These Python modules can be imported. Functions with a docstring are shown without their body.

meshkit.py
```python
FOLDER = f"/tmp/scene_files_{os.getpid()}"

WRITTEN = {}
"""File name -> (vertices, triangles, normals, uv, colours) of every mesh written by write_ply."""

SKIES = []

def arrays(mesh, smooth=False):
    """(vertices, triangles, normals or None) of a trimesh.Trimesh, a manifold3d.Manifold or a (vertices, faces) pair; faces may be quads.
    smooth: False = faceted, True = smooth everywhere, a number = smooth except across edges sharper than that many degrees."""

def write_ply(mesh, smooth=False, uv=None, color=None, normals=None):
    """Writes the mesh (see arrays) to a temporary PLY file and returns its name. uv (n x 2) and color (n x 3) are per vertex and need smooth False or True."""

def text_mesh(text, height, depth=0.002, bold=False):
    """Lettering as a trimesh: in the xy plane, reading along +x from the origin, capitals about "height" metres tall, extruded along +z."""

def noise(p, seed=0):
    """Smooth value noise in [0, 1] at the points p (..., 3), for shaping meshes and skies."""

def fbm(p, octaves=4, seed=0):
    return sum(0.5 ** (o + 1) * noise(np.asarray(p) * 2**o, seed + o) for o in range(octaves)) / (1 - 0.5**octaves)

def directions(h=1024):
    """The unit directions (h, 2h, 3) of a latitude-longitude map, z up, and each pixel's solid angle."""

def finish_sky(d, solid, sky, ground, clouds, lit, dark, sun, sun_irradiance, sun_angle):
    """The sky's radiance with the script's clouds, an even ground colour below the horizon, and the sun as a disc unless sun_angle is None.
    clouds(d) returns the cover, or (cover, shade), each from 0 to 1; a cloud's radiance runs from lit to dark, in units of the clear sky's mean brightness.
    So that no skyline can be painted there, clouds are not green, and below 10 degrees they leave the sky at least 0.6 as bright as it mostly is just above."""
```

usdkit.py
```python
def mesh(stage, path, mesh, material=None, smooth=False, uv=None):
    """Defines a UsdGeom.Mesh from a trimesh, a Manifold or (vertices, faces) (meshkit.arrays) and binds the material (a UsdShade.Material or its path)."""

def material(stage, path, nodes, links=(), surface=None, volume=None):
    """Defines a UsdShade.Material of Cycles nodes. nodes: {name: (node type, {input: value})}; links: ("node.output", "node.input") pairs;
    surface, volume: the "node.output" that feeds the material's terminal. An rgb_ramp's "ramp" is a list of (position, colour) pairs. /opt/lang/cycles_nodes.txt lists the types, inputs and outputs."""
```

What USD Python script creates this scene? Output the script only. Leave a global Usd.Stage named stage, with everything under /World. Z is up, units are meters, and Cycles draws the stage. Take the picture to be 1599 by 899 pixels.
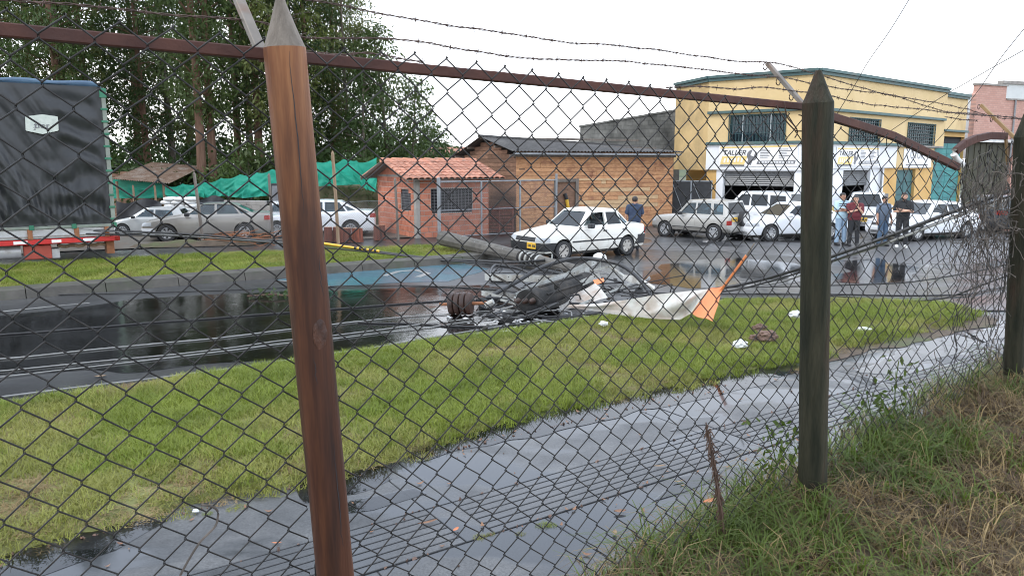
import math, re, random
import numpy as np, trimesh, manifold3d as m3, shapely
from shapely import affinity
import shapely.geometry as sg
import usdkit, meshkit
from meshkit import noise, fbm, text_mesh
from pxr import Usd, UsdGeom, UsdLux, UsdShade, Gf, Sdf, Vt

stage = Usd.Stage.CreateInMemory()
UsdGeom.SetStageUpAxis(stage, 'Z'); UsdGeom.SetStageMetersPerUnit(stage, 1.0)
UsdGeom.Xform.Define(stage, '/World')

# ---------------------------------------------------------------- camera, sky, sun, exposure
cam = UsdGeom.Camera.Define(stage, '/World/camera')
cam.CreateHorizontalApertureAttr(36.0); cam.CreateFocalLengthAttr(27.02)
cam.CreateClippingRangeAttr((0.05, 5000.0)); cam.CreateExposureAttr(0.0)
cam.AddTranslateOp().Set(Gf.Vec3d(0, 0, 2.7)); cam.AddRotateXOp().Set(90 - 9.2066)
SUN_AZ, SUN_EL = math.radians(-115), math.radians(48)     # azimuth from +y towards +x: the bright side is to the left and a little behind
sun = UsdLux.DistantLight.Define(stage, '/World/sun')
sun.CreateIntensityAttr(0.40); sun.CreateAngleAttr(14.0); sun.CreateNormalizeAttr(True); sun.CreateColorAttr(Gf.Vec3f(1, .95, .87))
sun.AddRotateZOp().Set(180 - math.degrees(SUN_AZ)); sun.AddRotateXOp().Set(90 - math.degrees(SUN_EL))
sky = UsdLux.DomeLight.Define(stage, '/World/sky')
skym = usdkit.material(stage, '/World/Looks/overcast_sky', {     # an overcast sky: brightest overhead, paler towards the horizon, soft uneven cloud
    't': ('texture_coordinate', {}), 'mp': ('mapping', {'scale': (1.2, 1.2, 3.0)}), 'sx': ('separate_xyz', {}),
    'n': ('noise_texture', {'scale': 2.2, 'detail': 5, 'roughness': .55}),
    'r': ('rgb_ramp', {'ramp': [(.30, (.86, .90, .97)), (.62, (1.08, 1.08, 1.08))]}),
    'g': ('map_range', {'from_min': 0, 'from_max': 1, 'to_min': 24.0, 'to_max': 24.5}),
    'v': ('vector_math', {'math_type': 'scale'}), 'tint': ('rgb_ramp', {'ramp': [(0, (1.0, 1.0, 1.0)), (.10, (1.0, 1.0, 1.0)), (.42, (.84, .94, 1.10)), (1, (.90, .97, 1.08))]}), 'vt': ('vector_math', {'math_type': 'multiply'}),
    's': ('sky_texture', {'sky_type': 'single_scattering', 'sun_disc': False, 'sun_elevation': SUN_EL, 'sun_rotation': SUN_AZ}),
    'm': ('mix_color', {'fac': .94, 'use_clamp': False}),
    'b': ('background_shader', {'strength': .08})},
    [('t.generated', 'mp.vector'), ('mp.vector', 'n.vector'), ('n.fac', 'r.fac'), ('t.generated', 'sx.vector'), ('sx.z', 'g.value'), ('sx.z', 'tint.fac'), ('r.color', 'vt.vector1'), ('tint.color', 'vt.vector2'), ('vt.vector', 'v.vector1'), ('g.result', 'v.scale'), ('s.color', 'm.a'), ('v.vector', 'm.b'), ('m.result', 'b.color')], surface='b.background')
UsdShade.MaterialBindingAPI.Apply(sky.GetPrim()).Bind(skym)

# ---------------------------------------------------------------- object helpers
rnd = random.Random(7); rng = np.random.default_rng(7)
USED, LOC = {}, {}
def numbered(parent, name):
    n = USED.get((parent, name), 0); USED[(parent, name)] = n + 1
    return f'{parent}/{name}' + (f'_{n:03d}' if n else '')
def tag(p, label=None, cat=None, group=None, kind=None):
    for k, v in (('label', label), ('category', cat), ('group', group), ('kind', kind)):
        if v: p.SetCustomDataByKey(k, v)
def thing(name, label, cat, loc=(0, 0, 0), rz=0, group=None, scale=None):
    """An Xform at the thing's base; rz in radians. Parts built with world=True are given in world coordinates."""
    path = numbered('/World', name); x = UsdGeom.Xform.Define(stage, path)
    x.AddTranslateOp().Set(Gf.Vec3d(*map(float, loc)))
    if rz: x.AddRotateZOp().Set(math.degrees(rz))
    if scale: x.AddScaleOp().Set(Gf.Vec3f(*([scale] * 3 if np.ndim(scale) == 0 else scale)))
    tag(x.GetPrim(), label, cat, group); LOC[path] = np.array(loc, float)
    return path
def tm(mesh):
    if isinstance(mesh, (list, tuple)) and not (len(mesh) == 2 and isinstance(mesh[0], np.ndarray)):
        mesh = trimesh.util.concatenate([tm(x) for x in mesh])
    elif isinstance(mesh, tuple): mesh = trimesh.Trimesh(*mesh, process=False)
    elif isinstance(mesh, m3.Manifold):
        q = mesh.to_mesh(); mesh = trimesh.Trimesh(q.vert_properties[:, :3], q.tri_verts, process=False)
    return mesh
def part(parent, name, mesh, m, smooth=False, label=None, world=False, kind=None):
    mesh = tm(mesh)
    if world:
        mesh = mesh.copy(); root = '/'.join(parent.split('/')[:3]); mesh.apply_translation(-LOC[root])
    path = numbered(parent, name)
    p = usdkit.mesh(stage, path, mesh, m, smooth)
    tag(p.GetPrim(), label, kind=kind)
    return path
def solo(name, label, cat, mesh, m, smooth=False, group=None, kind=None, loc=None):
    mesh = tm(mesh).copy(); c = np.array([*mesh.bounds.mean(0)[:2], mesh.bounds[0][2]]) if loc is None else np.array(loc)
    mesh.apply_translation(-c); path = numbered('/World', name)
    p = usdkit.mesh(stage, path, mesh, m, smooth); UsdGeom.Xformable(p).AddTranslateOp().Set(Gf.Vec3d(*map(float, c)))
    tag(p.GetPrim(), label, cat, group, kind); LOC[path] = c
    return path
def struct(name, mesh, m, smooth=False):
    path = numbered('/World', name); p = usdkit.mesh(stage, path, tm(mesh), m, smooth); tag(p.GetPrim(), kind='structure'); LOC[path] = np.zeros(3)
    return path
def copy_of(src, name, label, loc, rz=0, scale=1.0):
    path = numbered('/World', name); x = UsdGeom.Xform.Define(stage, path); x.ClearXformOpOrder()
    for op in ('xformOp:translate', 'xformOp:rotateZ', 'xformOp:scale'): pass
    x.GetPrim().GetReferences().AddInternalReference(src)
    x.ClearXformOpOrder()
    x.AddTranslateOp(opSuffix='own').Set(Gf.Vec3d(*map(float, loc))); x.AddRotateZOp(opSuffix='own').Set(math.degrees(rz))
    x.AddScaleOp(opSuffix='own').Set(Gf.Vec3f(*([scale] * 3 if np.ndim(scale) == 0 else scale)))
    x.GetPrim().SetInstanceable(True)
    was = stage.GetPrimAtPath(src).GetCustomData()
    tag(x.GetPrim(), label, was.get('category'), was.get('group'))
    return path
def scatter(name, parts_, where, protos, mats, label=None, cat=None):
    """One PointInstancer for what nobody could count. where: (positions, yaw, scale, which)"""
    path = numbered('/World', name); pi = UsdGeom.PointInstancer.Define(stage, path)
    for i, mesh in enumerate(protos):
        usdkit.mesh(stage, f'{path}/tuft_{i:03d}' if i else f'{path}/tuft', tm(mesh), mats[i % len(mats)])
    pos, yaw, sc, which = where
    pi.CreatePrototypesRel().SetTargets([Sdf.Path(f'{path}/tuft_{i:03d}' if i else f'{path}/tuft') for i in range(len(protos))])
    pi.CreatePositionsAttr(Vt.Vec3fArray.FromNumpy(np.asarray(pos, np.float32))); pi.CreateProtoIndicesAttr(Vt.IntArray.FromNumpy(np.asarray(which, np.int32)))
    pi.CreateOrientationsAttr(Vt.QuathArray([Gf.Quath(float(math.cos(a / 2)), 0, 0, float(math.sin(a / 2))) for a in yaw]))
    pi.CreateScalesAttr(Vt.Vec3fArray.FromNumpy(np.repeat(np.asarray(sc, np.float32)[:, None], 3, 1)))
    tag(pi.GetPrim(), label, cat, kind='stuff')
    return path

# ---------------------------------------------------------------- shape helpers
def box(x0, x1, y0, y1, z0, z1):
    b = trimesh.creation.box((abs(x1 - x0), abs(y1 - y0), abs(z1 - z0))); b.apply_translation(((x0 + x1) / 2, (y0 + y1) / 2, (z0 + z1) / 2)); return b
def rbox(x0, x1, y0, y1, z0, z1, r=.02):
    """A box with chamfered edges."""
    r = min(r, .49 * min(abs(x1 - x0), abs(y1 - y0), abs(z1 - z0))); p = []
    for x, sx in ((x0, 1), (x1, -1)):
        for y, sy in ((y0, 1), (y1, -1)):
            for z, sz in ((z0, 1), (z1, -1)):
                p += [(x + sx * r, y + sy * r, z), (x + sx * r, y, z + sz * r), (x, y + sy * r, z + sz * r)]
    return hull(p)
def hull(p): return trimesh.convex.convex_hull(np.asarray(p, float))
def tube(pts, r, n=8, cap=True):
    p = np.asarray(pts, float); t = np.gradient(p, axis=0); t /= np.linalg.norm(t, axis=1, keepdims=True) + 1e-12
    ref = np.array([0, 0, 1.0]) if abs(t[:, 2]).mean() < .8 else np.array([1.0, 0, 0])
    a = np.cross(t, ref); a /= np.linalg.norm(a, axis=1, keepdims=True) + 1e-12; b = np.cross(t, a)
    th = np.arange(n) * 2 * np.pi / n; r = np.broadcast_to(r, (len(p),))
    v = (p[:, None] + r[:, None, None] * (np.cos(th)[None, :, None] * a[:, None] + np.sin(th)[None, :, None] * b[:, None])).reshape(-1, 3)
    i, j = np.meshgrid(np.arange(len(p) - 1), np.arange(n), indexing='ij'); k = (j + 1) % n
    q = np.stack([i * n + j, i * n + k, (i + 1) * n + k, (i + 1) * n + j], -1).reshape(-1, 4)
    f = [q[:, [0, 2, 1]], q[:, [0, 3, 2]]]
    if cap:
        v = np.vstack([v, p[:1], p[-1:]]); m = len(v); j = np.arange(n); k = (j + 1) % n
        f += [np.stack([j, k, 0 * j + m - 2], 1), np.stack([(len(p) - 1) * n + k, (len(p) - 1) * n + j, 0 * j + m - 1], 1)]
    return trimesh.Trimesh(v, np.vstack(f), process=False)
def spline(pts, n=40):
    from scipy.interpolate import PchipInterpolator
    p = np.asarray(pts, float); d = np.r_[0, np.cumsum(np.linalg.norm(np.diff(p, axis=0), axis=1) + 1e-9)]
    return PchipInterpolator(d, p)(np.linspace(0, d[-1], n))
def ext(poly, d):
    g = getattr(poly, 'geoms', [poly]); return trimesh.util.concatenate([trimesh.creation.extrude_polygon(q, d, engine='earcut') for q in g if q.area > 1e-7])
def lathe(prof, n=24):
    return trimesh.creation.revolve(np.asarray(prof, float), sections=n)
def aim(mesh, a, b):
    """Moves a mesh built along +z from the origin so that it starts at a and points at b."""
    T = trimesh.geometry.align_vectors([0, 0, 1], np.asarray(b, float) - np.asarray(a, float)); T[:3, 3] = a
    m = mesh.copy(); m.apply_transform(T); return m
def move(mesh, t=(0, 0, 0), rz=0, rx=0, ry=0, s=1):
    m = mesh.copy(); m.apply_scale(s)
    for a, ax in ((rx, [1, 0, 0]), (ry, [0, 1, 0]), (rz, [0, 0, 1])):
        if a: m.apply_transform(trimesh.transformations.rotation_matrix(a, ax))
    m.apply_translation(t); return m
def grid(f, nu, nv, us=(0, 1), vs=(0, 1)):
    u, v = np.meshgrid(np.linspace(*us, nu), np.linspace(*vs, nv), indexing='ij'); p = np.asarray(f(u, v)); p = np.moveaxis(p, 0, -1).reshape(-1, 3)
    i, j = np.meshgrid(np.arange(nu - 1), np.arange(nv - 1), indexing='ij'); a = i * nv + j
    q = np.stack([a, a + nv, a + nv + 1, a + 1], -1).reshape(-1, 4)
    return trimesh.Trimesh(p, np.vstack([q[:, [0, 1, 2]], q[:, [0, 2, 3]]]), process=False)
def sheet(poly, z, step=None, zf=None):
    """A flat sheet over a polygon; with zf, a surface of that height."""
    v, f = trimesh.creation.triangulate_polygon(poly.segmentize(step) if step else poly, engine='earcut')
    v = np.c_[v, np.full(len(v), z)]; m = trimesh.Trimesh(v, f, process=False)
    return m if (m.face_normals[:, 2].mean() > 0) else trimesh.Trimesh(v, f[:, ::-1], process=False)
class Face:
    """A wall plane from A to B (x, y), seen with A on the left: s runs along it, d out of it, z up."""
    def __init__(s, ab):
        s.A, s.B = (np.array(x, float) for x in ab); s.L = np.linalg.norm(s.B - s.A); s.e = (s.B - s.A) / s.L; s.n = np.array([s.e[1], -s.e[0]])
        s.T = np.eye(4); s.T[:2, 0] = s.e; s.T[:2, 1] = -s.n; s.T[:2, 3] = s.A
        s.a = math.atan2(s.e[1], s.e[0])
    def pt(s, x, d, z): return np.array([*(s.A + s.e * x + s.n * d), z])
    def to(s, mesh): m = mesh.copy(); m.apply_transform(s.T); return m
    def box(s, s0, s1, d0, d1, z0, z1): return s.to(box(s0, s1, -d1, -d0, z0, z1))
    def rbox(s, s0, s1, d0, d1, z0, z1, r=.01): return s.to(rbox(s0, s1, -d1, -d0, z0, z1, r))
    def poly(s, pl, d0, d1):
        """A polygon drawn in (s, z), from depth d0 out to d1."""
        m = ext(pl, d1 - d0); v = m.vertices; m.vertices = np.c_[v[:, 0], -d0 - v[:, 2], v[:, 1]]; m.invert() if m.volume < 0 else None
        return s.to(m)
    def text(s, t, x, z, h, d, bold=True, shear=0, w=None):
        m = text_mesh(t, h, .006, bold); v = m.vertices.copy()
        if w: v[:, 0] *= w / (v[:, 0].max() - v[:, 0].min())
        m.vertices = np.c_[x + v[:, 0] + shear * v[:, 1], -d - v[:, 2], z + v[:, 1]]
        return s.to(m)
def rect(a, b): return sg.box(min(a[0], b[0]), min(a[1], b[1]), max(a[0], b[0]), max(a[1], b[1]))
RU = np.array([0.8281, 0.5606]); RV = np.array([-0.5606, 0.8281])       # along and across the road
def R(u, v, z=0): return np.array([*(RU * u + RV * v), z])
def rpoly(uv): return sg.Polygon([R(*q)[:2] for q in uv])

# ---------------------------------------------------------------- materials
MATS = {}
def mat(name, c1, c2=None, scale=4.0, rough=.6, stretch=(1, 1, 1), bump=0, bscale=None, metal=0, c3=None, s3=.5, r2=None, coat=0, detail=5, vary=0, spec=.5, space='object', rot=(0, 0, 0), lo=.35, hi=.68, l3=.5, h3=.68, extra=None):
    """Noise between two colours, larger stains of a third, a bumpy surface."""
    c2 = c2 or tuple(min(1, x * 1.18) for x in c1)
    n = {'t': ('texture_coordinate', {}), 'mp': ('mapping', {'scale': stretch, 'rotation': rot}),
         'n': ('noise_texture', {'scale': scale, 'detail': detail, 'roughness': .6}), 'r': ('rgb_ramp', {'ramp': [(lo, c1), (hi, c2)]}),
         'p': ('principled_bsdf', {'roughness': rough, 'metallic': metal, 'coat_weight': coat, 'coat_roughness': .08, 'specular_ior_level': spec})}
    l = [('t.' + space, 'mp.vector'), ('mp.vector', 'n.vector'), ('n.fac', 'r.fac')]; col = 'r.color'
    if c3:
        n['n3'] = ('noise_texture', {'scale': s3, 'detail': 6, 'roughness': .65}); n['r3'] = ('rgb_ramp', {'ramp': [(l3, (0, 0, 0)), (h3, (1, 1, 1))]}); n['m3'] = ('mix_color', {'b': c3})
        l += [('mp.vector', 'n3.vector'), ('n3.fac', 'r3.fac'), ('r3.color', 'm3.fac'), (col, 'm3.a')]; col = 'm3.result'
    if vary:
        n['oi'] = ('object_info', {}); n['mr'] = ('map_range', {'from_min': 0, 'from_max': 1, 'to_min': 1 - vary, 'to_max': 1 + vary}); n['hs'] = ('hsv', {})
        l += [('oi.random', 'mr.value'), ('mr.result', 'hs.value'), (col, 'hs.color')]; col = 'hs.color'
    l.append((col, 'p.base_color'))
    if r2 is not None:
        n['rr'] = ('map_range', {'from_min': .35, 'from_max': .65, 'to_min': rough, 'to_max': r2}); l += [('n.fac', 'rr.value'), ('rr.result', 'p.roughness')]
    if bump:
        n['nb'] = ('noise_texture', {'scale': bscale or scale * 3, 'detail': 4, 'roughness': .6}); n['b'] = ('bump', {'strength': bump, 'distance': .02})
        l += [('mp.vector', 'nb.vector'), ('nb.fac', 'b.height'), ('b.normal', 'p.normal')]
    MATS[name] = usdkit.material(stage, '/World/Looks/' + name, n, l, surface='p.BSDF'); return MATS[name]
def leafmat(name, c1, c2, trans=.35, scale=1.2, vary=.25, rough=.5):
    MATS[name] = usdkit.material(stage, '/World/Looks/' + name, {
        'g': ('geometry', {}), 'n': ('noise_texture', {'scale': scale, 'detail': 3}), 'r': ('rgb_ramp', {'ramp': [(.3, c1), (.7, c2)]}), 'oi': ('object_info', {}),
        'i': ('map_range', {'from_min': 0, 'from_max': 1, 'to_min': .55, 'to_max': 1.45}), 'mr': ('map_range', {'from_min': 0, 'from_max': 1, 'to_min': 1 - vary, 'to_max': 1 + vary}),
        'mu': ('math', {'math_type': 'multiply'}), 'h': ('hsv', {}), 'p': ('principled_bsdf', {'roughness': rough, 'specular_ior_level': .35}), 't': ('translucent_bsdf', {}), 'm': ('mix_closure', {'fac': trans})},
        [('g.position', 'n.vector'), ('n.fac', 'r.fac'), ('r.color', 'h.color'), ('g.random_per_island', 'i.value'), ('oi.random', 'mr.value'), ('i.result', 'mu.value1'), ('mr.result', 'mu.value2'),
         ('mu.value', 'h.value'), ('h.color', 'p.base_color'), ('h.color', 't.color'), ('p.BSDF', 'm.closure1'), ('t.BSDF', 'm.closure2')], surface='m.closure')
    return MATS[name]
def wetmat(name, dry, damp, p_lo, p_hi, pscale, r_dry=.42, r_wet=.03, fine=90, bump=.35, stretch=(1, 1, 1), loc=(0, 0, 0), mid=(0.05, 0.05, 0.05), rz=0.0):
    """Wet paving: a large noise decides where water stands; there it is dark and mirror smooth, elsewhere damp, grainy and half glossy."""
    MATS[name] = usdkit.material(stage, '/World/Looks/' + name, {
        'g': ('geometry', {}), 'mp': ('mapping', {'scale': stretch, 'location': loc, 'rotation': (0, 0, rz)}), 'n': ('noise_texture', {'scale': pscale, 'detail': 4, 'roughness': .5, 'distortion': .3}),
        'w': ('rgb_ramp', {'ramp': [(p_lo, (0, 0, 0)), (p_hi, (1, 1, 1))]}),
        'n2': ('noise_texture', {'scale': fine, 'detail': 4, 'roughness': .7}), 'n4': ('noise_texture', {'scale': 1.3, 'detail': 6, 'roughness': .65}),
        'cd': ('rgb_ramp', {'ramp': [(.3, damp), (.5, mid), (.7, dry)]}), 'c2': ('rgb_ramp', {'ramp': [(.3, (.6, .6, .6)), (.7, (1.35, 1.35, 1.35))]}), 'cm': ('mix_color', {'blend_type': 'multiply', 'fac': 1.0}),
        'cc': ('mix_color', {'b': damp}), 'ro': ('map_range', {'from_min': 0, 'from_max': 1, 'to_min': r_dry, 'to_max': r_wet}),
        'inv': ('map_range', {'from_min': 0, 'from_max': 1, 'to_min': bump, 'to_max': .01}), 'b': ('bump', {'distance': .004}),
        'p': ('principled_bsdf', {'specular_ior_level': .5})},
        [('g.position', 'mp.vector'), ('mp.vector', 'n.vector'), ('n.fac', 'w.fac'), ('g.position', 'n2.vector'), ('g.position', 'n4.vector'), ('n4.fac', 'cd.fac'), ('n2.fac', 'c2.fac'), ('cd.color', 'cm.a'), ('c2.color', 'cm.b'),
         ('cm.result', 'cc.a'), ('w.color', 'cc.fac'), ('cc.result', 'p.base_color'), ('w.color', 'ro.value'), ('ro.result', 'p.roughness'), ('w.color', 'inv.value'), ('inv.result', 'b.strength'), ('n2.fac', 'b.height'), ('b.normal', 'p.normal')], surface='p.BSDF')
    return MATS[name]
def glassmat(name, tint, opacity):
    MATS[name] = usdkit.material(stage, '/World/Looks/' + name, {
        'f': ('fresnel', {'IOR': 1.5}), 't': ('transparent_bsdf', {'color': tint}), 'g': ('glossy_bsdf', {'roughness': .02, 'color': (.9, .93, .95)}), 'd': ('diffuse_bsdf', {'color': (.03, .035, .04)}),
        'm1': ('mix_closure', {'fac': opacity}), 'm': ('mix_closure', {})},
        [('t.BSDF', 'm1.closure1'), ('d.BSDF', 'm1.closure2'), ('f.fac', 'm.fac'), ('m1.closure', 'm.closure1'), ('g.BSDF', 'm.closure2')], surface='m.closure')
    return MATS[name]
wetmat('wet_asphalt', (.065, .065, .064), (.02, .02, .02), .40, .60, .22, r_dry=.40, r_wet=.14, stretch=(1, 1.4, 1), mid=(.03, .03, .031), bump=.12)
wetmat('forecourt_asphalt', (.09, .09, .092), (.028, .028, .028), .50, .62, .25, r_dry=.42, r_wet=.04, mid=(.07, .07, .072), loc=(4, 2, 0))
wetmat('wet_concrete', (.12, .121, .122), (.035, .037, .04), .46, .54, .9, r_dry=.40, r_wet=.05, fine=55, mid=(.07, .072, .075), bump=.6, loc=(1.7, .6, 0), rz=-.6, stretch=(.6, 1.3, 1))
wetmat('tactile_concrete', (.08, .081, .084), (.04, .042, .045), .48, .6, .6, r_dry=.36, r_wet=.08, fine=55, mid=(.06, .062, .065), bump=.4)
mat('kerb_concrete', (.045, .041, .034), (.085, .078, .065), 3, .65, c3=(.04, .05, .022), s3=.9, bump=.3, bscale=30)
mat('joint_shadow', (.03, .03, .031), (.05, .05, .05), 6, .5)
mat('lane_paint', (.17, .17, .165), (.27, .27, .26), 5, .35, c3=(.12, .12, .12), s3=1.6)
mat('blue_paint', (.025, .065, .085), (.04, .095, .12), 3, .2, c3=(.05, .07, .09), s3=.7)
mat('soil', (.06, .042, .026), (.11, .078, .052), 5, .8, c3=(.07, .085, .03), s3=1.1, bump=.6, bscale=14)
mat('lawn_soil', (.12, .13, .04), (.19, .19, .07), 3, .9, bump=.5, bscale=20)
mat('yard_ground', (.09, .08, .065), (.14, .125, .105), 2, .55, c3=(.10, .055, .035), s3=.5, bump=.3)
mat('far_ground', (.07, .08, .04), (.11, .11, .06), .3, .9)
leafmat('grass_green', (.25, .34, .035), (.40, .48, .075), .3, .9, .2)
leafmat('grass_pale', (.39, .42, .08), (.51, .51, .14), .3, .9, .2)
leafmat('straw', (.30, .205, .08), (.55, .41, .20), .15, 1.5, .25, .6)
leafmat('straw_brown', (.09, .055, .025), (.18, .115, .056), .1, 1.5, .25, .6)
leafmat('berm_green', (.085, .15, .018), (.19, .26, .04), .3, 1.2, .2)
leafmat('leaf_dark', (.05, .095, .024), (.095, .155, .04), .3, .25, .22)
leafmat('leaf_mid', (.085, .145, .034), (.15, .215, .06), .3, .25, .25)
leafmat('leaf_yellow', (.14, .18, .04), (.22, .25, .075), .3, .25, .2)
mat('bark_red', (.10, .052, .032), (.20, .115, .075), 2, .85, stretch=(4, 4, .5), bump=.8, bscale=8)
mat('bark_grey', (.09, .07, .055), (.19, .155, .125), 2, .85, stretch=(4, 4, .5), bump=.8, bscale=8)
MATS['post_wood_light'] = usdkit.material(stage, '/World/Looks/post_wood_light', {   # varnished above, darker and damp-stained lower down, with an uneven border between
    't': ('texture_coordinate', {}), 'mp': ('mapping', {'scale': (6, 6, .45)}), 'n': ('noise_texture', {'scale': 3.2, 'detail': 6, 'roughness': .65}), 'ra': ('rgb_ramp', {'ramp': [(.3, (.10, .034, .013)), (.5, (.21, .080, .030)), (.7, (.32, .150, .060))]}),
    'rb': ('rgb_ramp', {'ramp': [(.3, (.018, .008, .006)), (.5, (.048, .018, .010)), (.72, (.105, .040, .018))]}), 's': ('separate_xyz', {}), 'ml': ('mapping', {'scale': (14, 14, 2.2)}), 'nl': ('noise_texture', {'scale': 1.0, 'detail': 5, 'roughness': .6}),
    'o': ('math', {'math_type': 'multiply_add', 'value2': 1.5}), 'st': ('map_range', {'from_min': 2.05, 'from_max': 2.85, 'to_min': 1, 'to_max': 0}), 'm': ('mix_color', {}), 'nb': ('noise_texture', {'scale': 14, 'detail': 5, 'roughness': .65}), 'b': ('bump', {'strength': .5, 'distance': .004}), 'p': ('principled_bsdf', {'roughness': .48, 'specular_ior_level': .35})},
    [('t.object', 'mp.vector'), ('mp.vector', 'n.vector'), ('n.fac', 'ra.fac'), ('n.fac', 'rb.fac'), ('t.object', 's.vector'), ('t.object', 'ml.vector'), ('ml.vector', 'nl.vector'), ('nl.fac', 'o.value1'), ('s.z', 'o.value3'), ('o.value', 'st.value'), ('st.result', 'm.fac'), ('ra.color', 'm.a'), ('rb.color', 'm.b'), ('m.result', 'p.base_color'),
     ('mp.vector', 'nb.vector'), ('nb.fac', 'b.height'), ('b.normal', 'p.normal')], surface='p.BSDF')
mat('post_wood_dark', (.016, .018, .011), (.046, .043, .027), 4, .7, stretch=(6, 6, .5), c3=(.05, .028, .018), s3=.9, bump=.8, bscale=10, spec=.25)
mat('post_tip', (.10, .082, .064), (.19, .16, .13), 4, .7, stretch=(6, 6, .5), bump=.4)
mat('rust_rail', (.045, .017, .013), (.085, .034, .024), 8, .6, spec=.3, c3=(.05, .022, .018), s3=3, bump=.15, r2=.65)
mat('wire_coated', (.010, .010, .010), (.034, .031, .029), 9, .55, spec=.3)
mat('wire_barbed', (.05, .032, .026), (.11, .07, .055), 20, .6, metal=.3)
mat('arm_steel', (.12, .105, .09), (.21, .185, .16), 10, .55, metal=.2, c3=(.16, .08, .045), s3=4)
mat('arm_ochre', (.22, .13, .05), (.30, .19, .085), 10, .6)
mat('white_metal', (.66, .66, .64), (.78, .78, .76), 5, .5, c3=(.35, .3, .25), s3=3)
mat('yellow_wall', (.64, .47, .23), (.71, .53, .28), .8, .8, c3=(.50, .35, .17), s3=.35, bump=.12, l3=.52, h3=.8)
mat('yellow_wall_stained', (.60, .42, .19), (.68, .48, .23), .8, .85, c3=(.36, .26, .13), s3=.45, l3=.45, h3=.7)
mat('ochre_wall', (.60, .36, .12), (.66, .42, .16), 1, .8)
mat('white_wall', (.74, .75, .77), (.80, .81, .82), 1, .7, c3=(.60, .60, .58), s3=.5, l3=.55, h3=.8)
mat('sign_white', (.80, .80, .79), (.84, .84, .83), 2, .4)
mat('sign_yellow', (.74, .55, .19), (.80, .62, .28), 5, .4)
mat('sign_black', (.02, .02, .022), (.035, .035, .037), 5, .5)
mat('sign_grey', (.13, .13, .14), (.2, .2, .21), 5, .5)
mat('green_trim', (.05, .105, .105), (.075, .135, .13), 3, .5, c3=(.10, .13, .12), s3=1)
mat('teal_gate', (.025, .19, .19), (.045, .25, .24), 2, .5, c3=(.03, .12, .13), s3=.8)
mat('dark_teal', (.018, .085, .092), (.03, .11, .115), 2, .45)
mat('shutter_grey', (.17, .175, .18), (.25, .255, .26), 3, .45, metal=.4)
mat('room_dark', (.012, .012, .015), (.022, .022, .025), 3, .8)
mat('curtain', (.20, .24, .24), (.30, .34, .33), 2, .8)
mat('grille_teal', (.02, .055, .06), (.035, .08, .085), 3, .5)
mat('grille_white', (.45, .5, .5), (.55, .6, .6), 3, .5)
mat('plank', (.44, .21, .095), (.60, .33, .165), 2.2, .72, stretch=(.7, 8, 8), c3=(.30, .13, .07), s3=.6, vary=.10, bump=.3, bscale=12)
mat('plank_pale', (.46, .30, .16), (.58, .40, .23), 2.2, .75, stretch=(.7, 8, 8), vary=.15, bump=.3, bscale=12)
mat('plank_dark', (.16, .09, .058), (.29, .165, .105), 2.2, .8, stretch=(2, 2, 8), vary=.25, bump=.3, bscale=12)
mat('roof_dark', (.028, .026, .025), (.055, .052, .05), 3, .65, c3=(.09, .085, .08), s3=.6)
mat('hut_brick', (.44, .155, .092), (.54, .22, .14), 5, .8, c3=(.36, .12, .075), s3=1.2, vary=.14, bump=.2)
mat('mortar', (.46, .41, .36), (.56, .50, .45), 6, .9, bump=.2)
mat('grey_render', (.28, .26, .235), (.38, .355, .32), 3, .85, c3=(.2, .17, .15), s3=1)
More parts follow.
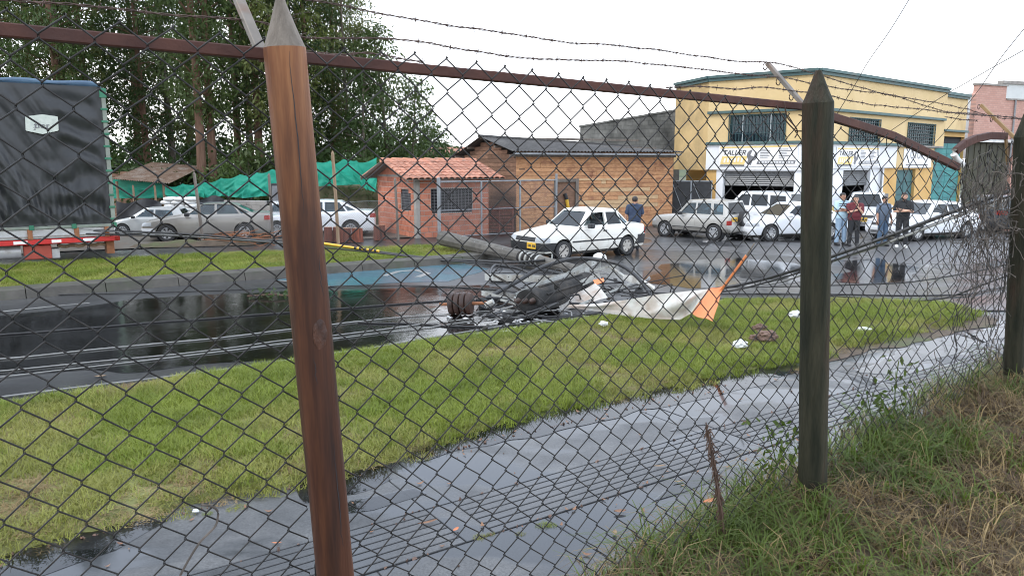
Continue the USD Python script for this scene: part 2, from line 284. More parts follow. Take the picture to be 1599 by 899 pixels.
mat('clay_tile', (.34, .135, .085), (.50, .25, .17), 6, .75, c3=(.17, .095, .07), s3=2.2, vary=.2, bump=.2, l3=.52, h3=.7)
mat('clay_ridge', (.48, .20, .12), (.60, .29, .18), 6, .75, c3=(.3, .2, .15), s3=3, bump=.2)
mat('grey_steel', (.22, .235, .25), (.32, .335, .35), 5, .45, metal=.5)
mat('fence_wire_grey', (.13, .13, .13), (.2, .2, .2), 5, .5, metal=.3)
mat('block_grey', (.15, .15, .138), (.27, .265, .245), 2, .9, c3=(.055, .055, .05), s3=.45, vary=.14, bump=.3, stretch=(1, 1, .5), l3=.42, h3=.64)
mat('weathered_wood', (.12, .10, .085), (.22, .19, .16), 3, .8, stretch=(5, 5, .6), bump=.4)
mat('stake_wood', (.21, .14, .085), (.32, .23, .15), 3, .8, stretch=(5, 5, .6), bump=.4)
mat('log_bark', (.12, .035, .022), (.30, .09, .05), 2.5, .7, stretch=(9, 9, .7), c3=(.05, .025, .02), s3=2, bump=.8, bscale=9, vary=.15)
mat('log_end', (.36, .20, .12), (.46, .28, .18), 6, .8)
NETN = {'t': ('texture_coordinate', {}), 'n': ('noise_texture', {'scale': 1.3, 'detail': 4}), 'r': ('rgb_ramp', {'ramp': [(.3, (.012, .27, .18)), (.7, (.03, .42, .29))]}), 'p': ('principled_bsdf', {'roughness': .65}), 'tl': ('translucent_bsdf', {}), 'tr': ('transparent_bsdf', {}), 'm': ('mix_closure', {'fac': .3}), 'm2': ('mix_closure', {'fac': .08})}
MATS['green_net'] = usdkit.material(stage, '/World/Looks/green_net', NETN, [('t.object', 'n.vector'), ('n.fac', 'r.fac'), ('r.color', 'p.base_color'), ('r.color', 'tl.color'), ('p.BSDF', 'm.closure1'), ('tl.BSDF', 'm.closure2'), ('m.closure', 'm2.closure1'), ('tr.BSDF', 'm2.closure2')], surface='m2.closure')
mat('black_plastic', (.018, .019, .022), (.04, .042, .047), 3, .35, bump=.2)
mat('sack_white', (.62, .62, .60), (.74, .74, .72), 4, .6, bump=.4, bscale=10)
mat('tarp', (.014, .015, .016), (.034, .036, .038), 2.2, .36, c3=(.075, .080, .082), s3=.5, r2=.5, l3=.5, h3=.8)
mat('tarp_blue', (.05, .09, .15), (.08, .14, .21), 2, .35)
mat('tarp_patch', (.48, .52, .46), (.58, .61, .55), 6, .6, c3=(.40, .44, .39), s3=4)
mat('truck_frame', (.17, .20, .165), (.25, .28, .235), 4, .6, c3=(.2, .2, .17), s3=3)
mat('truck_green', (.02, .13, .075), (.035, .18, .10), 4, .5)
mat('truck_silver', (.40, .40, .40), (.52, .52, .52), 4, .4, metal=.4, c3=(.25, .22, .2), s3=2)
mat('red_plastic', (.45, .02, .02), (.55, .035, .03), 4, .4)
mat('truck_box_red', (.33, .055, .035), (.42, .08, .05), 3, .55, c3=(.2, .04, .03), s3=1.5)
mat('lamp_red', (.26, .015, .012), (.34, .03, .02), 4, .2)
mat('lamp_clear', (.34, .36, .38), (.45, .47, .49), 4, .12, spec=.8)
mat('lamp_amber', (.7, .3, .03), (.75, .36, .05), 4, .2)
mat('chassis_dark', (.02, .02, .02), (.045, .04, .035), 4, .6)
mat('tyre_rubber', (.018, .018, .019), (.035, .035, .036), 9, .7)
mat('rim_silver', (.42, .43, .44), (.52, .53, .54), 6, .3, metal=.7)
mat('rim_dirty', (.33, .31, .28), (.46, .44, .41), 6, .4, metal=.4)
mat('car_white_old', (.68, .67, .61), (.74, .73, .68), 1.5, .3, c3=(.54, .50, .43), s3=.9, coat=.4, l3=.55, h3=.8)
mat('car_white', (.74, .76, .78), (.78, .80, .82), 1.5, .22, coat=.6)
mat('car_pale', (.40, .41, .40), (.46, .47, .46), 1.5, .3, coat=.5)
mat('car_silver', (.40, .39, .36), (.46, .45, .42), 1.5, .3, metal=.35, coat=.6)
mat('car_taupe', (.27, .255, .23), (.32, .305, .28), 1.5, .3, metal=.35, coat=.6)
mat('car_dark', (.03, .034, .04), (.045, .05, .056), 1.5, .3, coat=.6)
mat('trim_black', (.016, .017, .019), (.032, .033, .035), 5, .5)
mat('seat_cloth', (.05, .05, .055), (.09, .09, .095), 5, .9)
mat('plate_yellow', (.72, .42, .04), (.78, .48, .06), 5, .4)
mat('plate_ink', (.03, .03, .03), (.05, .05, .05), 5, .5)
glassmat('car_glass', (.62, .72, .76), .12)
glassmat('car_glass_dark', (.10, .11, .13), .55)
mat('pole_concrete', (.075, .07, .062), (.135, .125, .11), 4, .7, c3=(.10, .095, .085), s3=1.3, bump=.3, bscale=25)
mat('pole_end', (.40, .27, .15), (.5, .36, .22), 6, .8)
mat('cable_black', (.015, .015, .016), (.03, .03, .031), 6, .42)
mat('cable_grey', (.16, .16, .16), (.26, .26, .255), 6, .5, metal=.3)
mat('cable_white', (.2, .2, .19), (.28, .28, .27), 6, .5)
mat('galvanised', (.33, .34, .32), (.46, .47, .45), 5, .5, metal=.15, c3=(.2, .18, .15), s3=2)
mat('burnt_steel', (.012, .012, .012), (.035, .034, .033), 4, .75, c3=(.07, .06, .05), s3=1.5, bump=.6, spec=.25)
mat('porcelain_brown', (.018, .009, .006), (.045, .02, .013), 6, .5)
mat('lamp_head', (.55, .55, .52), (.66, .66, .63), 5, .45, c3=(.3, .28, .25), s3=2)
MATS['banner_cloth'] = usdkit.material(stage, '/World/Looks/banner_cloth', {'t': ('texture_coordinate', {}), 'n': ('noise_texture', {'scale': 3.0, 'detail': 5}), 'r': ('rgb_ramp', {'ramp': [(.40, (.64, .63, .60)), (.68, (.42, .34, .28))]}), 'p': ('principled_bsdf', {'roughness': .5}), 'tl': ('translucent_bsdf', {}), 'm': ('mix_closure', {'fac': .2})},
    [('t.object', 'n.vector'), ('n.fac', 'r.fac'), ('r.color', 'p.base_color'), ('r.color', 'tl.color'), ('p.BSDF', 'm.closure1'), ('tl.BSDF', 'm.closure2')], surface='m.closure')
mat('banner_orange', (.78, .24, .10), (.84, .29, .13), 3, .5)
mat('pole_orange', (.60, .19, .07), (.70, .25, .10), 6, .45)
mat('yellow_guard', (.68, .40, .04), (.75, .46, .06), 4, .4)
mat('paper_white', (.62, .63, .64), (.72, .73, .74), 9, .7)
mat('dry_leaf', (.16, .075, .04), (.28, .15, .08), 12, .6)
mat('leaf_orange', (.48, .16, .07), (.58, .22, .10), 12, .6)
mat('clod', (.12, .075, .06), (.2, .13, .10), 12, .9, bump=.6)
mat('vine_dry', (.045, .038, .032), (.16, .135, .115), 15, .85)
mat('weed_brown', (.06, .035, .025), (.13, .08, .055), 15, .85)
mat('hedge_moss', (.06, .06, .03), (.13, .12, .065), 2.5, .9, c3=(.16, .13, .09), s3=1, bump=.9, bscale=9)
mat('pink_wall', (.50, .27, .21), (.58, .34, .27), 2, .85, c3=(.42, .2, .15), s3=1)
mat('pale_wall', (.58, .60, .58), (.66, .68, .66), 1, .8)
mat('olive_door', (.045, .043, .026), (.08, .075, .045), 2, .6, c3=(.03, .03, .022), s3=1)
mat('shack_roof', (.16, .10, .065), (.25, .17, .12), 3, .7, c3=(.3, .26, .22), s3=1.5)
mat('rebar_rust', (.20, .075, .03), (.32, .13, .055), 8, .7)
mat('skin', (.56, .33, .23), (.60, .36, .255), 9, .5)
mat('skin_tan', (.40, .215, .14), (.44, .24, .16), 9, .5)
mat('hair_black', (.012, .010, .009), (.025, .02, .018), 30, .5)
mat('eye_dark', (.02, .015, .012), (.03, .02, .018), 30, .2)
mat('lip', (.36, .15, .12), (.4, .17, .14), 30, .5)
mat('shirt_lightblue', (.42, .60, .70), (.50, .68, .77), 8, .8, bump=.3, bscale=7)
mat('shirt_maroon', (.10, .016, .022), (.15, .025, .033), 8, .8, bump=.3, bscale=7)
mat('shirt_slate', (.09, .12, .17), (.14, .18, .24), 8, .8, bump=.3, bscale=7)
mat('shirt_black', (.012, .013, .016), (.025, .027, .03), 8, .8, bump=.3, bscale=7)
mat('shirt_navy', (.022, .035, .07), (.035, .055, .10), 8, .8, bump=.3, bscale=7)
mat('stripe_dark', (.05, .07, .11), (.07, .09, .13), 8, .8)
mat('jeans_light', (.22, .32, .44), (.32, .43, .55), 6, .85, bump=.3, bscale=8)
mat('jeans_blue', (.06, .11, .18), (.11, .17, .26), 6, .85, bump=.3, bscale=8)
mat('trousers_black', (.016, .017, .02), (.03, .032, .036), 6, .85, bump=.3, bscale=8)
mat('shoe_dark', (.02, .02, .022), (.04, .04, .042), 6, .6)
mat('shoe_white', (.6, .6, .58), (.7, .7, .68), 6, .6)
mat('house_yellow', (.6, .42, .14), (.66, .48, .2), 3, .8)
mat('house_brick', (.36, .17, .11), (.42, .22, .15), 3, .8)
mat('hill_green', (.05, .07, .035), (.09, .11, .05), .2, .9)
mat('knot_wood', (.03, .012, .008), (.10, .038, .019), 20, .6, stretch=(1, 1, .4), bump=.6)
M = MATS


# ================================================================ the ground and the roads
struct('ground', box(-700, 700, -700, 700, -1.2, -.05), M['far_ground'])
struct('road', sheet(rpoly([(-60, -6), (70, -6), (70, 60), (-60, 60)]), 0.0), M['wet_asphalt'])
def wavy(pts, amp=.1, seed=0, fr=2.0):
    """A polygon with an uneven outline."""
    p = sg.Polygon(pts).segmentize(.12); c = np.array(p.exterior.coords)[:-1]
    q = np.c_[c * fr, np.full(len(c), seed * 7.3)]; c = c + (np.c_[noise(q, seed), noise(q + 31.7, seed)] - .5) * 2 * amp
    return sg.Polygon(c).buffer(0)
struct('forecourt', sheet(wavy([(4.37,24.563,0)[:2], (7.278,22.815,0)[:2], (10.81,20.741,0)[:2], (14.369,20.344,0)[:2], (46, 34), (46, 60), (10, 60), (5.654,33.842,0)[:2]], .35, 3, .7), .004), M['forecourt_asphalt'])
# blue painted marking and white lines on the road
struct('blue_road_marking', sheet(wavy([(-5.523,17.832,0)[:2], (-4.524,19.238,0)[:2], (-2.71,20.215,0)[:2], (-1.281,20.741,0)[:2], (-0.572,19.715,-0)[:2], (-1.471,17.536,0)[:2], (-2.772,17.344,0)[:2], (-3.982,16.881,-0)[:2]], .05, 4), .004), M['blue_paint'])
def line(pts, w, z, name, m):
    p = sg.LineString([q[:2] for q in pts]).buffer(w / 2, cap_style=2); struct(name, sheet(p, z), M[m])
line([(-5.433,17.732,0), (-3.933,16.791,0)], .10, .008, 'road_line', 'lane_paint')
line([(-3.1,18.455,0), (-2.873,19.238,0), (-2.449,19.473,0), (-2.091,18.894,0), (-2.267,18.243,0)], .16, .008, 'road_line', 'lane_paint')
line([(-4.119,19.238,0), (-1.745,20.877,0)], .08, .008, 'road_line', 'lane_paint')
line([(-9.655,13.712,0), (-8.68,14.54,0), (-8.275,14.815,0)], .10, .004, 'road_line', 'lane_paint')
line([(-7.246,17.933,0), (-5.775,18.563,0)], .12, .004, 'road_line', 'lane_paint')

# ---------------------------------------------------------------- pavement of slabs with a ribbed tactile band
walk = struct('sidewalk', sheet(rpoly([(-14, 2.2), (40, 2.2), (40, 6.6), (-14, 6.6)]), .006), M['joint_shadow'])
def slab(name, u0, u1, v0, v1, z, m, g=.006):
    b = rbox(u0 + g, u1 - g, v0 + g, v1 - g, -.05, z, .004); v = b.vertices; b.vertices = np.c_[v[:, :1] * RU + v[:, 1:2] * RV, v[:, 2]]
    part(walk, name, b, M[m])
us = [-6, -3, -.02, 2.86, 5.95, 9.0, 12.1, 15.2, 19]
for a, b in zip(us[:-1], us[1:]):
    dz = rnd.uniform(-.002, .002)
    slab('border_strip', b - .24, b, 5.08, 6.62, .021 + dz, 'wet_concrete')
    slab('paving_slab', a, b - .24, 5.08, 6.62, .022 + dz, 'wet_concrete')
    slab('border_strip', b - .24, b, 4.45, 5.08, .020 + dz, 'wet_concrete')
    for k in range(7):
        slab('tactile_rib', a, b - .24, 4.45 + k * .09, 4.45 + (k + 1) * .09, .022 + dz, 'tactile_concrete', .007)
    for c, d in ((a + .45, (a + b) / 2 + .5), ((a + b) / 2 + .5, b + .45)):
        slab('paving_slab', c, d, 2.3, 4.44, .021 + dz, 'wet_concrete')
MATS['puddle_water'] = usdkit.material(stage, '/World/Looks/puddle_water', {
    'g': ('geometry', {}), 'n': ('noise_texture', {'scale': 9, 'detail': 2}), 'b': ('bump', {'strength': .05, 'distance': .01}), 'f': ('fresnel', {'IOR': 1.45}), 't': ('transparent_bsdf', {'color': (.62, .62, .63)}), 'gl': ('glossy_bsdf', {'roughness': .015, 'color': (1, 1, 1)}), 'm': ('mix_closure', {})},
    [('g.position', 'n.vector'), ('n.fac', 'b.height'), ('b.normal', 'gl.normal'), ('b.normal', 'f.normal'), ('f.fac', 'm.fac'), ('t.BSDF', 'm.closure1'), ('gl.BSDF', 'm.closure2')] [0:2] + [('b.normal', 'gl.normal'), ('f.fac', 'm.fac'), ('t.BSDF', 'm.closure1'), ('gl.BSDF', 'm.closure2')], surface='m.closure')
def puddle(uv, seed, z=.0255, amp=.09):
    struct('puddle', sheet(wavy([R(*q)[:2] for q in uv], amp, seed, 3.0), z), M['puddle_water'])
puddle([(3.02, 6.5), (3.0, 5.95), (3.6, 5.98), (4.6, 5.86), (5.6, 5.92), (6.6, 5.8), (7.6, 5.78), (8.4, 5.9), (8.8, 6.1), (8.9, 6.5)], 1)
puddle([(1.95, 6.3), (1.9, 5.75), (2.3, 5.62), (2.7, 5.75), (2.75, 6.2)], 2, amp=.07)
puddle([(1.9, 5.45), (2.3, 5.3), (2.75, 5.35), (2.7, 5.5), (2.2, 5.58)], 5, amp=.05)
puddle([(.3, 6.3), (-.5, 5.9), (-1.5, 5.7), (-1.6, 5.3), (-.4, 5.45), (.5, 5.75), (.9, 6.0)], 6, amp=.1)
puddle([(5.5, 5.3), (6.0, 5.2), (6.3, 5.35), (5.9, 5.5)], 7, amp=.06)
puddle([(9.3, 5.2), (11.4, 5.3), (13.5, 5.5), (13.6, 5.9), (12, 5.95), (10.4, 5.75), (9.2, 5.6)], 8, amp=.14)
puddle([(4.2, 4.2), (4.9, 4.15), (5.2, 4.3), (4.7, 4.4)], 9, amp=.06)

def watermat(name, rough, ior, rip):
    MATS[name] = usdkit.material(stage, '/World/Looks/' + name, {'g': ('geometry', {}), 'n': ('noise_texture', {'scale': 5, 'detail': 3}), 'n2': ('noise_texture', {'scale': .9, 'detail': 4}), 'rr': ('map_range', {'from_min': .35, 'from_max': .65, 'to_min': rough * .5, 'to_max': rough * 1.5}), 'b': ('bump', {'strength': rip, 'distance': .01}), 'f': ('fresnel', {'IOR': ior}), 't': ('transparent_bsdf', {'color': (.7, .7, .69)}), 'gl': ('glossy_bsdf', {'color': (1, 1, 1)}), 'm': ('mix_closure', {})},
        [('g.position', 'n.vector'), ('g.position', 'n2.vector'), ('n2.fac', 'rr.value'), ('rr.result', 'gl.roughness'), ('n.fac', 'b.height'), ('b.normal', 'gl.normal'), ('f.fac', 'm.fac'), ('t.BSDF', 'm.closure1'), ('gl.BSDF', 'm.closure2')], surface='m.closure')
watermat('road_water_still', .07, 1.6, .12); watermat('road_water_dark', .09, 1.85, .32)
def road_puddle(pts, seed, m, amp=.22): struct('puddle', sheet(wavy([q[:2] for q in pts], amp, seed, 1.2), .006), M[m])
road_puddle([(-7.312,9.669,0), (-9.739,13.024,0), (-8.756,13.957,0), (-7.557,14.885,0), (-5.68,16.023,0), (-4.18,16.527,-0), (-3.259,16.105,0), (-2.237,16.614,0), (-0.776,16.881,-0), (0.77,15.028,0), (0.917,13.417,0), (0.005,12.45,0), (-0.99,11.654,0), (-1.875,10.989,0), (-2.722,10.609,0), (-3.689,10.254,0), (-5.045,9.794,0), (-6.148,9.669,0)], 31, 'road_water_dark', .3)
road_puddle([(2.964,17.536,0), (4.19,20.741,0), (6.522,22.182,0), (7.773,21.015,0), (7.734,18.348,0), (5.735,16.971,0), (3.935,16.614,0)], 33, 'road_water_still')
road_puddle([(7.63,17.732,0), (9.273,21.015,0), (10.656,21.879,0), (10.58,19.962,0), (9.349,17.732,0), (8.256,17.156,-0)], 34, 'road_water_still', .3)

# ---------------------------------------------------------------- the grass verge, the median with its kerb
near = [(-9, 5.95), (-.2, 6.0), (1.1, 6.1), (2.97, 6.04), (3.25, 6.15), (3.5, 6.32), (4.6, 6.41), (7.3, 6.34), (8.9, 6.22), (11.5, 6.3), (13.8, 6.3), (14.8, 6.6)]
far = [(14.9, 7.2), (14.75, 7.7), (13.6, 8.85), (11.7, 9.86), (9.6, 10.05), (5, 10.05), (-9, 10.15)]
verge = wavy(near + far, .06, 11, 1.6)                                     # in (u, v)
def soil_mound(name, poly, h, m, edge=.22):
    c = poly.segmentize(.3); minx, miny, maxx, maxy = poly.bounds; pts = list(np.array(c.exterior.coords)[:-1])
    inner = [(x, y) for x in np.arange(minx, maxx, .35) for y in np.arange(miny, maxy, .22) if poly.buffer(-.06).contains(sg.Point(x, y))]
    from scipy.spatial import Delaunay
    a = np.array(pts + inner); t = Delaunay(a).simplices; cen = a[t].mean(1); t = t[shapely.contains_xy(poly, cen[:, 0], cen[:, 1])]
    d = np.array([poly.exterior.distance(sg.Point(*q)) for q in a]); z = h * np.clip(d / edge, 0, 1) ** .7 + .03 * (noise(np.c_[a * 1.3, a[:, :1] * 0]) - .5) * (d > .1)
    v = np.c_[a[:, :1] * RU + a[:, 1:] * RV, z - .01]; me = trimesh.Trimesh(v, t, process=False)
    if me.face_normals[:, 2].mean() < 0: me.invert()
    struct(name, me, m, True); return lambda u, w: h * np.clip(poly.exterior.distance(sg.Point(u, w)) / edge, 0, 1) ** .7
vz = soil_mound('grass_verge', verge, .09, M['lawn_soil'])
struct('mud_strip', sheet(wavy([R(*q)[:2] for q in [(9.0, 6.35), (9.3, 6.0), (10.4, 6.02), (11.6, 5.95), (12.6, 6.02), (13.6, 5.85), (14.3, 6.1), (14.4, 6.5), (12, 6.5)]], .09, 21, 2.5), .0285), M['soil'])
median = wavy([(-30, 18.9), (4, 18.9), (10.9, 18.7), (12.0, 19.2), (12.6, 20.6), (12.2, 21.8), (9.5, 22.9), (6.5, 23.6), (3, 24.0), (-30, 23.6)], .06, 12, 1.2)
mz0 = soil_mound('grass_median', median, .06, M['lawn_soil'])
kr = sg.LineString([(-30, 18.55), (4, 18.55), (10.8, 18.35), (12.3, 18.9), (13.0, 20.5), (12.6, 22.1)]).buffer(.36, cap_style=2, join_style=1)
kerb = sg.Polygon([(-30, 18.2), (4, 18.2), (10.9, 18.0), (12.6, 18.7), (13.2, 20.6), (12.7, 22.3), (12.3, 22.1), (12.7, 20.6), (12.1, 19.0), (10.8, 18.75), (4, 18.95), (-30, 18.95)])
km = struct('median_kerb', box(0, .01, 0, .01, -.3, -.29), M['kerb_concrete'])
for a in np.arange(-30, 13.4, 1.45):                                       # kerb blocks one by one, joints open
    g = kerb.intersection(sg.box(a + .008, 17, a + 1.442, 23))
    for q in getattr(g, 'geoms', [g]):
        if q.area < .02: continue
        b = ext(q, .20 + rnd.uniform(-.006, .006)); v = b.vertices; top = v[:, 2] > .05
        front = (np.abs(v[:, 1] - 18.2) < .25) & top; v[front, 1] += .10
        b.vertices = np.c_[v[:, :1] * RU + v[:, 1:2] * RV, v[:, 2] - .02]
        if b.volume < 0: b.invert()
        part(km, 'kerb_block', b, M['kerb_concrete'])
struct('yard', sheet(wavy([R(*q)[:2] for q in [(-40, 27.3), (2, 27.2), (9, 26.3), (13.6, 25.0), (16.4, 25.2), (19, 30), (20, 60), (-40, 60)]], .15, 13, .8), .03), M['yard_ground'])
def mound(name, pts, w, h, m):
    p = spline([q for q in pts], 40); t = np.gradient(p, axis=0)[:, :2]; t /= np.linalg.norm(t, axis=1, keepdims=True); nrm = np.c_[-t[:, 1], t[:, 0]]
    def f(u, v):
        i = (u * 39).astype(int); x = p[i, 0] + nrm[i, 0] * (v - .5) * w; y = p[i, 1] + nrm[i, 1] * (v - .5) * w
        z = h * np.sin(np.pi * np.clip(v, 0, 1)) * np.sin(np.pi * u) ** .3 * (.6 + .8 * noise(np.stack([x * 3, y * 3, x * 0], -1), 4)) + .02
        return x, y, z
    me = grid(f, 40, 9); me = me if me.face_normals[:, 2].mean() > 0 else (me.invert() or me)
    struct(name, me, M[m], True)
mound('soil_bank', [(-12.413,24.945,0), (-10.591,25.338,0), (-8.672,25.952,0)], .9, .16, 'soil')

# ---------------------------------------------------------------- blades of grass
def blades(n, rad, l0, l1, w, lean, seed, segs=2, droop=.5, flat=False):
    r = np.random.default_rng(seed); V, Fc = [], []
    for k in range(n):
        a, d = r.uniform(0, 6.283), rad * math.sqrt(r.uniform()); x, y = d * math.cos(a), d * math.sin(a)
        L, th, ln = r.uniform(l0, l1), r.uniform(0, 6.283), abs(r.normal(0, lean)); dx, dy = math.cos(th), math.sin(th); px, py = -dy, dx; base = len(V)
        for i in range(segs + 1):
            t = i / segs; ang = ln + droop * t * t; ww = w * (1 - t * .85) * .5
            X, Z = L * t * math.sin(ang), L * t * math.cos(ang) * (1 if not flat else .5)
            V += [(x + dx * X + px * ww, y + dy * X + py * ww, max(Z, .004)), (x + dx * X - px * ww, y + dy * X - py * ww, max(Z, .004))]
        for i in range(segs):
            b = base + 2 * i; Fc += [(b, b + 1, b + 3), (b, b + 3, b + 2)]
    return trimesh.Trimesh(V, Fc, process=False)
def lawn(name, poly, step, protos, mats, zf, sc, pick, label, cat):
    x0, y0, x1, y1 = poly.bounds; P, W = [], []
    r = np.random.default_rng(5); inn = poly.buffer(.0)
    for x in np.arange(x0, x1, step):
        for y in np.arange(y0, y1, step):
            q = (x + r.uniform(-.5, .5) * step, y + r.uniform(-.5, .5) * step)
            if inn.contains(sg.Point(*q)): P.append(R(*q, zf(*q) - .01)); W.append(pick(q, r))
    scatter(name, None, (P, r.uniform(0, 6.28, len(P)), r.uniform(sc * .8, sc * 1.25, len(P)), W), protos, mats, label, cat)
LP = [blades(150, .17, .045, .105, .0085, .45, i) for i in range(4)] + [blades(150, .17, .04, .09, .0085, .55, 10 + i) for i in range(3)] + [blades(130, .17, .03, .085, .007, .9, 20 + i, flat=True) for i in range(2)]
LM = [M['grass_green']] * 4 + [M['grass_pale']] * 3 + [M['straw']] * 2
def pick(q, r):
    n = fbm(np.array([[q[0] * .8, q[1] * .8, 0]]), 3)[0] + r.uniform(-.17, .17)
    return int(r.integers(0, 4) if n < .50 else (r.integers(4, 7) if n < .74 else r.integers(7, 9)))
lawn('lawn_grass', verge.intersection(sg.box(-3, 0, 20, 20)), .155, LP, LM, vz, 1.0, pick, 'short trimmed lawn grass of the near verge between pavement and road', 'grass')
lawn('median_grass', median.buffer(-.05).intersection(sg.box(-8, 0, 20, 30)), .24, LP, LM, mz0, 1.35, pick, 'pale green grass strip on the median beyond the wet road', 'grass')

# ---------------------------------------------------------------- the raised bank on this side of the fence
FO, FD = np.array([1.5, 3.7]), np.array([0.8, 0.6]); FN = np.array([-.6, .8])
def bank_z(s, n): return np.interp(s, [-6, -1, 0, 1.2, 2.5, 7], [.86, 1.0, 1.07, 1.17, 1.26, 1.45])
def fw(s, n, z): return np.array([*(FO + FD * s + FN * n), z])
def bankf(u, v):
    s, n = -8 + u * 22, np.where(v < .55, -9 + v / .55 * 9, (v - .55) / .45 * .9)
    z = bank_z(s, n) - np.clip(n - .05, 0, 9) * 3.2 + .07 * (fbm(np.stack([s * 2.2, n * 2.2, s * 0], -1), 3) - .5) + .05 * np.clip(-n, 0, 3) * 0
    return FO[0] + FD[0] * s + FN[0] * n, FO[1] + FD[1] * s + FN[1] * n, np.maximum(z, -.1)
bk = grid(bankf, 150, 60); bk.invert() if bk.face_normals[:, 2].mean() < 0 else None
struct('grass_bank', bk, M['soil'], True)
BP = [blades(11, .05, .14, .34, .0095, .30, 40 + i, 4, 1.0) for i in range(5)] + [blades(13, .07, .14, .36, .0075, .55, 50 + i, 4, 1.1) for i in range(6)] + [blades(14, .10, .10, .28, .007, 1.0, 60 + i, 3, .9) for i in range(4)]
BM = [M['berm_green']] * 5 + [M['straw']] * 3 + [M['straw_brown']] * 3 + [M['straw']] * 2 + [M['straw_brown']] * 2
P, W_ = [], []
r_ = np.random.default_rng(9)
for k in range(7500):
    s, n = r_.uniform(-1.6, 5.2), -r_.uniform(0, 1) ** 1.2 * 3.2 + .22
    g = fbm(np.array([[s * 1.5, n * 1.5, 3]]), 3)[0] + r_.uniform(-.22, .22)
    z = bank_z(s, n) - max(n - .05, 0) * 3.2 + .07 * (fbm(np.array([[s * 2.2, n * 2.2, 0]]), 3)[0] - .5)
    P.append(fw(s, n, z - .01)); W_.append(int(r_.integers(0, 5) if g < .37 else r_.integers(5, 15)))
scatter('bank_grass', None, (P, r_.uniform(0, 6.28, len(P)), r_.uniform(.5, 1.0, len(P)), W_), BP, BM, 'long unmown grass, green mixed with dry straw, on the bank by the fence', 'grass')
P, W_ = [], []
for k in range(150):                                                     # tufts that stick out below the mesh at the lip of the bank
    s = r_.uniform(-1.25, 2.8); P.append(fw(s, r_.uniform(.05, .2), bank_z(s, 0) - .05)); W_.append(int(r_.integers(0, 9)))
scatter('bank_edge_grass', None, (P, r_.uniform(0, 6.28, len(P)), r_.uniform(.7, 1.15, len(P)), W_), BP, BM, 'tufts of long grass hanging over the lip of the bank under the fence', 'grass')

# ================================================================ the chain-link fence
ZB = 1.07
fence = thing('chain_link_fence', 'dark chain-link fence with wooden posts, rusty top rail and barbed wire', 'fence', (1.5, 3.7, ZB), math.atan2(.6, .8))
def fl(s, z, n=0): return np.array([s, n, z - ZB])                          # fence coordinates: s along, n beyond, z
POSTS = []
def post(s0, z0, s1, z1, n0, n1, r, zc, m, tip, label, seed):
    """A round post with a pointed top: axis from (s0, z0) up to (s1, z1); zc is where the point begins."""
    a, b = fl(s0, z0, n0), fl(s1, z1, n1); ax = (b - a) / np.linalg.norm(b - a); L = np.linalg.norm(b - a); tc = (zc - z0) / (z1 - z0)
    ts = np.r_[np.linspace(0, tc, 26), np.linspace(tc + .004, 1, 6)]; th = np.linspace(0, 2 * np.pi, 33)[:-1]; e1 = np.cross(ax, [0, 1, 0]); e1 /= np.linalg.norm(e1); e2 = np.cross(ax, e1)
    V = []
    for t in ts:
        rr = r * (1 if t <= tc else 1 - .80 * ((t - tc) / (1 - tc)) ** .9)
        rr = rr * (1 + .05 * (noise(np.stack([np.cos(th) * 1.5, np.sin(th) * 1.5, 0 * th + t * 9], -1), seed) - .5)); c = a + ax * L * t
        V += list(c + np.cos(th)[:, None] * e1 * rr[:, None] + np.sin(th)[:, None] * e2 * rr[:, None])
    n = 32; Fc = []
    V.append(b + ax * .002)
    def faces(i0, i1):
        f = []
        for i in range(i0, i1):
            for j in range(n):
                k = (j + 1) % n; f += [(i * n + j, i * n + k, (i + 1) * n + k), (i * n + j, (i + 1) * n + k, (i + 1) * n + j)]
        return f
    V = np.array(V); body, top = faces(0, 25), faces(25, len(ts) - 1) + [((len(ts) - 1) * n + j, (len(ts) - 1) * n + (j + 1) % n, len(V) - 1) for j in range(n)]
    def mk(f):
        me = trimesh.Trimesh(V, f, process=False); me.remove_unreferenced_vertices(); return me
    p = part(fence, 'wooden_post', mk(body), M[m], 40, label); POSTS.append((p, a, b)); part(p, 'pointed_tip', mk(top), M[tip], 40)
    return a, ax, L
post((-2.57,1.381)[0], (-2.57,1.381)[1], (-2.665,3.113)[0], (-2.665,3.113)[1], -.07, -.07, .0535, (-2.663,2.992)[1], 'post_wood_light', 'post_tip', 'reddish brown varnished round post with a pale pointed tip, nearest', 1)
post((-0.081,1.025)[0], (-0.081,1.025)[1], (-0.261,3.101)[0], (-0.261,3.101)[1], -.085, -.085, .066, (-0.25,2.965)[1], 'post_wood_dark', 'post_wood_dark', 'dark weathered greenish post with pointed tip, the middle one', 2)
post((2.297,1.179)[0], (2.297,1.179)[1], (2.04,3.002)[0], (2.04,3.002)[1], -.075, -.075, .058, (2.027,2.865)[1], 'post_wood_dark', 'post_wood_dark', 'dark post at the far right end beside dry vines', 3)
def bar(pts, w, h, n=0.0):
    """A square tube along points (s, z)."""
    p = [fl(s, z, n) for s, z in pts]; out = []
    for a, b in zip(p[:-1], p[1:]):
        m = rbox(-w / 2, w / 2, -h / 2, h / 2, 0, np.linalg.norm(b - a) + .004, .003); d = (b - a) / np.linalg.norm(b - a)
        x = np.array([0, 1.0, 0]); y = np.cross(d, x); T = np.eye(4); T[:3, 0] = x; T[:3, 1] = y; T[:3, 2] = d; T[:3, 3] = a; m.apply_transform(T); out.append(m)
    return out
part(fence, 'top_rail', bar([(-5.2, 3.005), (-2.6, 2.985), (-.16, 2.955)], .032, .031, .03), M['rust_rail'])
part(fence, 'top_rail', bar([(0.0, 2.925), (0.645,2.842), (1.426,2.678)], .032, .040, .03), M['rust_rail'], label='bent rail sloping down from the middle post')
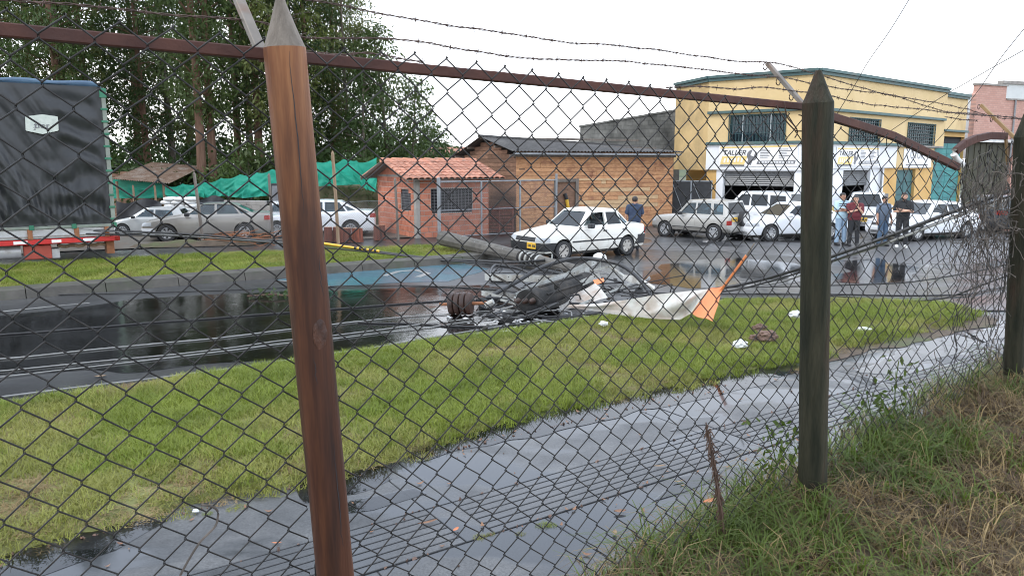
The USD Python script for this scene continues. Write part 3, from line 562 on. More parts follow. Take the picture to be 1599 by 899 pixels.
part(fence, 'top_rail', bar([(2.055,2.868), (1.826,2.867), (1.623,2.844), (1.482,2.812), (1.382,2.77)], .03, .045, .03), M['rust_rail'], label='short curled stub of rail by the last post')
part(fence, 'loose_pipe', tube([fl(*q, .03) for q in ((1.363,2.781), (1.361,2.751), (1.409,2.722), (1.492,2.689))], .018, 10), M['white_metal'], 40)
part(fence, 'hanging_strap', bar([(2.025,2.871), (2.064,2.792), (2.098,2.696)], .01, .03, .02), M['arm_ochre'])
def arm(s, z, L, w, m):
    a, b = fl(s, z, .02), fl(s, z + L, .02 + L); d = (b - a) / np.linalg.norm(b - a); x = np.array([1.0, 0, 0]); y = np.cross(d, x)
    me = rbox(-w / 2, w / 2, -w * .35, w * .35, 0, np.linalg.norm(b - a), .002); T = np.eye(4); T[:3, 0] = x; T[:3, 1] = y; T[:3, 2] = d; T[:3, 3] = a; me.apply_transform(T)
    loops = [tube([a + d * np.linalg.norm(b - a) * t + np.array([math.cos(q) * .016, 0, math.sin(q) * .016]) + y * .018 for q in np.linspace(0, 6.2, 12)], .0025, 5) for t in (.25, .62, 1.0)]
    p = part(fence, 'wire_arm', me, M[m])
    for q in loops: part(p, 'wire_eye', q, M['wire_barbed'])
arm(-2.68, 2.97, .20, .028, 'arm_steel'); arm(-.20, 2.965, .20, .026, 'arm_steel'); arm(2.17, 2.86, .22, .028, 'arm_ochre')

HK = np.array([(-3.392,3.033), (-3.225,3.032), (-3.12,3.031), (-3.021,3.031), (-2.729,3.024), (-2.518,3.016), (-2.399,3.012), (-2.295,3.021), (-2.189,3.017), (-2.084,3.014), (-1.978,3.011), (-1.282,2.99), (-0.731,2.969), (-0.517,2.939), (-0.29,2.913), (0.029,2.877), (0.648,2.822), (1.43,2.659), (1.662,2.788), (2.077,2.82)])
HS = (-2.189,3.017)[0]; WS, PZ = .1115, .105
def wires(s0, s1, seed):
    out = []; hw = WS / 2; k0, k1 = int(math.ceil((s0 - HS) / hw)), int(math.floor((s1 - HS) / hw))
    for k in range(k0, k1):
        sl, sr = HS + k * hw, HS + (k + 1) * hw; odd = k % 2; zt = 3.4
        top = np.interp((sl + sr) / 2, HK[:, 0], HK[:, 1]); base = float(bank_z(sl, 0)) - .12
        nz = int((top - base) / (PZ / 2)); pts = []
        for j in range(nz + 1):
            z = top - j * PZ / 2; right = (j % 2 == 0) != bool(odd)                  # hooks sit at the shared node of a pair
            x = sr + .0018 if right else sl - .0018; e = .0035; y = .003 * (1 if right else -1)
            pts += [(x, y, z + e), (x, -y, z - e)] if j else [(x, y, z), (x, -y, z - e)]
        p = np.array(pts); s, z = p[:, 0], p[:, 2]
        am = .006 + .030 * np.clip((s + .55) / .9, 0, 1) + .02 * np.clip((s - .9) / .6, 0, 1)
        q = np.stack([s * 3.1, z * 3.1, 0 * s + seed], -1); q2 = np.stack([s * 9, z * 9, 0 * s + seed], -1)
        ds = (fbm(q, 2, 3) - .5) * 2.2 * am + (noise(q2, 5) - .5) * .5 * am; dz = (fbm(q + 40, 2, 4) - .5) * 2.4 * am + (noise(q2 + 9, 6) - .5) * .5 * am; dn = (fbm(q + 80, 2, 5) - .5) * (.01 + 2.5 * am)
        crush = np.clip((s - 1.3) / .7, 0, 1) * .10 * np.sin(z * 9 + s * 5)
        p = np.c_[s + ds + crush * .3, p[:, 1] + dn - .012, z + dz - ZB]
        out.append(tube(p, .0023, 5, False))
    return out
part(fence, 'chain_link_mesh', wires(-4.6, -2.62, 1), M['wire_coated'], True)
part(fence, 'chain_link_mesh', wires(-2.62, -.05, 1), M['wire_coated'], True)
part(fence, 'chain_link_mesh', wires(-.05, 2.42, 1), M['wire_coated'], True, label='warped and crumpled mesh panel')
ties = [((-0.462,2.947), (-0.333,2.855), (-0.302,2.842), (-0.253,2.843), (-0.248,2.9), (-0.29,2.913)), ((-0.402,2.963), (-0.382,2.909), (-0.292,2.836), (-0.31,2.813))]
for t in ties: part(fence, 'tie_wire', tube(spline([fl(*q, -.02) for q in t], 24), .003, 5), M['wire_barbed'], True)
part(fence, 'tie_wire', tube(spline([fl(*q, -.03) for q in ((-2.505,1.46), (-2.529,1.542), (-2.583,1.584), (-2.622,1.531), (-2.613,1.456))], 24), .003, 5), M['wire_coated'], True)
part(fence, 'tie_wire', tube(spline([fl(*q, -.02) for q in ((-2.924,1.803), (-2.883,1.767), (-2.888,1.741), (-2.934,1.7), (-2.978,1.641), (-3.005,1.595))], 24), .0032, 5), M['vine_dry'], True)
def barbed(pts, n, seed):
    """Two twisted strands with a barb every 12 cm; pts are (s, z) in a plane n metres beyond the fence."""
    c = spline([fl(s, z, n) for s, z in pts], 14 * len(pts)); L = np.r_[0, np.cumsum(np.linalg.norm(np.diff(c, axis=0), axis=1))]; t = np.arange(0, L[-1], .012)
    p = np.stack([np.interp(t, L, c[:, i]) for i in range(3)], 1); r = np.random.default_rng(seed)
    p[:, 2] += .006 * (noise(np.c_[t * 9, t * 0, t * 0], seed) - .5); o = np.stack([0 * t, np.cos(t * 70) * .0022, np.sin(t * 70) * .0022], 1); out = [tube(p + o, .0016, 4, False), tube(p - o, .0016, 4, False)]
    for d in np.arange(r.uniform(.02, .1), L[-1], .115):
        i = int(np.argmin(abs(t - d))); a = r.uniform(0, 3.14); v = np.array([.25, math.cos(a), math.sin(a)]) * .012; w = np.array([-.25, -math.sin(a), math.cos(a)]) * .012
        out += [tube([p[i] - v, p[i] + v], .0012, 3), tube([p[i] - w, p[i] + w], .0012, 3), move(trimesh.creation.icosphere(1, .0042), p[i])]
    part(fence, 'barbed_wire', out, M['wire_barbed'])
BWA = [(-3.308,3.172), (-2.881,3.174), (-2.636,3.176), (-2.445,3.178), (-2.256,3.163), (-1.934,3.154), (-1.477,3.148), (-1.067,3.16), (-0.465,3.154), (-0.175,3.17), (0.077,3.152), (0.481,3.115), (0.885,3.077), (1.336,3.064), (1.867,3.041), (2.441,3.001), (3.11,3.019)]
BWB = [(-3.319,3.077), (-3.09,3.079), (-2.822,3.083), (-2.649,3.088), (-2.505,3.061), (-2.257,3.079), (-2.144,3.08), (-1.975,3.071), (-1.763,3.065), (-1.466,3.075), (-1.127,3.092), (-0.651,3.09), (-0.155,3.098), (0.06,3.082), (0.443,3.073), (0.769,3.07), (1.237,3.026), (1.491,3.004), (1.714,3.004), (2.282,3.005), (2.938,3.002)]
BWC = [(-1.063,2.991), (-0.871,3.007), (-0.641,3.012), (-0.391,3.032), (-0.167,3.028), (0.075,3.023), (0.249,3.007), (0.626,2.995), (1.048,2.993), (1.321,2.989), (1.791,2.992), (2.708,2.982)]
BWD = [(-3.032,3.081), (-2.971,3.08), (-2.861,3.089), (-2.67,3.105)]
for i, (b, n) in enumerate(((BWA, .21), (BWB, .15), (BWC, .07))): barbed(b, n, 70 + i)
barbed([(-2.576,3.001), (-2.463,3.003), (-2.374,3.014), (-2.238,3.007), (-2.193,3.005)], .03, 75)
barbed([(1.346,2.969), (1.581,2.959), (1.776,2.957)], .09, 77)


# ================================================================ buildings
# ---- the yellow two-storey corner building
Y0, Y1, Y2 = Face(((7.893,38),(8.738,35))), Face(((8.738,35),(12.385,32))), Face(((12.385,32),(22.951,41))); ZT = 6.38
yb = thing('workshop_building', 'two-storey yellow building with green trim, workshop shutters and barred windows', 'building', (*Y1.B, 0))
def wall(th, face, name, m, s0, s1, z0, z1, holes=(), d=0, t=.25, label=None):
    pl = sg.box(s0, z0, s1, z1)
    for h in holes: pl = pl.difference(rect(*h))
    return part(th, name, face.poly(pl, d - t, d), M[m], world=True, label=label)
def window(th, face, a, b, bars, rows, gm='grille_teal', curtain=True, split=()):
    """A barred window in the opening between corners a and b (s, z): frame, pane, curtain behind it, and each bar of its grille."""
    (s0, s1), (z0, z1) = sorted((a[0], b[0])), sorted((a[1], b[1])); fr = sg.box(s0, z0, s1, z1).difference(sg.box(s0 + .06, z0 + .06, s1 - .06, z1 - .06))
    f = part(th, 'window_frame', face.poly(fr, -.12, -.04), M[gm], world=True)
    part(f, 'pane', face.box(s0 + .05, s1 - .05, -.10, -.09, z0 + .05, z1 - .05), M['car_glass'], world=True)
    if curtain: part(f, 'curtain', face.to(grid(lambda u, v: (s0 + (s1 - s0) * u, .2 + .03 * np.sin(u * 60), z0 + (z1 - z0) * v), 60, 2)), M['curtain'], True, world=True)
    part(f, 'room', face.box(s0, s1, -.9, -.8, z0, z1), M['room_dark'], world=True)
    g = part(th, 'window_grille', face.poly(sg.box(s0 - .03, z0 - .03, s1 + .03, z1 + .03).difference(sg.box(s0, z0, s1, z1)), .015, .05), M[gm], world=True)
    for k in range(1, bars): x = s0 + (s1 - s0) * k / bars; part(g, 'bar', face.box(x - .011, x + .011, .02, .042, z0, z1), M['grille_white' if k in split else gm], world=True)
    for k in range(1, rows): z = z0 + (z1 - z0) * k / rows; part(g, 'bar', face.box(s0, s1, .043, .052, z - .011, z + .011), M[gm], world=True)
def shutter(th, face, s0, s1, z0, z1, zb):
    """A roller shutter let down from z1 to z0 in an opening that goes on down to zb."""
    x = part(th, 'roller_shutter', face.box(s0, s1, -.24, -.21, z0, z1), M['shutter_grey'], world=True)
    for k in range(int((z1 - z0) / .085)):
        z = z0 + k * .085; part(x, 'shutter_slat', face.to(tube([(s0 + .01, .2, z + .045), (s1 - .01, .2, z + .045)], .038, 6)), M['shutter_grey'], 40, world=True)
    part(th, 'dark_interior', [face.box(s0 - .6, s1 + .6, -4.0, -3.9, zb, z1 + .3), face.box(s0 - .6, s0 - .5, -3.9, -.26, zb, z1 + .3), face.box(s1 + .5, s1 + .6, -3.9, -.26, zb, z1 + .3), face.box(s0 - .6, s1 + .6, -3.9, -.26, z1 + .3, z1 + .4)], M['room_dark'], world=True)
w1 = ((1.023,4.744), (3.482,3.575)); sh1 = ((0.808,2.363), (3.965,1.266)); w2 = ((2.843,4.633), (5.735,3.624)); w3 = ((8.667,4.609), (11.825,3.471))
sh2 = ((2.65,2.398), (5.201,1.05)); dr = ((8.024,2.398), (10.104,0.966)); gt = ((12.411,4.09), (16.263,0.786))
e2 = (13.104,6.106)[0]; e3 = (16.272,6.278)[0]
wall(yb, Y0, 'wall', 'yellow_wall_stained', 0, Y0.L, 2.4, ZT, label='stained yellow side wall, overhanging')
wall(yb, Y0, 'wall', 'ochre_wall', 0, Y0.L, 0, 2.4, d=-.7)
wall(yb, Y1, 'wall', 'yellow_wall', 0, Y1.L, 3.5, ZT, [w1])
wall(yb, Y1, 'wall', 'white_wall', 0, Y1.L, 2.42, 3.5, d=.06, label='white signboard band above the shutter')
wall(yb, Y1, 'wall', 'white_wall', (0.487,1.425)[0], Y1.L, 0, 2.42, [((sh1[0][0], 0), (sh1[1][0], sh1[0][1]))], d=-.03, label='white ground-floor wall round the wide shutter')
wall(yb, Y1, 'wall', 'ochre_wall', 0, (0.487,1.425)[0], 0, 2.42, d=-.06)
wall(yb, Y2, 'wall', 'yellow_wall', 0, e2, 3.5, ZT, [w2, w3])
wall(yb, Y2, 'wall', 'yellow_wall', e2, e3, 4.35, 6.2, d=-.15)
wall(yb, Y2, 'wall', 'ochre_wall', (11.825,3.471)[0] + .1, e3, 0, 4.35, [gt] if 0 else [((gt[0][0], 0), (gt[1][0], gt[0][1]))], d=-.15)
sw = (7.592,2.49)
wall(yb, Y2, 'wall', 'white_wall', 0, sw[0], sw[1], 3.5, d=.05, label='white signboard band right of the corner')
wall(yb, Y2, 'wall', 'white_wall', 0, (6.589,1.664)[0], 0, sw[1], [((sh2[0][0], 0), (sh2[1][0], sh2[0][1]))], d=-.03)
wall(yb, Y2, 'wall', 'yellow_wall', sw[0], (11.825,3.471)[0] + .1, sw[1], 3.5, d=.0)
wall(yb, Y2, 'wall', 'ochre_wall', (6.589,1.664)[0], (11.825,3.471)[0] + .1, 0, sw[1], [((dr[0][0], 0), (dr[1][0], dr[0][1]))], d=-.06)
part(yb, 'roof', ext(sg.Polygon([Y0.A, Y0.B, Y1.B, Y2.A + Y2.e * e2, Y2.A + Y2.e * e2 - Y2.n * 9, Y0.A - Y0.n * 7]).buffer(-.3), .1).apply_translation((0, 0, ZT - .25)), M['roof_dark'], world=True)
for f, a, b in ((Y0, 0, Y0.L), (Y1, 0, Y1.L), (Y2, 0, e2)):
    part(yb, 'cornice', [f.box(a, b - .003, -.25, .16, ZT, ZT + .11), f.box(a, b - .003, -.2, .09, ZT - .13, ZT - .003)], M['green_trim'], world=True)
part(yb, 'cornice', [Y2.box(e2, e3, -.35, .02, 6.2, 6.34), Y2.box(e2, e3, -.3, -.04, 6.08, 6.197)], M['green_trim'], world=True)
for f, b in ((Y1, Y1.L - .003), (Y2, (12.902,4.812)[0])):
    part(yb, 'string_course', f.rbox(0, b, -.02, .13, 4.84, 4.96), M['green_trim'], world=True)
part(yb, 'string_course', Y1.rbox(0, Y1.L - .003, -.02, .16, 3.5, 3.62), M['green_trim'], world=True)
part(yb, 'string_course', Y2.rbox(0, sw[0], -.02, .16, 3.5, 3.62), M['green_trim'], world=True)
part(yb, 'string_course', Y2.rbox(sw[0] + .01, e2 - .2, -.02, .09, 3.47, 3.56), M['grey_render'], world=True)
part(yb, 'string_course', Y2.rbox(e2 - .1, e3, -.2, .05, 4.33, 4.44), M['green_trim'], world=True)
window(yb, Y1, *w1, 16, 3, split=(4, 12)); window(yb, Y2, *w2, 13, 7); window(yb, Y2, *w3, 13, 7)
shutter(yb, Y1, sh1[0][0], sh1[1][0], (2.334,1.716)[1], sh1[0][1], 0); shutter(yb, Y2, sh2[0][0], sh2[1][0], (3.745,1.717)[1], sh2[0][1], 0)
def metal_door(face, s0, s1, z1, m, n, d):
    x = part(yb, 'metal_door', face.box(s0, s1, d - .06, d, 0, z1), M[m], world=True)
    for k in range(n):
        z = z1 * k / n; part(x, 'door_panel', face.rbox(s0 + .04, (s0 + s1) / 2 - .02, d - .01, d + .022, z + .012, z + z1 / n - .012), M[m], world=True)
        part(x, 'door_panel', face.rbox((s0 + s1) / 2 + .02, s1 - .04, d - .01, d + .022, z + .012, z + z1 / n - .012), M[m], world=True)
metal_door(Y2, gt[0][0] + .01, gt[1][0] - .01, gt[0][1] - .35, 'teal_gate', 13, -.3); metal_door(Y2, dr[0][0] + .01, dr[1][0] - .01, dr[0][1] - .02, 'dark_teal', 4, -.2)
part(yb, 'gate_lintel', Y2.box(gt[0][0], gt[1][0], -.40, -.33, gt[0][1] - .35, gt[0][1]), M['room_dark'], world=True)
part(yb, 'base_stripe', Y1.box(Y1.L - .62, Y1.L - .003, -.03, -.015, .65, .85), M['sign_yellow'], world=True)
part(yb, 'base_stripe', Y2.box(.02, sh2[0][0] - .05, -.03, -.015, .65, .85), M['sign_yellow'], world=True)
part(yb, 'downpipe', Y2.to(tube([((6.143,1.967)[0], -.06, 0), ((6.143,1.967)[0], -.06, sw[1])], .05, 8)), M['grey_steel'], 40, world=True)
part(yb, 'meter_box', Y2.rbox((5.98,1.381)[0], (6.707,1.364)[0], 0, .2, .9, 1.3), M['sign_grey'], world=True)
part(yb, 'wall_lamp', [Y2.rbox((11.966,3.183)[0], (12.366,3.186)[0], -.15, .12, 2.95, 3.25), Y2.to(tube([((12.126,3.185)[0], .0, 2.9), ((12.126,3.185)[0], -.1, 2.75)], .05, 8))], M['trim_black'], world=True)

def workshop_sign(face, s0, s1, z0, z1, d, label):
    """The workshop's board: yellow line on top, slanted black word over a yellow panel, a spanner, two columns of small lines, a dark strip."""
    w, h = s1 - s0, z1 - z0; sgn = thing('workshop_sign', label, 'sign', face.pt((s0 + s1) / 2, d, z0))
    X = lambda a: s0 + w * a; Z = lambda b: z0 + h * b
    part(sgn, 'board', face.rbox(s0, s1, d, d + .03, z0, z1, .006), M['sign_white'], world=True); e = d + .03
    def pl(q, m, name, dd=.006): part(sgn, name, face.poly(sg.Polygon([(X(a), Z(b)) for a, b in q]), e, e + dd), M[m], world=True)
    pl([(.02, .86), (.98, .90), (.98, .98), (.02, .94)], 'sign_yellow', 'yellow_line')
    pl([(.025, .10), (.34, .08), (.385, .50), (.05, .48)], 'sign_yellow', 'yellow_panel')
    pl([(.02, .02), (.34, .015), (.35, .07), (.03, .075)], 'sign_black', 'dark_rule')
    part(sgn, 'lettering', face.text('TALLER', X(.055), Z(.55), h * .22, e, True, .25, w * .295), M['sign_black'], world=True)
    part(sgn, 'lettering', [face.poly(sg.Polygon([(X(a), Z(b)), (X(a + .022), Z(b)), (X(a + .03), Z(b + .2)), (X(a + .008), Z(b + .2))]), e + .006, e + .010) for a, b in ((.07, .18), (.115, .2), (.16, .16), (.205, .19), (.25, .22), (.295, .2))], M['sign_white'], world=True)
    cx, cy, r = X(.44), Z(.52), h * .26                                        # the open jaw of a spanner, handle running down to the left
    jaw = sg.Point(cx, cy).buffer(r).difference(affinity.rotate(sg.box(cx - r * .34, cy - r * .1, cx + r * .34, cy + r * 1.5), -22, origin=(cx, cy)))
    hd = affinity.rotate(sg.box(cx - r * .42, cy - r * 1.75, cx + r * .42, cy - r * .5), -20, origin=(cx, cy)).intersection(sg.box(s0, z0 + .02, s1, z1))
    part(sgn, 'spanner_emblem', face.poly(jaw.union(hd), e, e + .008), M['sign_grey'], world=True)
    rr = random.Random(3)
    part(sgn, 'small_print', [face.box(X(a), X(a + rr.uniform(.08, .15)), e, e + .004, Z(.40 + .075 * k) , Z(.40 + .075 * k) + h * .035) for a in (.54, .77) for k in range(6)], M['sign_grey'], world=True, kind='stuff')
    pl([(.50, .10), (.97, .12), (.98, .28), (.515, .26)], 'sign_grey', 'dark_strip')
    part(sgn, 'strip_lettering', [face.box(X(.53 + k * .036), X(.556 + k * .036), e + .006, e + .009, Z(.165), Z(.225)) for k in range(12)], M['sign_white'], world=True, kind='stuff')
a, b = (0.612,3.344), (4.102,2.568)
workshop_sign(Y1, a[0], b[0], b[1], a[1] + .12, .065, 'white workshop sign with black TALLER and a spanner, over the wide shutter')
a, b = (1.731,3.343), (5.716,2.584)
workshop_sign(Y2, a[0], b[0], b[1], a[1] + .05, .055, 'narrower white TALLER sign over the second shutter, right of the middle post')
a, b = (8.411,3.337), (11.641,2.475)
ms = thing('motor_sign', 'white sign with thin grey lettering below the rightmost barred window', 'sign', Y2.pt(a[0], 0, b[1]))
part(ms, 'board', Y2.rbox(a[0], b[0], .005, .035, b[1], a[1] + .05), M['sign_white'], world=True)
part(ms, 'lettering', Y2.text('OTOR', a[0] + .7, b[1] + .45, .42, .036, False, 0, 1.5), M['sign_grey'], world=True)
part(ms, 'rule', Y2.box(a[0] + .3, b[0] - .4, .035, .04, b[1] + .12, b[1] + .17), M['sign_grey'], world=True)

# ---- a folded mesh gate left of the workshop
g0, g1 = Face(((7.037,34.5,1.432)[:2], (8.844,34.2,1.443)[:2])), 0
ga = thing('mesh_gate', 'dark mesh double gate with white edge post beside the silver off-roader', 'gate', g0.pt(0, 0, 0)); gz = 1.95
part(ga, 'gate_frame', g0.poly(sg.box(0, .1, g0.L, gz).difference(sg.box(.05, .15, g0.L / 2 - .03, gz - .05)).difference(sg.box(g0.L / 2 + .03, .15, g0.L - .05, gz - .05)), -.03, .03), M['grey_steel'], world=True)
part(ga, 'mesh_leaf', g0.box(.05, g0.L / 2 - .03, -.012, .0, .15, gz - .05), M['trim_black'], world=True); part(ga, 'mesh_leaf', g0.box(g0.L / 2 + .03, g0.L - .05, -.012, 0, .15, gz - .05), M['trim_black'], world=True)
for q in ((.1, 1.8, .75, .2), (1.0, 1.8, 1.75, .2)): part(ga, 'brace', g0.to(tube([(q[0], -.025, q[1]), (q[2], -.025, q[3])], .018, 6)), M['grey_steel'], world=True)
part(ga, 'edge_post', g0.rbox(-.16, -.03, -.05, .07, 0, gz + .1), M['white_metal'], world=True)

# ---- the blackened concrete-block wall behind the shed
CB = Face(((3.558,41),(8.357,39))); cb = thing('block_wall', 'tall blackened concrete block wall behind the wooden shed roof', 'wall', CB.pt(2.5, 0, 0))
ztop = lambda s: 4.60 + s * .142
part(cb, 'mortar_bed', CB.poly(sg.Polygon([(0, 0), (CB.L, 0), (CB.L, ztop(CB.L) - .04), (0, ztop(0) - .04)]), -.2, -.015), M['block_grey'], world=True)
for r_i, z in enumerate(np.arange(3.0, 5.3, .2)):
    for s in np.arange(-.2 * (r_i % 2), CB.L, .4):
        a, b, t = max(s, 0) + .007, min(s + .4, CB.L) - .007, min(z + .193, ztop(s + .2) - .05)
        if t - z > .05 and b - a > .05: part(cb, 'concrete_block', CB.box(a, b, -.02, rnd.uniform(-.003, .004), z + .007, t), M['block_grey'], world=True)
part(cb, 'coping', CB.poly(sg.Polygon([(-.05, ztop(0) - .04), (CB.L, ztop(CB.L) - .04), (CB.L, ztop(CB.L) + .04), (-.05, ztop(0) + .04)]), -.24, .05), M['block_grey'], world=True)

# ---- the wooden shed
SF, SG = Face(((0.163,30.5),(7.062,34))), Face(((-2.235,35.227),(0.163,30.5))); sd = thing('wooden_shed', 'wide shed of orange-brown horizontal planks under a dark corrugated roof', 'shed', (*SF.A, 0)); ZE = 3.2
part(sd, 'wall_backing', [SF.box(.03, SF.L - .03, -.12, -.03, 0, ZE - .03), SG.box(.05, SG.L - .13, -.12, -.03, 0, 2.9)], M['plank_dark'], world=True)
door = ((1.835,1.805)[0], (2.744,1.794)[0])
nz = 19
for k in range(nz):
    z0, z1 = ZE * k / nz, ZE * (k + 1) / nz; cuts = sorted([0, SF.L] + [rnd.uniform(.6, SF.L - .6) for _ in range(3)])
    if z0 < 2.0: cuts = sorted(cuts + list(door))
    for a, b in zip(cuts[:-1], cuts[1:]):
        if b - a < .12 or (z0 < 1.9 and door[0] - .01 <= a < door[1] - .01): continue
        mid = (a + b) / 2; pale = (door[1] + .9 < mid < SF.L - 1.5 and .6 < z0 < 1.9 and rnd.random() < .7)
        part(sd, 'plank', SF.rbox(a + .004, b - .004, -.03, rnd.uniform(-.004, .008), z0 + .006, z1 - .004, .006), M['plank_pale' if pale else 'plank'], world=True)
part(sd, 'cover_batten', SF.rbox(0, door[0] - .3, .012, .035, 2.02, 2.10), M['plank_pale'], world=True)
part(sd, 'cover_batten', SF.rbox(door[1] + .1, SF.L - 2.2, .012, .035, 2.00, 2.08), M['plank_pale'], world=True)
part(sd, 'door', SF.box(door[0] + .02, door[1] - .02, -.1, -.05, 0, 1.95), M['weathered_wood'], world=True)
part(sd, 'door_frame', SF.poly(sg.box(door[0] - .12, 0, door[1] + .12, 2.08).difference(sg.box(door[0] + .02, -.1, door[1] - .02, 1.95)), -.02, .05), M['weathered_wood'], world=True)
hz = lambda s: 2.95 + (1 - abs(s - SG.L / 2) / (SG.L / 2)) * .75
for k in range(int(3.7 / .17)):                                             # rough dark boards of the gable end
    z = k * .17
    sp = [s for s in np.linspace(0, SG.L, 60) if hz(s) > z + .1]
    if len(sp) < 2: continue
    a, b = sp[0], sp[-1]; c = rnd.uniform(a + .5, b - .5) if b - a > 1.5 else None
    for p, q in ([(a, c), (c, b)] if c else [(a, b)]): part(sd, 'gable_board', SG.rbox(p + .005, q - .005, -.03, rnd.uniform(-.01, .03), z + .006, z + .166, .006), M['plank_dark'], world=True)
def corrug(P00, P10, P01, P11, n, amp, ns=2):
    """A corrugated sheet between four corners, the waves running from the first edge to the second."""
    P00, P10, P01, P11 = (np.array(x, float) for x in (P00, P10, P01, P11)); nrm = np.cross(P10 - P00, P01 - P00); nrm /= np.linalg.norm(nrm); nrm *= np.sign(nrm[2])
    def f(u, v):
        p = ((1 - u) * (1 - v))[..., None] * P00 + (u * (1 - v))[..., None] * P10 + ((1 - u) * v)[..., None] * P01 + (u * v)[..., None] * P11
        return np.moveaxis(p + nrm * (amp * np.sin(u * n * 2 * np.pi))[..., None], -1, 0)
    a = grid(f, n * 8 + 1, ns); b = a.copy(); b.vertices = b.vertices - nrm * .012; b.invert(); return [a, b]
rp = lambda s, d, z: SF.pt(s, d, z)
half = SG.L / 2
for k in range(6):
    a, b = -.35 + k * (SF.L + .5) / 6, -.35 + (k + 1) * (SF.L + .5) / 6 + .06
    ra, rb_ = 3.80 - .40 * (a + .35) / (SF.L + .5), 3.80 - .40 * (b + .35) / (SF.L + .5)
    part(sd, 'roof_sheet', corrug(rp(a, .42, 3.16 + .004 * k), rp(b, .42, 3.16 + .004 * k), rp(a, -half, ra + .004 * k), rp(b, -half, rb_ + .004 * k), 9, .022), M['roof_dark'], 40, world=True)
    part(sd, 'roof_sheet', corrug(rp(a, -half * 2 - .5, 2.95), rp(b, -half * 2 - .5, 2.95), rp(a, -half, ra - .005), rp(b, -half, rb_ - .005), 9, .022), M['roof_dark'], 40, world=True)
part(sd, 'ridge_cap', SF.to(tube([(-.4, half, 3.82), (SF.L + .2, half, 3.42)], .07, 8)), M['roof_dark'], 40, world=True)
part(sd, 'fascia', SF.rbox(-.3, SF.L + .1, .36, .39, 3.03, 3.11), M['grey_steel'], world=True)
for s in (-.1, 1.3, half, 4.0, SG.L + .1): part(sd, 'purlin', SF.box(-.33, SF.L, -s - .04, -s + .04, hz(min(max(s, 0), SG.L)) + .0, hz(min(max(s, 0), SG.L)) + .09), M['weathered_wood'], world=True)
part(sd, 'vent_slot', SF.box(.12, .38, .01, .016, 2.45, 2.49), M['room_dark'], world=True)
nb = thing('notice_board', 'white notices pinned to the grey door of the wooden shed', 'notice', SF.pt((door[0] + door[1]) / 2, 0, 1.2)); dm = (door[0] + door[1]) / 2 - .05
part(nb, 'notice_sheet', SF.rbox(dm - .17, dm + .15, -.05, -.035, 1.52, 1.74, .003), M['sign_white'], world=True); part(nb, 'notice_sheet', SF.rbox(dm - .17, dm + .22, -.05, -.035, .62, 1.30, .003), M['sign_white'], world=True)
part(nb, 'print', [SF.box(dm - .12 + k * .075, dm - .07 + k * .075, -.035, -.03, 1.60, 1.65) for k in range(4)], M['sign_black'], world=True, kind='stuff')
yr = thing('hanging_strap_roll', 'black and yellow strap hanging aslant before the shed door notices', 'strap', SF.pt(dm, .05, 1.0))
part(yr, 'yellow_length', SF.to(tube([(dm + .17, -.03, .72), (dm + .05, -.05, 1.25)], .07, 8)), M['yellow_guard'], 40, world=True); part(yr, 'black_end', SF.to(tube([(dm + .052, -.05, 1.25), (dm - .03, -.04, 1.48)], .075, 8)), M['trim_black'], 40, world=True)

# ---- the brick hut with a clay tile roof
HR, HL0 = Face(((-3.477,27.9),(-0.886,29.5))), Face(((-4.922,30.24),(-3.477,27.9))); HLL = 3.6; HL = Face((HR.A - HL0.e * HLL, HR.A)); HZ = 2.2
hut = thing('brick_hut', 'small hut of orange hollow bricks with clay tile roof and barred windows', 'hut', (*HR.A, 0))
wr = ((0.616,1.778), (2.337,0.884)); wl0 = ((-0.021,1.744)[1], (-0.038,0.962)[1]); wl = ((HLL - 1.35, wl0[0]), (HLL - .45, wl0[1]))
for f, wn in ((HR, wr), (HL, wl)):
    hole = rect(*wn); part(hut, 'wall', f.poly(sg.box(.02, 0, f.L - .02, HZ).difference(hole), -.14, -.02), M['mortar'], world=True)
    for r_i in range(11):
        z0 = r_i * .2; off = .165 * (r_i % 2)
        for s in np.arange(-off, f.L, .33):
            a, b = max(s, .17 if f is HR else 0), min(s + .33, f.L - (.17 if f is HL else .0))
            bx = sg.box(a + .012, z0 + .013, b - .012, z0 + .187)
            if b - a < .06: continue
            bx = bx.difference(hole.buffer(.02, join_style=2))
            for q in getattr(bx, 'geoms', [bx]):
                if q.area > .003 and q.geom_type == 'Polygon': x0, y0, x1, y1 = q.bounds; part(hut, 'brick', f.box(x0, x1, -.03, rnd.uniform(-.003, .003), y0, y1), M['hut_brick'], world=True)
    (s0, s1), (z0, z1) = sorted((wn[0][0], wn[1][0])), sorted((wn[0][1], wn[1][1]))
    part(hut, 'window', f.box(s0, s1, -.13, -.10, z0, z1), M['room_dark'], world=True); gr = part(hut, 'window_grille', f.poly(sg.box(s0, z0, s1, z1).difference(sg.box(s0 + .04, z0 + .04, s1 - .04, z1 - .04)), -.07, -.03), M['trim_black'], world=True)
    for k in range(1, 12): x = s0 + (s1 - s0) * k / 12; part(gr, 'bar', f.box(x - .008, x + .008, -.06, -.04, z0, z1), M['sign_grey'], world=True)
    for k in range(1, 8): z = z0 + (z1 - z0) * k / 8; part(gr, 'bar', f.box(s0, s1, -.039, -.03, z - .008, z + .008), M['sign_grey'], world=True)
part(hut, 'corner_pillar', [HR.rbox(-.005, .165, -.13, .008, 0, HZ, .01), HL.rbox(HLL - .165, HLL - .02, -.13, .008, 0, HZ, .01)], M['grey_render'], world=True)
part(hut, 'ring_beam', [HR.box(.02, HR.L + .02, -.14, .004, HZ, HZ + .07), HL.box(0, HLL - .02, -.14, .004, HZ + .001, HZ + .071)], M['grey_render'], world=True)
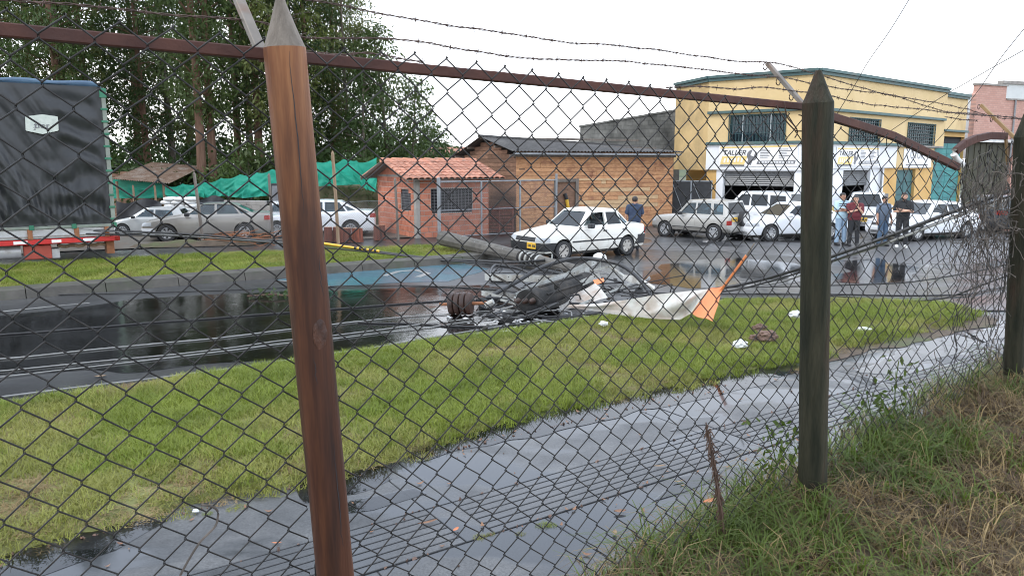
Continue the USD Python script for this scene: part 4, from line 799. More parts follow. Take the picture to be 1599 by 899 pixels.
part(hut, 'back_wall', [HR.box(0, HR.L, -HLL, -HLL + .12, 0, HZ), HR.box(HR.L - .12, HR.L - .005, -HLL + .12, -.14, 0, HZ)], M['hut_brick'], world=True)
rw, rz0, rz1, ov = HLL / 2, 2.22, 2.80, .42                                # half depth, eave height, ridge height, overhang
lp = lambda s, d, z: HR.pt(s, d, z)
part(hut, 'gable', HL.poly(sg.Polygon([(.02, HZ + .07), (HLL - .02, HZ + .07), (HLL / 2, rz1 - .05)]), -.14, -.02), M['hut_brick'], world=True)
s_lo, s_hi = -.55, HR.L + .45
for side in (0, 1):
    e0 = ov if not side else -HLL - ov; slope = (rz1 - rz0) / (rw); ze = rz0 - ov * slope * .6
    P = lambda t, s, lift=0: lp(s, e0 + (-rw - e0) * t, ze + (rz1 - ze) * t + lift)
    q = [P(0, s_lo, -.03), P(0, s_hi, -.03), P(1, s_hi, -.03), P(1, s_lo, -.03)]; up = np.array([0, 0, .03])
    part(hut, 'roof_deck', hull([*q, *(x + up for x in q)]), M['weathered_wood'], world=True)
    cols, rows = 17, 7; cw = (s_hi - s_lo) / cols
    for c in range(cols):
        for r in range(rows if not side else 1):
            t0, t1 = (r / rows - .02, (r + 1) / rows + .05) if not side else (0, 1)
            a, b = P(t0, s_lo + (c + .5) * cw, .005 + rnd.uniform(0, .012)), P(t1, s_lo + (c + .5) * cw + rnd.uniform(-.02, .02), -.015 + rnd.uniform(0, .008)); d = (b - a); ln = np.linalg.norm(d); d /= ln
            x = np.array([*HR.e, 0]); n = np.cross(x, d); n *= np.sign(n[2])
            th = np.linspace(-.15, np.pi + .15, 7); V = [p + (x * math.cos(o) * cw * .54 * w + n * math.sin(o) * .075 * w) for p, w in ((a, 1.06), (b, .86)) for o in th] + [p + (x * math.cos(o) * cw * .44 * w + n * (math.sin(o) * .055 * w)) for p, w in ((a, 1.06), (b, .86)) for o in th]
            k, Fc = 7, []
            for i in range(k - 1): Fc += [(i, i + 1, k + i + 1), (i, k + i + 1, k + i), (2 * k + i, 3 * k + i + 1, 2 * k + i + 1), (2 * k + i, 3 * k + i, 3 * k + i + 1), (i, 2 * k + i, 2 * k + i + 1), (i, 2 * k + i + 1, i + 1)]
            part(hut, 'roof_tile', trimesh.Trimesh(V, Fc, process=False), M['clay_tile'], 50, world=True)
for k in range(9):
    a = s_lo + k * (s_hi - s_lo) / 9; part(hut, 'ridge_tile', HR.to(tube([(a - .03, rw, rz1 + .01 + rnd.uniform(0, .015)), (a + (s_hi - s_lo) / 9, rw, rz1 + rnd.uniform(-.01, .01))], (.10, .085), 8)), M['clay_ridge'], 50, world=True)
part(hut, 'verge_board', [HL.to(tube([(-.5, -.50, rz0 - .16), (HLL / 2, -.50, rz1 - .03)], .035, 4)), HL.to(tube([(HLL / 2, -.50, rz1 - .03), (HLL + .5, -.50, rz0 - .16)], .035, 4))], M['weathered_wood'], world=True)

# ---- grey pipe-framed fence of the yard, in front of hut and shed
def pipe(p, r=.024): return tube(p, r, 8)
YF = [(-2.577,27.2,0.212), (-1.114,28.1,0.177), (0.302,29,0.144), (1.708,29.9,0.115)]
yf = thing('pipe_frame_fence', 'grey pipe-framed mesh fence between brick hut and wooden shed', 'fence', (YF[0][0], YF[0][1], 0))
part(yf, 'square_post', rbox(YF[0][0] - .06, YF[0][0] + .06, YF[0][1] - .06, YF[0][1] + .06, 0, 2.2), M['grey_steel'], world=True)
def fence_bay(a, b, zt, zm):
    part(yf, 'rail', pipe([(a[0], a[1], zt), (b[0], b[1], zt)]), M['grey_steel'], 40, world=True); part(yf, 'rail', pipe([(a[0], a[1], zm), (b[0], b[1], zm)], .016), M['grey_steel'], 40, world=True); part(yf, 'rail', pipe([(a[0], a[1], .12), (b[0], b[1], .12)], .018), M['grey_steel'], 40, world=True)
    f = Face((a[:2], b[:2])); w = []
    for s in np.arange(-2, f.L, .075):
        for sg_ in (1, -1):
            p, q = (s, .12), (s + (zt - .12), zt)
            if sg_ < 0: p, q = (s, zt), (s + zt - .12, .12)
            t0, t1 = max(0, -p[0] / (q[0] - p[0])), min(1, (f.L - p[0]) / (q[0] - p[0]))
            if t1 - t0 > .02: w.append(tube([f.pt(p[0] + (q[0] - p[0]) * t, .004 * sg_, p[1] + (q[1] - p[1]) * t) for t in (t0, t1)], .0035, 3, False))
    part(yf, 'wire_mesh', w, M['fence_wire_grey'], world=True, kind='stuff')
for a, b in zip(YF[:-1], YF[1:]): fence_bay(np.array(a), np.array(b), 2.06, 1.05)
for p, r in zip(YF[1:], (.035, .04, .05)): part(yf, 'pipe_post', pipe([(p[0], p[1], 0), (p[0], p[1], 2.08 if r < .05 else 2.3)], r), M['grey_steel'], 40, world=True)
pl_ = solo('leaning_pallet', 'brown slatted pallet leaning between hut and shed', 'pallet', [move(rbox(0, 1.1, 0, .02, k * .13, k * .13 + .09), ((-0.538,30,-0.019)[0] - .5, 30.2 + k * .05, .02)) for k in range(8)] + [move(rbox(x, x + .07, -.03, .0, 0, 1.05), ((-0.538,30,-0.019)[0] - .5, 30.2, .02), rx=-.33) for x in (0, .5, 1.03)], M['log_bark'])

# ---- pink brick building and pale wall at the far right
PK = Face(((25.308,43),(31.804,46))); pk = thing('pink_brick_building', 'tall pink brick building at the far right, behind the last post', 'building', PK.pt(0, 0, 0))
zt1, zt2 = (1.259,6.91)[1], (3.596,6.197)[1]; sx1, sx0 = (2.493,6.752)[0], (0.115,6.66)[0]
MATS['pink_brick'] = usdkit.material(stage, '/World/Looks/pink_brick', {'t': ('texture_coordinate', {}), 'v': ('vector_rotate', {'rotate_type': 'z_axis', 'angle': -PK.a}), 'm': ('mapping', {}), 's': ('separate_xyz', {}), 'c': ('combine_xyz', {}), 'b': ('brick_texture', {'color1': (.50, .27, .21), 'color2': (.58, .34, .27), 'mortar': (.40, .25, .21), 'scale': 1.0, 'brick_width': .28, 'row_height': .11, 'mortar_size': .008}), 'p': ('principled_bsdf', {'roughness': .85})},
    [('t.object', 'v.vector'), ('v.vector', 's.vector'), ('s.x', 'c.x'), ('s.z', 'c.y'), ('c.vector', 'b.vector'), ('b.color', 'p.base_color')], surface='p.BSDF')
gd = ((-0.059,3.847), (3.578,1.064))
part(pk, 'wall', PK.poly(sg.Polygon([(0, 0), (PK.L, 0), (PK.L, zt2), (sx1, zt2), (sx1, zt1), (sx0, zt1), (sx0, zt1 - .35), (0, zt1 - .5)]).difference(sg.box(gd[0][0], -.1, gd[1][0], gd[0][1])), -.3, 0), M['pink_brick'], world=True)
part(pk, 'coping', [PK.box(sx0 - .05, sx1 + .05, -.33, .06, zt1, zt1 + .1), PK.box(sx1 + .05, PK.L, -.33, .06, zt2, zt2 + .08)], M['grey_render'], world=True)
part(pk, 'garage_door', PK.box(gd[0][0], gd[1][0], -.28, -.2, 0, gd[0][1]), M['olive_door'], world=True)
for k in range(7): part(pk, 'door_rib', PK.box(gd[0][0] + .1 + k * (gd[1][0] - gd[0][0] - .2) / 7, gd[0][0] + .1 + k * (gd[1][0] - gd[0][0] - .2) / 7 + .06, -.2, -.17, 0, gd[0][1] - .05), M['olive_door'], world=True)
part(pk, 'lintel', PK.box(gd[0][0] - .15, gd[1][0] + .2, 0, .07, gd[0][1], gd[0][1] + .16), M['white_metal'], world=True)
part(pk, 'drainpipe', PK.to(tube([((3.277,5.376)[0], -.07, 3.0), ((3.277,5.376)[0], -.07, zt2)], .05, 8)), M['grey_steel'], 40, world=True)
pw = Face(((32.256,52,7.073)[:2], (37.703,54,7.241)[:2]))
pa = thing('pale_warehouse', 'plain pale grey-green wall rising behind the pink brick building', 'building', pw.pt(0, 0, 0))
part(pa, 'wall', pw.box(0, pw.L, -.3, 0, 0, (32.429,52,7.852)[2]), M['pale_wall'], world=True); part(pa, 'parapet', pw.box(-.05, pw.L, -.35, .08, (32.429,52,7.852)[2], (32.429,52,7.852)[2] + .2), M['grey_render'], world=True)
pw2 = Face(((26.425,48,6.737)[:2], (28.904,48.5,6.779)[:2]))
solo('pale_shed_roof', 'low pale roof edge between the yellow building and the pink one', 'roof', pw2.poly(sg.Polygon([(0, 3), (pw2.L, 3), (pw2.L, (28.425,48,7.002)[2]), (0, (26.694,48,6.775)[2])]), -3, 0), M['pale_wall'])


# ================================================================ trees beyond the yard
def leaf_cluster(n, rad, L, w, r, droop=.6):
    """n drooping leaves in a loose clump."""
    d = r.normal(size=(n, 3)); d /= np.linalg.norm(d, axis=1, keepdims=True); c = d * rad * r.uniform(.25, 1, (n, 1)) ** .6; c[:, 2] *= .75
    a = d * .6 + r.normal(size=(n, 3)) * .6; a[:, 2] -= droop; a /= np.linalg.norm(a, axis=1, keepdims=True); b = np.cross(a, r.normal(size=(n, 3))); b /= np.linalg.norm(b, axis=1, keepdims=True)
    l = L * r.uniform(.6, 1.3, (n, 1)); ww = w * r.uniform(.7, 1.3, (n, 1))
    V = np.stack([c, c + a * l * .5 + b * ww * .5, c + a * l, c + a * l * .5 - b * ww * .5], 1)
    return V
def crown(clumps, seed, n, L, w):
    r = np.random.default_rng(seed); V = np.concatenate([leaf_cluster(int(n * s ** 1.5), .62 * s, L, w, r) + np.array([x, y, z]) for x, y, z, s in clumps]).reshape(-1, 3); k = np.arange(len(V) // 4)[:, None] * 4
    return trimesh.Trimesh(V, np.vstack([k + [0, 1, 2], k + [0, 2, 3]]), process=False)
def make_tree(name, label, loc, seed, H, z0, rad, ncl, bark, leaf, group, lean=.3, nleaf=50, shape=1.0):
    """A trunk with limbs, and a crown of leaf clumps hung round the limbs' ends."""
    r = np.random.default_rng(seed); t = thing(name, label, 'tree', loc, 0, group)
    tr = np.array([[lean * math.sin(z / H * 2.2 + seed) * z / H, lean * math.cos(z / H * 1.7 + seed) * z / H, z] for z in np.linspace(0, H, 14)]); rad0 = .011 * H + .03
    tk = part(t, 'trunk', tube(tr, np.linspace(rad0, .03, 14), 9), M[bark], True)
    cl, limbs = [], []
    for k in range(ncl):
        z = z0 + (H - z0) * (k + r.uniform()) / ncl; q = (z - z0) / (H - z0); R_ = rad * (math.sin(math.pi * min(1, q * .85 + .13)) ** .7) * shape; a = r.uniform(0, 6.283); d = R_ * math.sqrt(r.uniform(.08, 1))
        i = min(12, int(z / H * 13)); base = tr[i] + (tr[i + 1] - tr[i]) * (z / H * 13 - i); tip = base + np.array([math.cos(a) * d, math.sin(a) * d, r.uniform(-.2, .5)])
        cl.append((*tip, r.uniform(.75, 1.35)))
        if k % 3 == 0: limbs.append(tube(spline([base - [0, 0, d * .35], base + (tip - base) * .5 + [0, 0, -.1], tip], 5), np.linspace(.045, .012, 5), 5))
    part(t, 'limb', limbs, M[bark], kind='stuff')
    part(t, 'crown', crown(cl, seed + 1, nleaf, .29, .09), M[leaf])
    return t
GT = 'eucalyptus trees standing beyond the yard'
def X(px, d): return (px - 799.5) / 1200 * d * .9871
T0 = [make_tree('eucalyptus_tree', 'tall dark eucalyptus nearest the cargo truck, reddish trunk', (-22.3, 39, 0), 3, 19, 3.5, 2.3, 150, 'bark_red', 'leaf_dark', GT),
      make_tree('eucalyptus_tree', 'tall eucalyptus with twin-looking reddish trunk above the taupe sedan', (X(313, 38), 38, 0), 8, 20, 4.8, 2.2, 135, 'bark_red', 'leaf_mid', GT, .5),
      make_tree('eucalyptus_tree', 'tall yellowish eucalyptus behind the nearest fence post', (X(452, 40), 40, 0), 14, 18, 3.8, 2.5, 150, 'bark_grey', 'leaf_yellow', GT, .6)]
tl = ['dark green eucalyptus', 'reddish-trunked eucalyptus', 'pale-trunked yellowish eucalyptus']
spots = [(12, 41, 1, 1.0), (62, 45, 0, 1.05), (103, 40, 2, .95), (148, 44, 1, 1.0), (232, 43, 0, .95), (270, 47, 2, 1.1), (334, 38.6, 1, .95), (372, 43, 0, 1.0), (408, 41, 1, 1.0), (487, 42, 0, .92), (520, 45, 1, .86), (548, 43, 2, .76),
         (130, 52, 0, 1.0), (215, 51, 1, 1.1), (300, 54, 0, 1.1), (392, 52, 1, 1.1), (430, 55, 0, 1.1), (475, 52, 0, 1.0), (535, 52, 1, .80), (-40, 46, 0, 1.0), (-95, 50, 1, 1.1), (-150, 47, 0, 1.1)]
where = ['left edge of the wood above the truck', 'behind the truck roof', 'over the truck roof', 'right over the truck corner', 'behind the shack roof', 'behind the white sacks', 'beside its reddish twin trunk over the sedan', 'over the left green net', 'just left of the near post', 'just right of the near post', 'above the right green net', 'thinning at the right end of the wood']
back = ['farther back above the truck\'s right end', 'farther back over the shack', 'farther back seen between the reddish trunks', 'farther back over the block wall', 'farther back, touching the near post\'s left side', 'farther back, touching the near post\'s right side', 'farther back at the wood\'s right end', 'outside the left edge, nearest the frame', 'outside the left edge, second', 'outside the left edge, outermost']
for i, (px, d, k, sc) in enumerate(spots):
    lb = f'{tl[k]}, {where[i]}' if i < 12 else f'{tl[k]} in the back row, ' + ('over the truck' if px < 170 else 'over the parked sedan' if px < 400 else 'right of the near post')
    if i >= 12: lb = f'{tl[k]}, ' + back[i - 12]
    copy_of(T0[k], 'eucalyptus_tree', lb, (X(px, d), d, 0), rnd.uniform(0, 6.28), (sc, sc, sc * rnd.uniform(.95, 1.08)))
make_tree('eucalyptus_tree', 'smaller grey-trunked tree at the wood\'s right end, above the hut roof', (X(604, 43), 43, 0), 21, 9.6, 2.6, 1.75, 95, 'bark_grey', 'leaf_mid', GT, .5, 40)
make_tree('eucalyptus_tree', 'low drooping tree at the far right tip of the wood', (X(640, 44), 44, 0), 25, 7.0, 1.2, 1.3, 60, 'bark_grey', 'leaf_mid', GT, .4, 38)
make_tree('eucalyptus_tree', 'low dark tree just behind the hut\'s ridge', (X(668, 47), 47, 0), 26, 4.9, .9, 1.3, 45, 'bark_grey', 'leaf_dark', GT, .3, 38)
make_tree('eucalyptus_tree', 'bushy tree between netting and hut roof', (X(575, 41), 41, 0), 29, 7.6, .9, 1.5, 75, 'bark_grey', 'leaf_dark', GT, .4, 38)
def bush(label, loc, seed, h, rad, leaf, n=34):
    r = np.random.default_rng(seed); t = thing('shrub', label, 'shrub', loc, 0, 'shrubs under the trees')
    cl = [(rad * r.normal() * .5, rad * r.normal() * .5, h * r.uniform(.12, .95), r.uniform(.7, 1.1)) for _ in range(n)]
    part(t, 'stem', tube([(0, 0, 0), (.05, 0, h * .6)], (.05, .02), 6), M['bark_grey']); part(t, 'foliage', crown(cl, seed, 46, .26, .10), M[leaf]); return t
B0 = bush('dark shrub behind the left net', (X(280, 38.5), 38.5, 0), 1, 2.6, 1.5, 'leaf_dark'); B1 = bush('bright green shrub over the middle of the left net', (X(352, 36.5), 36.5, 0), 2, 3.0, 1.0, 'leaf_mid', 24)
for px, d, s, k, lb in ((230, 39, 1.2, 0, 'dark shrub behind the shack'), (320, 40, 1.3, 0, 'dark shrub under the reddish trunks'), (390, 38, 1.35, 1, 'green shrub left of the near post'), (425, 40, 1.3, 0, 'dark shrub behind the near post'), (470, 39, 1.2, 0, 'dark shrub over the right net, left part'), (505, 40, 1.4, 0, 'dark shrub over the right net, middle'), (545, 39, 1.3, 0, 'dark shrub over the right net, right part'),
                        (600, 41, 1.2, 0, 'dark shrub rising behind the hut roof'), (640, 43, 1.1, 1, 'green shrub behind the hut ridge'), (690, 45, .9, 0, 'small dark shrub at the hut\'s ridge end'), (180, 40, 1.4, 0, 'dark shrub behind the truck\'s corner'), (130, 42, 1.4, 0, 'dark shrub hidden behind the truck'), (60, 42, 1.5, 0, 'dark shrub behind the truck bed')):
    copy_of((B0, B1)[k], 'shrub', lb, (X(px, d), d, 0), rnd.uniform(0, 6), s)
wl = sg.box(-60, 46, -2, 62)
pts = []
r = np.random.default_rng(4)
for k in range(420): x, y = r.uniform(-48, -5), r.uniform(46, 66); pts.append((x, y, r.uniform(.3, 4.2), r.uniform(1.2, 2.0)))
pu = solo('undergrowth', None, None, crown(pts, 9, 26, .5, .17), M['leaf_dark'], kind='stuff'); tag(stage.GetPrimAtPath(pu), 'dark undergrowth deep in the wood behind the tree trunks', 'undergrowth')

# ---- far hillside with small houses between hut roof and shed
hl = grid(lambda u, v: (-90 + 150 * u, 150 + 60 * v, -.5 + 7.5 * np.sin(np.pi * np.clip(u * 1.0, 0, 1)) * v ** .6 * (.7 + .6 * noise(np.stack([u * 9, v * 2, u * 0], -1), 2))), 60, 10)
struct('hills', hl, M['hill_green'], True)
for i, (px, py, w, hh, m, lb) in enumerate(((700, 240, 6, 3.2, 'house_brick', 'tiny brick house on the far hillside, left of three'), (716, 239, 5, 3.6, 'house_yellow', 'tiny yellow house on the far hillside, middle of three'), (733, 243, 6, 3, 'house_brick', 'tiny brick house on the far hillside beside the shed eave'))):
    d = 120; h = thing('distant_house', lb, 'house', (X(px, d), d, 0), 0, 'houses on the far hill'); z = (-9.801,120,4.256)[2] if 0 else 2.7 + (255 - py) / 1200 * d * 1.0
    part(h, 'wall', box(-w / 2, w / 2, 0, 5, z - hh - 2, z), M[m]); part(h, 'roof', hull([(-w / 2 - .3, -.3, z), (w / 2 + .3, -.3, z), (-w / 2 - .3, 5, z), (w / 2 + .3, 5, z), (-w / 2, 2.5, z + .9), (w / 2, 2.5, z + .9)]), M['clay_tile'])
    for q in (-1, 1): part(h, 'window', box(q * w / 4 - .5, q * w / 4 + .5, -.04, .02, z - 1.9, z - .8), M['room_dark'])

# ================================================================ the yard: shade netting, stakes, stacks, shack
def net(label, top, bot, d0, d1, folds, seed):
    """Green netting hung between points on its top and bottom edge, slack and creased."""
    top, bot = np.array(top), np.array(bot)
    def f(u, v):
        xt, zt, xb, zb = np.interp(u, np.linspace(0, 1, len(top)), top[:, 0]), np.interp(u, np.linspace(0, 1, len(top)), top[:, 2]), np.interp(u, np.linspace(0, 1, len(bot)), bot[:, 0]), np.interp(u, np.linspace(0, 1, len(bot)), bot[:, 2])
        yt = np.interp(u, np.linspace(0, 1, len(top)), top[:, 1]); x, z = xt + (xb - xt) * v, zt + (zb - zt) * v
        sag = np.abs(np.sin(u * np.pi * folds)); q = np.stack([x * 1.2, z * 2.5, x * 0 + seed], -1)
        y = yt + .30 * (fbm(q, 4, seed) - .5) * (.3 + v) - .07 * np.sin(z * 13 + sag * 5 + x * 1.5) * v; return x, y, z - .14 * (1 - sag) * 0 - .10 * sag * (1 - v)
    solo('shade_net', label, 'netting', grid(f, 110, 34), M['green_net'], True, 'green shade nets round the yard')
net('green shade net under the shack roof behind the truck', [(-18.003,35,2.073), (-15.648,35,1.901)], [(-18.082,35,1.126), (-15.702,35,1.154)], 0, 0, 1, 1)
net('pale torn strip of green net left of the reddish trunks', [(-15.483,34.6,1.712), (-14.663,34.5,1.8), (-13.518,34,1.896)], [(-15.516,34.6,1.257), (-13.561,34,1.226)], 0, 0, 2, 2)
net('broad bright green net left of the near post', [(-13.546,34,1.896), (-12.75,34,2.063), (-11.829,33.8,2.232), (-11.062,33.6,2.317), (-10.332,33.5,2.455), (-9.64,33.5,2.509)], [(-13.591,34,1.198), (-12.798,34,1.282), (-11.607,33.8,1.207), (-9.691,33.5,1.414)], 0, 0, 5, 3)
net('bright green net with dark gaps left of the brick hut', [(-9.081,33.5,2.673), (-8.5,33.5,2.727), (-7.893,33.4,2.863), (-7.622,33.4,2.754), (-6.963,33.3,2.943), (-6.538,33.2,2.781), (-5.735,33,2.941)], [(-9.124,33.5,1.689), (-7.715,33.4,1.746), (-6.589,33.3,1.804), (-6.247,33.2,1.589), (-5.776,33,1.487)], 0, 0, 5, 4)
def stake(label, px, y0, y1, d, w, m='stake_wood', lean=0):
    a, b = np.array([X(px, d), d, 0]), np.array([X(px + lean, d), d, 2.7 + (255 - y0) / 1200 * d]); t = thing('wooden_stake', label, 'stake', a, 0, 'stakes of the yard fence'); h = b - a
    part(t, 'shaft', tube([(0, 0, 0), h * .5 + [.01, 0, 0], h * .97], (w, w * .95, w * .9), 7), M[m], 40); part(t, 'pointed_top', tube([h * .97, h], (w * .9, w * .25), 7), M[m], 40)
stake('dark pointed stake before the taupe sedan', 309, 268, 384, 25.6, .055, 'weathered_wood', -7); stake('dark stake just left of the near post', 420, 270, 370, 27, .05, 'weathered_wood', -1); stake('tall pale stake in front of the white coupe', 524, 236, 376, 26, .06, 'stake_wood', -4); stake('dark wooden stake against the hut\'s left wall', 619, 277, 374, 27.3, .05, 'weathered_wood', -3)
stake('short pale stake in the shack under its roof', 205, 288, 330, 34.6, .05); stake('second short pale stake under the shack roof', 239, 288, 330, 34.6, .05)
wf = thing('yard_wire_fence', 'thin grey wire fence of the yard strung between the wooden stakes', 'fence', (X(420, 26.5), 26.5, 0)); yfp = [(X(300, 25.6), 25.6), (X(419, 26.9), 26.9), (X(521, 26.0), 26.0), (X(617, 27.2), 27.2)]
for a, b in zip(yfp[:-1], yfp[1:]):
    f = Face((a, b)); w = []
    for s in np.arange(-1.4, f.L, .085):
        for sgn in (1, -1):
            p, q = ((s, .05), (s + 1.35, 1.40)) if sgn > 0 else ((s, 1.40), (s + 1.35, .05)); t0, t1 = max(0, -p[0] / 1.35), min(1, (f.L - p[0]) / 1.35)
            if t1 - t0 > .03: w.append(tube([f.pt(p[0] + 1.35 * t, .004 * sgn, p[1] + (q[1] - p[1]) * t) for t in (t0, t1)], .003, 3, False))
    part(wf, 'wire_mesh', w, M['fence_wire_grey'], world=True, kind='stuff'); part(wf, 'line_wire', tube([f.pt(0, 0, 1.41), f.pt(f.L, 0, 1.41)], .006, 5), M['grey_steel'], world=True)
sh = thing('open_shack', 'open shack with sagging brown sheet roof behind the truck', 'shack', (X(215, 36), 36, 0))
for k in range(4): part(sh, 'roof_sheet', corrug((X(172, 34.5) + k * .62, 34.5, 2.02 - .05 * k), (X(172, 34.5) + (k + 1) * .62 + .08, 34.5, 1.97 - .05 * k), (X(172, 34.5) + k * .62, 38.5, 2.75 - .05 * k), (X(172, 34.5) + (k + 1) * .62 + .08, 38.5, 2.70 - .05 * k), 7, .02), M['shack_roof'], 40, world=True)
for px in (180, 253): part(sh, 'roof_post', tube([(X(px, 34.8), 34.8, 0), (X(px, 34.8), 34.8, 1.9)], .06, 7), M['stake_wood'], 40, world=True)
part(sh, 'back_wall', box(X(170, 38.4), X(256, 38.4), 38.4, 38.5, 0, 2.3), M['plank_dark'], world=True)
def tarp_wall(label, p0, p1, zt, seed):
    f = Face((p0[:2], p1[:2])); g = grid(lambda u, v: (u * f.L, .10 * (fbm(np.stack([u * f.L * 2.5, v * 1.5, u * 0], -1), 3, seed) - .5) - .03 * np.sin(u * f.L * 6 + v * 4), zt * (1 - v) - .1 * np.sin(u * 7) * (1 - v)), 60, 16)
    solo('black_sheeting', label, 'sheeting', f.to(g), M['black_plastic'], True, 'black plastic sheeting in the yard')
tarp_wall('black plastic sheeting left of the white sacks', (-16.651,32.5,0.97), (-14.673,32.3,0.98), 1.15, 1); tarp_wall('black plastic sheeting right of the white sacks', (-13.262,32,0.996), (-11.777,31.8,1.06), 1.30, 2)
for r_i in range(6):                                                       # a stack of filled white sacks, each one its own
    for c in range(3):
        x = X(252, 31) + .02 + c * .42 + .14 * (r_i % 2) - (.02 * r_i); s = trimesh.creation.icosphere(2); v = s.vertices; v = np.sign(v) * np.abs(v) ** .75; v += .06 * (fbm(v * 2 + 5 * c + 9 * r_i, 2)[:, None] - .5)
        s.vertices = v * [.235, .36, .085]; kk = ['bottom', 'second', 'third', 'fourth', 'fifth', 'top'][r_i]; cc = ['left', 'middle', 'right'][c]
        solo('white_sack', f'white filled sack, {cc} one in the {kk} layer of the stack', 'sack', move(s, (x + .2, 31 + rnd.uniform(-.03, .03), .62 + r_i * .135), rnd.uniform(-.08, .08)), M['sack_white'], True, 'white sacks stacked in the yard')
solo('sack_pallet', 'low wooden pallet under the stack of white sacks', 'pallet', [rbox(X(250, 31), X(250, 31) + 1.35, 30.6, 31.4, z, z + .09) for z in (.0, .22, .44)] + [rbox(X(250, 31) + a, X(250, 31) + a + .1, 30.6, 31.4, 0, .52) for a in (.02, .6, 1.2)], M['stake_wood'])
bw = Face(((-11.756,31.5,0.893)[:2], (-9.727,31.2,0.91)[:2])); bwt = thing('low_block_wall', 'low grey block wall behind the taupe sedan\'s tail', 'wall', bw.pt(0, 0, 0))
for r_i in range(6):
    for c in range(5):
        a = c * .4 - .2 * (r_i % 2); a, b = max(a, 0), min(a + .39, bw.L)
        if b - a > .05: part(bwt, 'block', bw.rbox(a, b, -.15, rnd.uniform(-.01, .01), .02 + r_i * .2, .21 + r_i * .2, .008), M['grey_render'], world=True)
hm = grid(lambda u, v: (X(430, 34.5) + u * 4.7 + .0 * v, 34.2 + np.where(v < .5, 0, (v - .5) * 2) - .25 * (fbm(np.stack([u * 12, v * 5, u * 0], -1), 4, 3) - .3), np.minimum(v * 2, 1) * (1.75 + .25 * (fbm(np.stack([u * 8, v * 3, u * 0 + 4], -1), 3, 6) - .5))), 90, 24)
if hm.face_normals[:, 1].mean() > 0: hm.invert()
hd = thing('mossy_bank', 'dark mossy earth bank behind the white coupe, left of the hut', 'bank', (X(500, 34.5), 34.2, 0)); part(hd, 'earth_face', hm, M['hedge_moss'], True, world=True)
rr = np.random.default_rng(12); cl = [(X(430, 34.5) + rr.uniform(0, 4.7), 34.15 + rr.uniform(-.05, .2), rr.uniform(1.1, 1.8), .45) for _ in range(34)]; part(hd, 'overhanging_leaves', crown(cl, 5, 90, .2, .05), M['leaf_dark'], world=True)
for i, (px, d, h, r, lb) in enumerate(((508, 26.6, .50, .15, 'leftmost reddish log of the row before the white coupe'), (522, 26.7, .50, .13, 'second reddish log of the row before the coupe'), (537, 26.5, .48, .17, 'third, thick reddish log of the row before the coupe'), (553, 26.4, .48, .16, 'rightmost reddish log of the row before the coupe'), (586, 27.1, .50, .10, 'reddish log standing alone at the hut\'s left wall'), (594, 27.2, .52, .10, 'reddish log leaning against the hut corner'))):
    t = thing('cut_log', lb, 'log', (X(px, d), d, .02), i * .9, 'cut logs standing in the yard'); th = np.linspace(0, 6.283, 17)[:-1]; rr2 = np.random.default_rng(i); prof = r * (1 + .12 * rr2.normal(size=16))
    V = np.array([(math.cos(a) * p * q, math.sin(a) * p * q, z) for z, q in ((0, 1.08), (h * .5, 1), (h, .98 + .0 * i)) for a, p in zip(th, prof)]); Fc = [f for k in range(2) for j in range(16) for f in ((k * 16 + j, k * 16 + (j + 1) % 16, (k + 1) * 16 + (j + 1) % 16), (k * 16 + j, (k + 1) * 16 + (j + 1) % 16, (k + 1) * 16 + j))]
    part(t, 'bark', trimesh.Trimesh(V, Fc, process=False), M['log_bark'], 50); top = V[32:]; part(t, 'cut_end', trimesh.Trimesh(np.vstack([top, [[0, 0, h]]]), [(j, (j + 1) % 16, 16) for j in range(16)], process=False), M['log_end'])
rb = []; rr = np.random.default_rng(6)
for k in range(26):
    a = rr.uniform(-.35, .35); c = np.array((-9.083,25.8,0.254)) * [1, 1, 0] + [rr.normal() * .35, rr.normal() * .2, .06 + rr.uniform(0, .25)]; d = np.array([math.cos(a), math.sin(a) * .5, rr.normal() * .12]) * rr.uniform(.5, 1.2)
    rb.append(tube(spline([c - d, c + [0, 0, .1 * rr.normal()], c + d * .8 + [0, 0, .1 * rr.normal()]], 8), .012, 5))
solo('rusty_wire_heap', 'heap of rusty twisted wire and bars on the ground behind the taupe sedan', 'scrap', rb, M['rebar_rust'], kind=None)
stk = thing('dark_kiosk', 'dark mesh-fronted cabinet standing just left of the near post', 'cabinet', (X(427, 33), 33, 0)); part(stk, 'cabinet_body', rbox(-.16, .2, 0, .5, .35, 1.85, .02), M['trim_black']); part(stk, 'cabinet_door', rbox(-.12, .16, -.02, .01, .45, 1.75, .01), M['sign_grey']); part(stk, 'foot', rbox(-.12, .16, .05, .45, 0, .35), M['trim_black'])

